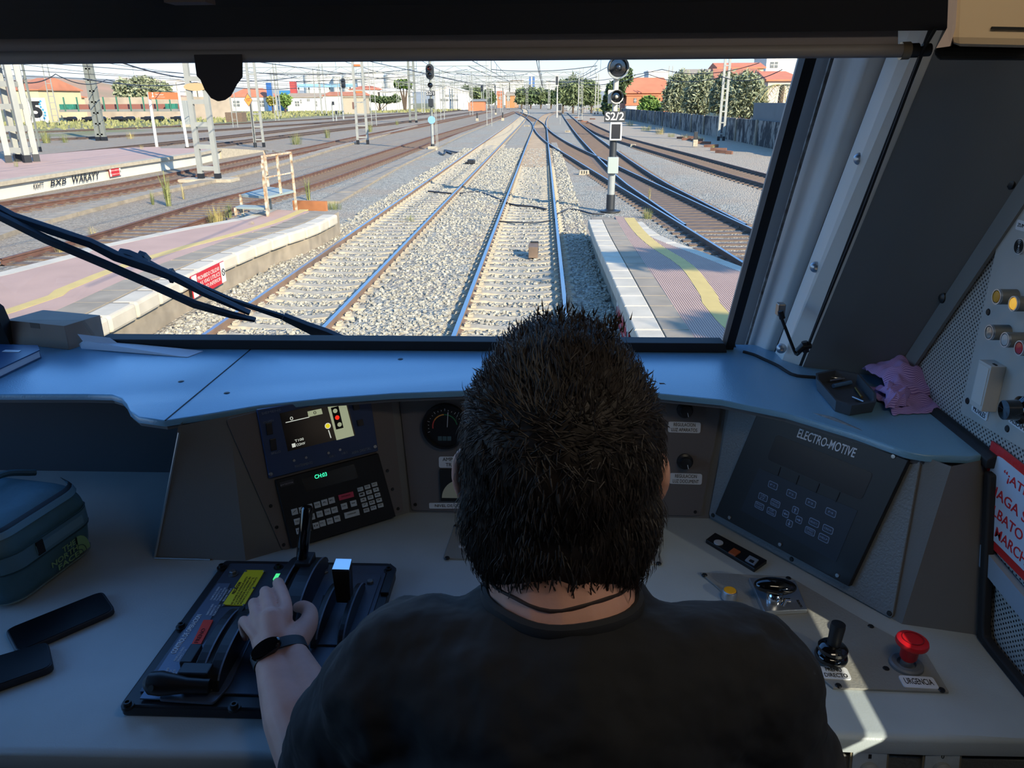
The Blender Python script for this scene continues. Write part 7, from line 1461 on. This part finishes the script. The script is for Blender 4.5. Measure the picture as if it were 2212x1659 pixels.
slab('green_lamp', KP, [(597, 1242), (611, 1242), (604, 1254), (590, 1254)], .001, .004, mat('dim_green', rgb(40, 150, 90), .4, emit=rgb(80, 240, 150), emit_s=.6), t)
# reverser
MB().prism([(x, y, KZ + .003) for x, y in roundpoly([(-.338, .91), (-.27, .91), (-.27, 1.09), (-.33, 1.09)], .006)], (0, 0, .003)).build('reverser_plate', M_con, t, bevel=.001)
quadrant('reverser_rib', ((-.338, -.328), (-.298, -.288)), .90, 1.05, .03, KZ + .006)
q0 = [P(716, 1229, .992), P(753, 1231, .992), P(760, 1207, 1.006), P(725, 1206, 1.006)]; zt_ = sum(p.z for p in q0) / 4; tp = [G(716, 1230, zt_), G(754, 1231, zt_), G(760, 1207, zt_), G(725, 1206, zt_)]
bt_ = [G(727, 1302, KZ + .03), G(757, 1303, KZ + .03), G(764, 1288, KZ + .03), G(732, 1287, KZ + .03)]
MB().rings([[p for p in bt_], [p + Vector((0, 0, -.003)) for p in tp]]).build('reverser_lever', mat('bronze_black', rgb(58, 46, 38), .3, metal=.7), t, bevel=.001); MB().rings([[p + Vector((0, 0, -.003)) for p in tp], [p for p in tp]]).build('chrome_cap', M_chr, t, bevel=.0008)
s_ = slab('reverser_label', KP, [(698, 1287), (722, 1289), (712, 1326), (688, 1326)], .0035, .005, M_cond, t); letters('lettering', KP, KP.at(699, 1319, .005), KP.at(709, 1296, .005), 'INVERSOR', M_txt, s_, .0052, .0075, bold=.015)
MB().prism([(x, y, KZ) for x, y in [(X1 - .012, 1.04), (X1 + .002, 1.04), (X1 + .002, 1.11), (X1 - .012, 1.125)]], (0, 0, .006)).build('corner_clip', M_cond, t, bevel=.001)
# ------------------------------------------------------------------ bag, phones
M_bag = mat('teal_canvas', rgb(70, 112, 128), .55, var=.12, scale=25, bump=.35, bscale=35, bdist=.006); M_bagd = mat('teal_dark', rgb(44, 78, 88), .6); M_zip = mat('zip_black', rgb(18, 22, 26), .6); M_logo = mat('logo_green', rgb(130, 170, 120), .6)
fa, fb = Vector((-.856, .990, ZD)), Vector((-.820, 1.195, ZD)); fd = (fb - fa).normalized(); fo = Vector((-fd.y, fd.x, 0)); BL_, BW, BH = (fb - fa).length, .27, .155
t = thing('travel_bag', 'teal canvas travel bag with green lettering at the left of the desk', 'bag', (fa + fb) / 2 + fo * BW / 2)
def bagring(z, grow, r):
    q = roundpoly([(-grow, -grow), (BL_ + grow, -grow), (BL_ + grow, BW + grow), (-grow, BW + grow)], r, 6); return [fa + fd * x + fo * y + Vector((0, 0, z)) for x, y in q]
from mathutils import noise as _nz
R = [bagring(z, g, r) for z, g, r in [(.001, -.02, .04), (.006, -.006, .045), (.03, .0, .045), (.075, .003, .045), (.10, .002, .045), (.118, -.002, .045), (.135, -.012, .04), (.148, -.03, .04), (.154, -.055, .04)]]
for r in R[2:]:
    for i, p in enumerate(r): v = p * 22; p += fo * .005 * _nz.noise(v) + Vector((0, 0, .005 * _nz.noise(v + Vector((5, 5, 5)))))
o = MB().rings(R).build('bag_body', M_bag, t, 'all'); sm = o.modifiers.new('sub', 'SUBSURF'); sm.levels = 2; sm.render_levels = 2
def onbag(s, z, e=0.0):
    g = 0.0
    for (z0, g0), (z1, g1) in zip([(0, -.02), (.006, -.006), (.03, 0), (.075, .003), (.1, .002), (.118, -.002), (.135, -.012), (.148, -.03), (.154, -.055)], [(.006, -.006), (.03, 0), (.075, .003), (.1, .002), (.118, -.002), (.135, -.012), (.148, -.03), (.154, -.055), (.2, -.1)]):
        if z0 <= z <= z1: g = g0 + (g1 - g0) * (z - z0) / (z1 - z0)
    c = 0.0; ee = min(s, BL_ - s); c = .0 if ee > .045 else (.045 - math.sqrt(max(0, .045 ** 2 - (.045 - max(ee, 0)) ** 2)))
    return fa + fd * s + fo * (-g - e + c * .9) + Vector((0, 0, z))
def bagstrip(nm, z0, z1, m, e=.002, s0=.0, s1=None, thick=.002):
    s1 = BL_ if s1 is None else s1; n = 20; vs = []
    rr = [[onbag(s0 + (s1 - s0) * i / n, z0, e), onbag(s0 + (s1 - s0) * i / n, z0, e + thick), onbag(s0 + (s1 - s0) * i / n, z1, e + thick), onbag(s0 + (s1 - s0) * i / n, z1, e)] for i in range(n + 1)]
    return MB().rings(rr).build(nm, m, t, True)
bagstrip('side_band', .070, .098, mat('teal_band', rgb(84, 124, 144), .5), .004); bagstrip('band_piping', .099, .101, M_bagd, .005); bagstrip('band_piping', .067, .069, M_bagd, .005); bagstrip('webbing_strap', .077, .092, mat('webbing', rgb(100, 140, 160), .6), .006, .065, .17); bagstrip('velcro_tab', .074, .098, M_zip, .007, .066, .080); bagstrip('zip', .1365, .1405, M_zip, .0025); bagstrip('zip_flap', .127, .136, mat('teal_light', rgb(96, 140, 160), .5), .0028); bagstrip('base_piping', .012, .014, mat('piping_grey', rgb(120, 140, 140), .6), .004)
BP = Plane(onbag(.06, .03, .006), onbag(.17, .03, .006), onbag(.06, .07, .006))
for s, a, b, v in [('THE', .115, .145, .052), ('NORTH', .088, .148, .039), ('FACE', .100, .148, .026)]:
    letters('lettering', BP, onbag(a, v, .006), onbag(b, v, .006), s, M_logo, t, .001, .0105, bold=.018)
c_ = onbag(.150, .0225, .007); MB().prism([c_ + BP.u * x + BP.v * y for x, y in [(0, .036)] + [(.026 * math.sin(a), .036 * math.cos(a)) for a in [math.pi / 2 * j / 10 for j in range(11)]] + [(0, 0)]], BP.n * .001).build('logo_dome', M_logo, t)
for rr in (.018, .009): MB().tube([c_ + BP.u * rr * .9 * math.sin(a) + BP.v * rr * math.cos(a) + BP.n * .0012 for a in [math.pi / 2 * j / 8 for j in range(9)]], .0007, 5).build('logo_line', M_bagd, t)
MB().tube(smoothline([fa + fd * .01 + fo * .10 + Vector((0, 0, .152)), fa + fd * .07 + fo * .11 + Vector((0, 0, .166)), fa + fd * .15 + fo * .12 + Vector((0, 0, .168)), fa + fd * .2 + fo * .10 + Vector((0, 0, .150))], .01), .006, 8).build('carry_handle', M_bagd, t, True)
def phone(label, c4, th):
    o_ = thing('mobile_phone', label, 'phone', sum(c4, Vector()) / 4, 'phones on the desk'); q = [Vector((p.x, p.y, ZD + .0005)) for p in c4]; q = [Vector((x, y, ZD + .0005)) for x, y in roundpoly([(p.x, p.y) for p in q], .012)]
    MB().prism(q, (0, 0, th)).build('case', mat('phone_case', rgb(30, 34, 42), .5), o_, bevel=.002); c = sum(q, Vector()) / len(q); MB().prism([c + (p - c) * .95 + Vector((0, 0, th)) for p in q], (0, 0, .0006)).build('screen', mat('phone_screen', rgb(12, 13, 16), .3, spec=.15), o_)
    return o_
phone('larger black phone lying beside the teal bag on the desk', [G(10, 1362, ZD + .009), G(222, 1277, ZD + .009), G(250, 1318, ZD + .009), G(36, 1412, ZD + .009)], .010)
phone('smaller black phone in a dark blue case cut by the left edge of the desk', [G(-70, 1437, ZD + .011), G(104, 1386, ZD + .011), G(116, 1440, ZD + .011), G(-60, 1502, ZD + .011)], .012)
# ------------------------------------------------------------------ windscreen wiper, outside the glass
t = thing('windscreen_wiper', 'black windscreen wiper lying diagonally across the lower left of the glass', 'wiper', wp.at(450, 640, -.05)); M_wip = mat('wiper_black', rgb(30, 34, 42), .45)
def wq(px, py, h=-.05): return wp.at(px, py, h)
def wbar(nm, pts, w_, h=-.05, th=.008, m=None):
    mb = MB(); Q = [wq(x, y, h) for x, y in pts]
    rr = []
    for i, p in enumerate(Q):
        d = (Q[min(i + 1, len(Q) - 1)] - Q[max(i - 1, 0)]).normalized(); s = wp.n.cross(d).normalized(); k = w_[i] if isinstance(w_, list) else w_; rr.append([p - s * k - wp.n * th / 2, p + s * k - wp.n * th / 2, p + s * k + wp.n * th / 2, p - s * k + wp.n * th / 2])
    return mb.rings(rr).build(nm, m or M_wip, t, 30, bevel=.0012)
wbar('rubber_blade', [(-60, 437), (100, 517), (230, 572), (330, 616), (420, 657), (500, 680), (552, 691)], [.007, .008, .008, .008, .008, .0065, .003], -.035, .012)
wbar('blade_carrier', [(-60, 420), (28, 467), (106, 495), (195, 525), (250, 553), (330, 580), (380, 600), (440, 632), (540, 676)], [.006, .006, .0085, .0085, .010, .010, .008, .006, .003], -.050, .014)
wbar('pivot_block', [(255, 545), (275, 553), (300, 562), (318, 570)], [.006, .012, .010, .006], -.062, .018); wbar('pivot_cap', [(296, 549), (308, 556), (322, 566)], [.007, .011, .006], -.075, .016)
wbar('wiper_arm', [(316, 562), (345, 578), (372, 592), (420, 612), (500, 648), (560, 668), (618, 687)], [.003, .0032, .0065, .0045, .005, .0055, .007], -.075, .008)
wbar('arm_root', [(612, 683), (622, 688), (660, 705), (700, 722), (760, 750), (800, 768)], [.007, .008, .011, .016, .020, .022], -.070, .014)
wbar('linkage', [(366, 585), (372, 596), (374, 606)], [.005, .007, .004], -.06, .02)
# ================================================================== THE DRIVER
M_skin = mat('skin', rgb(212, 160, 142), .55, var=.12, scale=30, bump=.15, bscale=140, bdist=.002); M_skin.node_tree.nodes['Principled BSDF'].inputs['Subsurface Weight'].default_value = .12; M_skin.node_tree.nodes['Principled BSDF'].inputs['Subsurface Radius'].default_value = (.02, .008, .004)
M_shirt = mat('charcoal_tshirt', rgb(27, 29, 34), .9, var=.12, scale=40, bump=.6, bscale=14, bdist=.02); M_hair = mat('dark_brown_hair', rgb(30, 21, 18), .6, var=.3, scale=60)
HX = .018; BX = .028
person = thing('person', 'seated driver seen from behind in a dark T-shirt, left hand on the console', 'person', (BX, .45, FLOORZ))
def blobmesh(name, parts, m, voxel, smooth, sub=0):
    """tapered limbs and rounded masses grown together into one continuous surface"""
    mb = MB()
    for p in parts:
        if p[0] == 'ball': mb.ball(p[1], p[2], 20, 14, p[3] if len(p) > 3 else None)
        else:
            pts = [Vector(q) for q in p[1]]; rs = p[2]; L = smoothline(pts, .008) if len(pts) > 2 else [pts[0].lerp(pts[1], k / 12) for k in range(13)]
            cum = [0]
            for a, b in zip(pts, pts[1:]): cum.append(cum[-1] + (b - a).length)
            acc = 0; R = []
            for i, q in enumerate(L):
                if i: acc += (q - L[i - 1]).length
                x = min(acc, cum[-1])
                for k in range(len(cum) - 1):
                    if cum[k] <= x <= cum[k + 1] + 1e-6: f = (x - cum[k]) / max(1e-6, cum[k + 1] - cum[k]); R.append(rs[k] + (rs[k + 1] - rs[k]) * f); break
                else: R.append(rs[-1])
            mb.tube(L, R, 16); mb.ball(pts[0], rs[0] * .99, 16, 10); mb.ball(pts[-1], rs[-1] * .99, 16, 10)
    o = mb.build(name, m, person, 'all'); r = o.modifiers.new('grow', 'REMESH'); r.mode = 'VOXEL'; r.voxel_size = voxel; r.use_smooth_shade = True
    s = o.modifiers.new('soft', 'SMOOTH'); s.factor = .5; s.iterations = smooth; return o
SL, SR = Vector((-.127, .56, 2.840)), Vector((.189, .56, 2.840)); EL, ER = Vector((-.248, .665, 2.605)), Vector((.27, .56, 2.58)); WL_ = G(600, 1402, 2.652); WR_ = Vector((.18, .78, 2.44))
mc = {'i': G(617, 1312, 2.670), 'm': G(584, 1321, 2.673), 'r': G(559, 1338, 2.668), 'p': G(541, 1358, 2.658)}
pip = {'i': G(601, 1259, 2.660), 'm': G(573, 1278, 2.662), 'r': G(548, 1303, 2.658), 'p': G(527, 1341, 2.648)}
fr_ = {'i': .0086, 'm': .0087, 'r': .0082, 'p': .0076}
parts = []
for k in 'imrp':
    a, b = mc[k], pip[k]; d = (b - a); d.z = 0; d.normalize(); c = b + d * .014 + Vector((0, 0, -.018)); e = b + d * .008 + Vector((0, 0, -.034))
    parts.append(('tube', [WL_.lerp(a, .35) + Vector((0, 0, -.002)), a, b, c, e], [.013, fr_[k] * 1.12, fr_[k], fr_[k] * .9, fr_[k] * .78]))
for a, b in (('i', 'm'), ('m', 'r'), ('r', 'p')): parts.append(('tube', [WL_.lerp(mc[a].lerp(mc[b], .5), .3), mc[a].lerp(mc[b], .5) + Vector((0, 0, -.007)) - (mc[a] - WL_).normalized() * .012], [.016, .0088]))
tb = [G(640, 1388, 2.648), G(664, 1350, 2.646), G(669, 1322, 2.640), G(655, 1311, 2.632), G(643, 1312, 2.622)]
parts.append(('tube', tb, [.017, .0145, .0112, .0100, .0082])); parts.append(('tube', [G(628, 1390, 2.65), G(655, 1352, 2.645)], [.02, .0125]))
parts.append(('tube', [WL_.lerp(mc['m'], .15), WL_.lerp(mc['m'], .75)], [.021, .019])); parts.append(('tube', [G(575, 1395, 2.648), G(556, 1362, 2.65)], [.018, .0125]))
fore = EL.lerp(WL_, .45)
side = (WL_ - EL).cross(Vector((0, 0, 1))).normalized()
for q in (-1, 1): parts.append(('tube', [EL + side * q * .010, fore + side * q * .013, WL_ + side * q * .0125], [.040, .036, .0195]))
parts.append(('tube', [SL, SL.lerp(EL, .5), EL], [.06, .05, .043]))
parts.append(('tube', [SR, SR.lerp(ER, .5), ER, ER.lerp(WR_, .5), WR_], [.06, .05, .043, .037, .026])); 
for k in range(4): b = WR_ + Vector((-.025 + .018 * k, .05, -.005)); parts.append(('tube', [WR_, b, b + Vector((.0, .045, -.012)), b + Vector((0, .06, -.04))], [.02, .0105, .009, .0075]))
parts.append(('tube', [WR_, WR_ + Vector((-.035, .03, -.005)), WR_ + Vector((-.05, .06, -.012))], [.018, .012, .009]))
parts += [('tube', [(BX, .52, 2.74), (BX, .55, 2.86), (HX, .585, 2.93), (HX, .615, 3.0)], [.09, .074, .066, .062]), ('tube', [SL, (BX, .53, 2.84), SR], [.055, .07, .055])]
parts += [('ball', (BX, .50, 2.62), (.17, .105, .2)), ('ball', (BX, .50, 2.38), (.165, .12, .2)), ('ball', (BX, .46, 2.24), (.18, .14, .12))]
for s in (-1, 1): parts.append(('tube', [(BX + s * .09, .45, 2.22), (BX + s * .13, .92, 2.20), (BX + s * .12, 1.0, 1.80)], [.085, .062, .045])); parts.append(('tube', [(BX + s * .12, .98, 1.79), (BX + s * .13, 1.14, 1.765)], [.045, .032]))
hc = Vector((HX, .645, 3.033))
parts += [('ball', hc + Vector((0, 0, .012)), (.078, .098, .104)), ('ball', hc + Vector((0, .028, -.062)), (.062, .068, .066)), ('tube', [hc + Vector((0, .098, .0)), hc + Vector((0, .113, -.03)), hc + Vector((0, .098, -.04))], [.010, .014, .012]), ('tube', [hc + Vector((-.02, .088, -.072)), hc + Vector((0, .094, -.072)), hc + Vector((.02, .088, -.072))], [.007, .009, .007]), ('ball', hc + Vector((0, .078, -.11)), (.022, .018, .016))]
for s in (-1, 1):
    parts.append(('tube', [hc + Vector((s * .05, .08, .024)), hc + Vector((s * .012, .095, .022))], [.009, .01])); ec = hc + Vector((s * .083, -.004, -.028))
    parts.append(('tube', [ec + Vector((0, .008, -.024)), ec + Vector((s * .006, -.010, -.014)), ec + Vector((s * .012, -.016, .008)), ec + Vector((s * .010, -.008, .026)), ec + Vector((s * .002, .008, .026))], [.007, .0065, .006, .006, .006])); parts.append(('ball', ec + Vector((s * .001, .002, 0)), (.006, .014, .024)))
body_ = blobmesh('body', parts, M_skin, .0026, 4)
for s in (-1, 1): MB().ball(hc + Vector((s * .032, .086, .004)), .0125, 14, 10).build('eye', mat('eye_white', rgb(220, 214, 208), .3), person, True)
for k in 'im': pass
# T-shirt
DR = Vector((.0, 0, 0))
sp_ = [('tube', [SL + Vector((.02, 0, .004)), (BX, .522, 2.848), SR + Vector((-.02, 0, .004))], [.072, .092, .072]), ('ball', (BX, .50, 2.66), (.205, .13, .22)), ('ball', (BX, .505, 2.40), (.195, .15, .22)), ('ball', (BX, .47, 2.24), (.2, .16, .12))]
sp_ += [('tube', [SL + Vector((.01, 0, 0)), SL.lerp(EL, .35), SL.lerp(EL, .82)], [.074, .069, .064]), ('tube', [SR + Vector((-.01, 0, 0)), SR.lerp(ER, .35), SR.lerp(ER, .82)], [.074, .069, .064])]
sp_ += [('tube', [(HX - .125, .555, 2.874), (HX - .078, .572, 2.896), (HX - .066, .60, 2.900)], [.034, .024, .018]), ('tube', [(HX + .128, .555, 2.874), (HX + .078, .572, 2.896), (HX + .066, .60, 2.900)], [.034, .024, .018]), ('tube', [(HX - .06, .545, 2.882), (HX, .515, 2.874), (HX + .06, .545, 2.882)], [.022, .022, .022])]
sh_ = blobmesh('t_shirt', sp_, M_shirt, .006, 6)
tx = bpy.data.textures.new('folds', 'CLOUDS'); tx.noise_scale = .07; tx.noise_depth = 2; dm = sh_.modifiers.new('folds', 'DISPLACE'); dm.texture = tx; dm.strength = .022; dm.mid_level = .5
def loop_tube(nm, pts, r, m, n=8):
    rr = []; N = len(pts)
    for i, p in enumerate(pts):
        d = (pts[(i + 1) % N] - pts[i - 1]).normalized(); a = d.cross(Vector((0, 0, 1))).normalized(); b = a.cross(d); k = r if not hasattr(r, '__len__') else None
        rr.append([p + (a * math.cos(2 * math.pi * j / n) * (r if k else r[0]) + b * math.sin(2 * math.pi * j / n) * (r if k else r[1])) for j in range(n)])
    return MB().rings(rr, False, True).build(nm, m, person, True)
from mathutils.bvhtree import BVHTree
bpy.context.view_layer.update(); _dg = bpy.context.evaluated_depsgraph_get()
def surface(o):
    e = o.evaluated_get(_dg); m_ = e.to_mesh(); M_ = o.matrix_world; b = BVHTree.FromPolygons([M_ @ v.co for v in m_.vertices], [tuple(p.vertices) for p in m_.polygons]); e.to_mesh_clear(); return b
sb, ss = surface(body_), surface(sh_)
def reach(bvh, a, z):
    d = Vector((math.cos(a), math.sin(a), 0)); c = Vector((HX, .59, z)); h = bvh.ray_cast(c + d * .14, -d, .14); return (h[0] - c).length if h[0] is not None else 0.0
col, cord = [], []
for k in range(48):
    a = 2 * math.pi * k / 48; d = Vector((math.cos(a), math.sin(a), 0)); z = 2.985
    while z > 2.86 and reach(ss, a, z) < reach(sb, a, z) - .0005: z -= .002
    r = min(max(reach(sb, a, z), .05), .085); col.append(Vector((HX, .59, z + .001)) + d * (r + .003))
for k in range(48):
    a = 2 * math.pi * k / 48; d = Vector((math.cos(a), math.sin(a), 0)); z = col[k].z + .013 + .006 * abs(math.cos(a)); r = min(max(reach(sb, a, z), .05), .085); cord.append(Vector((HX, .59, z)) + d * (r + .0008))
def ease(L): return [(L[i - 2] + L[i - 1] * 2 + L[i] * 3 + L[(i + 1) % len(L)] * 2 + L[(i + 2) % len(L)]) / 9 for i in range(len(L))]
loop_tube('collar', ease(ease(col)), (.0055, .008), mat('collar_rib', rgb(34, 36, 42), .85)); loop_tube('neck_cord', ease(cord), .0017, mat('cord_dark', rgb(44, 30, 30), .7))
# trousers
def leg_(s): return [('tube', [(BX + s * .09, .45, 2.22), (BX + s * .13, .93, 2.20), (BX + s * .12, 1.0, 1.82)], [.098, .074, .058])]
blobmesh('trousers', leg_(-1) + leg_(1) + [('ball', (BX, .44, 2.22), (.195, .15, .115))], mat('dark_trousers', rgb(34, 38, 50), .9), .008, 4)
for s in (-1, 1): MB().ball((BX + s * .13, 1.09, 1.762), (.05, .13, .042), 18, 12).build('shoe', mat('black_shoe', rgb(26, 26, 28), .5), person, True)
# watch
wd = (WL_ - EL).normalized(); wu = Vector((0, 0, 1)); wu = (wu - wd * wu.dot(wd)).normalized(); ws = wd.cross(wu); wc = WL_ - wd * .010
def wpt(a, k=1.0, o=0.0): return wc + (ws * math.cos(a) * .0345 + wu * math.sin(a) * .0235) * k + wd * o
rr = [[wpt(a, 1.0, -.0085), wpt(a, 1.07, -.008), wpt(a, 1.07, .008), wpt(a, 1.0, .0085)] for a in [2 * math.pi * j / 44 for j in range(44)]]
wt = MB().rings(rr, False, True).build('watch', mat('watch_band', rgb(34, 38, 46), .6), person, True)
aw = math.radians(118) if ws.x < 0 else math.radians(62); aw = math.radians(62) if ws.x < 0 else math.radians(118)
wn = (ws * math.cos(aw) * .8 + wu * math.sin(aw)).normalized(); fc = wpt(aw, 1.12); tn = wd.cross(wn).normalized()
# the face sits on the outer side of the wrist
q = [fc + (wd * math.cos(a) * .0125 + tn * math.sin(a) * .021) for a in [2 * math.pi * j / 36 for j in range(36)]]
MB().rings([[p - wn * .004 for p in q], [p + wn * .001 for p in q], [fc + (p - fc) * .9 + wn * .003 for p in q], [fc + (p - fc) * .2 + wn * .0035 for p in q]]).build('watch_case', M_gloss, wt, 35)
# hair: a shell over the skull plus fine strands
hb = [('ball', hc + Vector((0, -.016, .014)), (.090, .106, .106)), ('ball', hc + Vector((0, -.045, -.045)), (.090, .072, .085)), ('ball', hc + Vector((0, -.052, -.104)), (.068, .046, .056)), ('ball', hc + Vector((0, .015, .055)), (.070, .080, .066))]
o = blobmesh('hair', hb, M_hair, .006, 5)
tx = bpy.data.textures.new('tufts', 'CLOUDS'); tx.noise_scale = .018; tx.noise_depth = 2; dm = o.modifiers.new('tufts', 'DISPLACE'); dm.texture = tx; dm.strength = .005; dm.mid_level = .4
rnd = random.Random(4); mb = MB()
bpy.context.view_layer.update(); ev = o.evaluated_get(bpy.context.evaluated_depsgraph_get()); em = ev.to_mesh()
SV = [(o.matrix_world @ v.co, v.normal.copy()) for v in em.vertices]; ev.to_mesh_clear()
for _ in range(26000):
    p, nrm = rnd.choice(SV); p = p + Vector((rnd.gauss(0, .003), rnd.gauss(0, .003), rnd.gauss(0, .003)))
    if p.y > hc.y + .055 and p.z < hc.z + .06: continue
    p = p - nrm * .002; f_ = min(1, max(0, (p.z - hc.z - .015) / .075)); top = f_ > .6; mid = 1 - abs(2 * f_ - 1)
    comb = Vector((.25 * rnd.gauss(0, 1) + mid * rnd.gauss(0, .5), -.1 + .85 * f_, -.9 + 1.05 * f_ + mid * rnd.gauss(0, .25))); comb = (comb - nrm * comb.dot(nrm)); comb = comb.normalized() if comb.length > 1e-3 else nrm
    L = rnd.uniform(.008, .016) * (1.2 if top else .55 if p.z < hc.z - .10 else 1.0); dirv = (comb * .85 + nrm * rnd.uniform(.05, .32 if top else .18) + Vector((rnd.gauss(0, .11), rnd.gauss(0, .11), rnd.gauss(0, .11)))).normalized()
    s = dirv.cross(nrm); s = s.normalized() if s.length > 1e-3 else Vector((1, 0, 0)); s *= .0007; m = p + dirv * L * .55 + nrm * .001; e = p + dirv * L + comb * L * .12; u2 = s.cross(dirv).normalized() * .0005
    mb.add([p - s, p + s, p + u2, m - s * .8, m + s * .8, m + u2 * .8, e], [(0, 1, 4, 3), (1, 2, 5, 4), (2, 0, 3, 5), (3, 4, 6), (4, 5, 6), (5, 3, 6)])
for (px, py, n_) in [(1322, 692, 60), (1235, 668, 36), (1185, 672, 24)]:                 # upstanding tufts at the crown
    b = P(px, py + 14, hc.y - .01)
    for _ in range(n_):
        p = b + Vector((rnd.gauss(0, .007), rnd.gauss(0, .010), rnd.gauss(0, .004))); dirv = Vector((rnd.gauss(.1, .35), rnd.gauss(.2, .3), 1)).normalized(); L = rnd.uniform(.006, .011); s = Vector((.0008, 0, 0)); mb.add([p - s, p + s, p + Vector((0, .0012, 0)), p + dirv * L], [(0, 1, 3), (1, 2, 3), (2, 0, 3)])
mb.build('hair_strands', M_hair, o, fix=False)
# the seat under the driver
t = thing('driver_chair', 'dark driver chair under the seated driver, hidden behind his back', 'chair', (BX, .42, FLOORZ)); M_seat = mat('seat_fabric', rgb(46, 50, 60), .9)
MB().bb((-.19, .24, 2.03), (.27, .72, 2.125)).build('cushion', M_seat, t, bevel=.02); MB().prism([(-.18, .27, 2.1), (.26, .27, 2.1), (.25, .20, 2.62), (-.17, .20, 2.62)], (0, -.07, 0)).build('backrest', M_seat, t, bevel=.02); MB().lathe([(.22, 0), (.22, .03), (.06, .06), (.05, .33)], (BX, .46, FLOORZ), n=24).build('pedestal', M_bk, t, True)
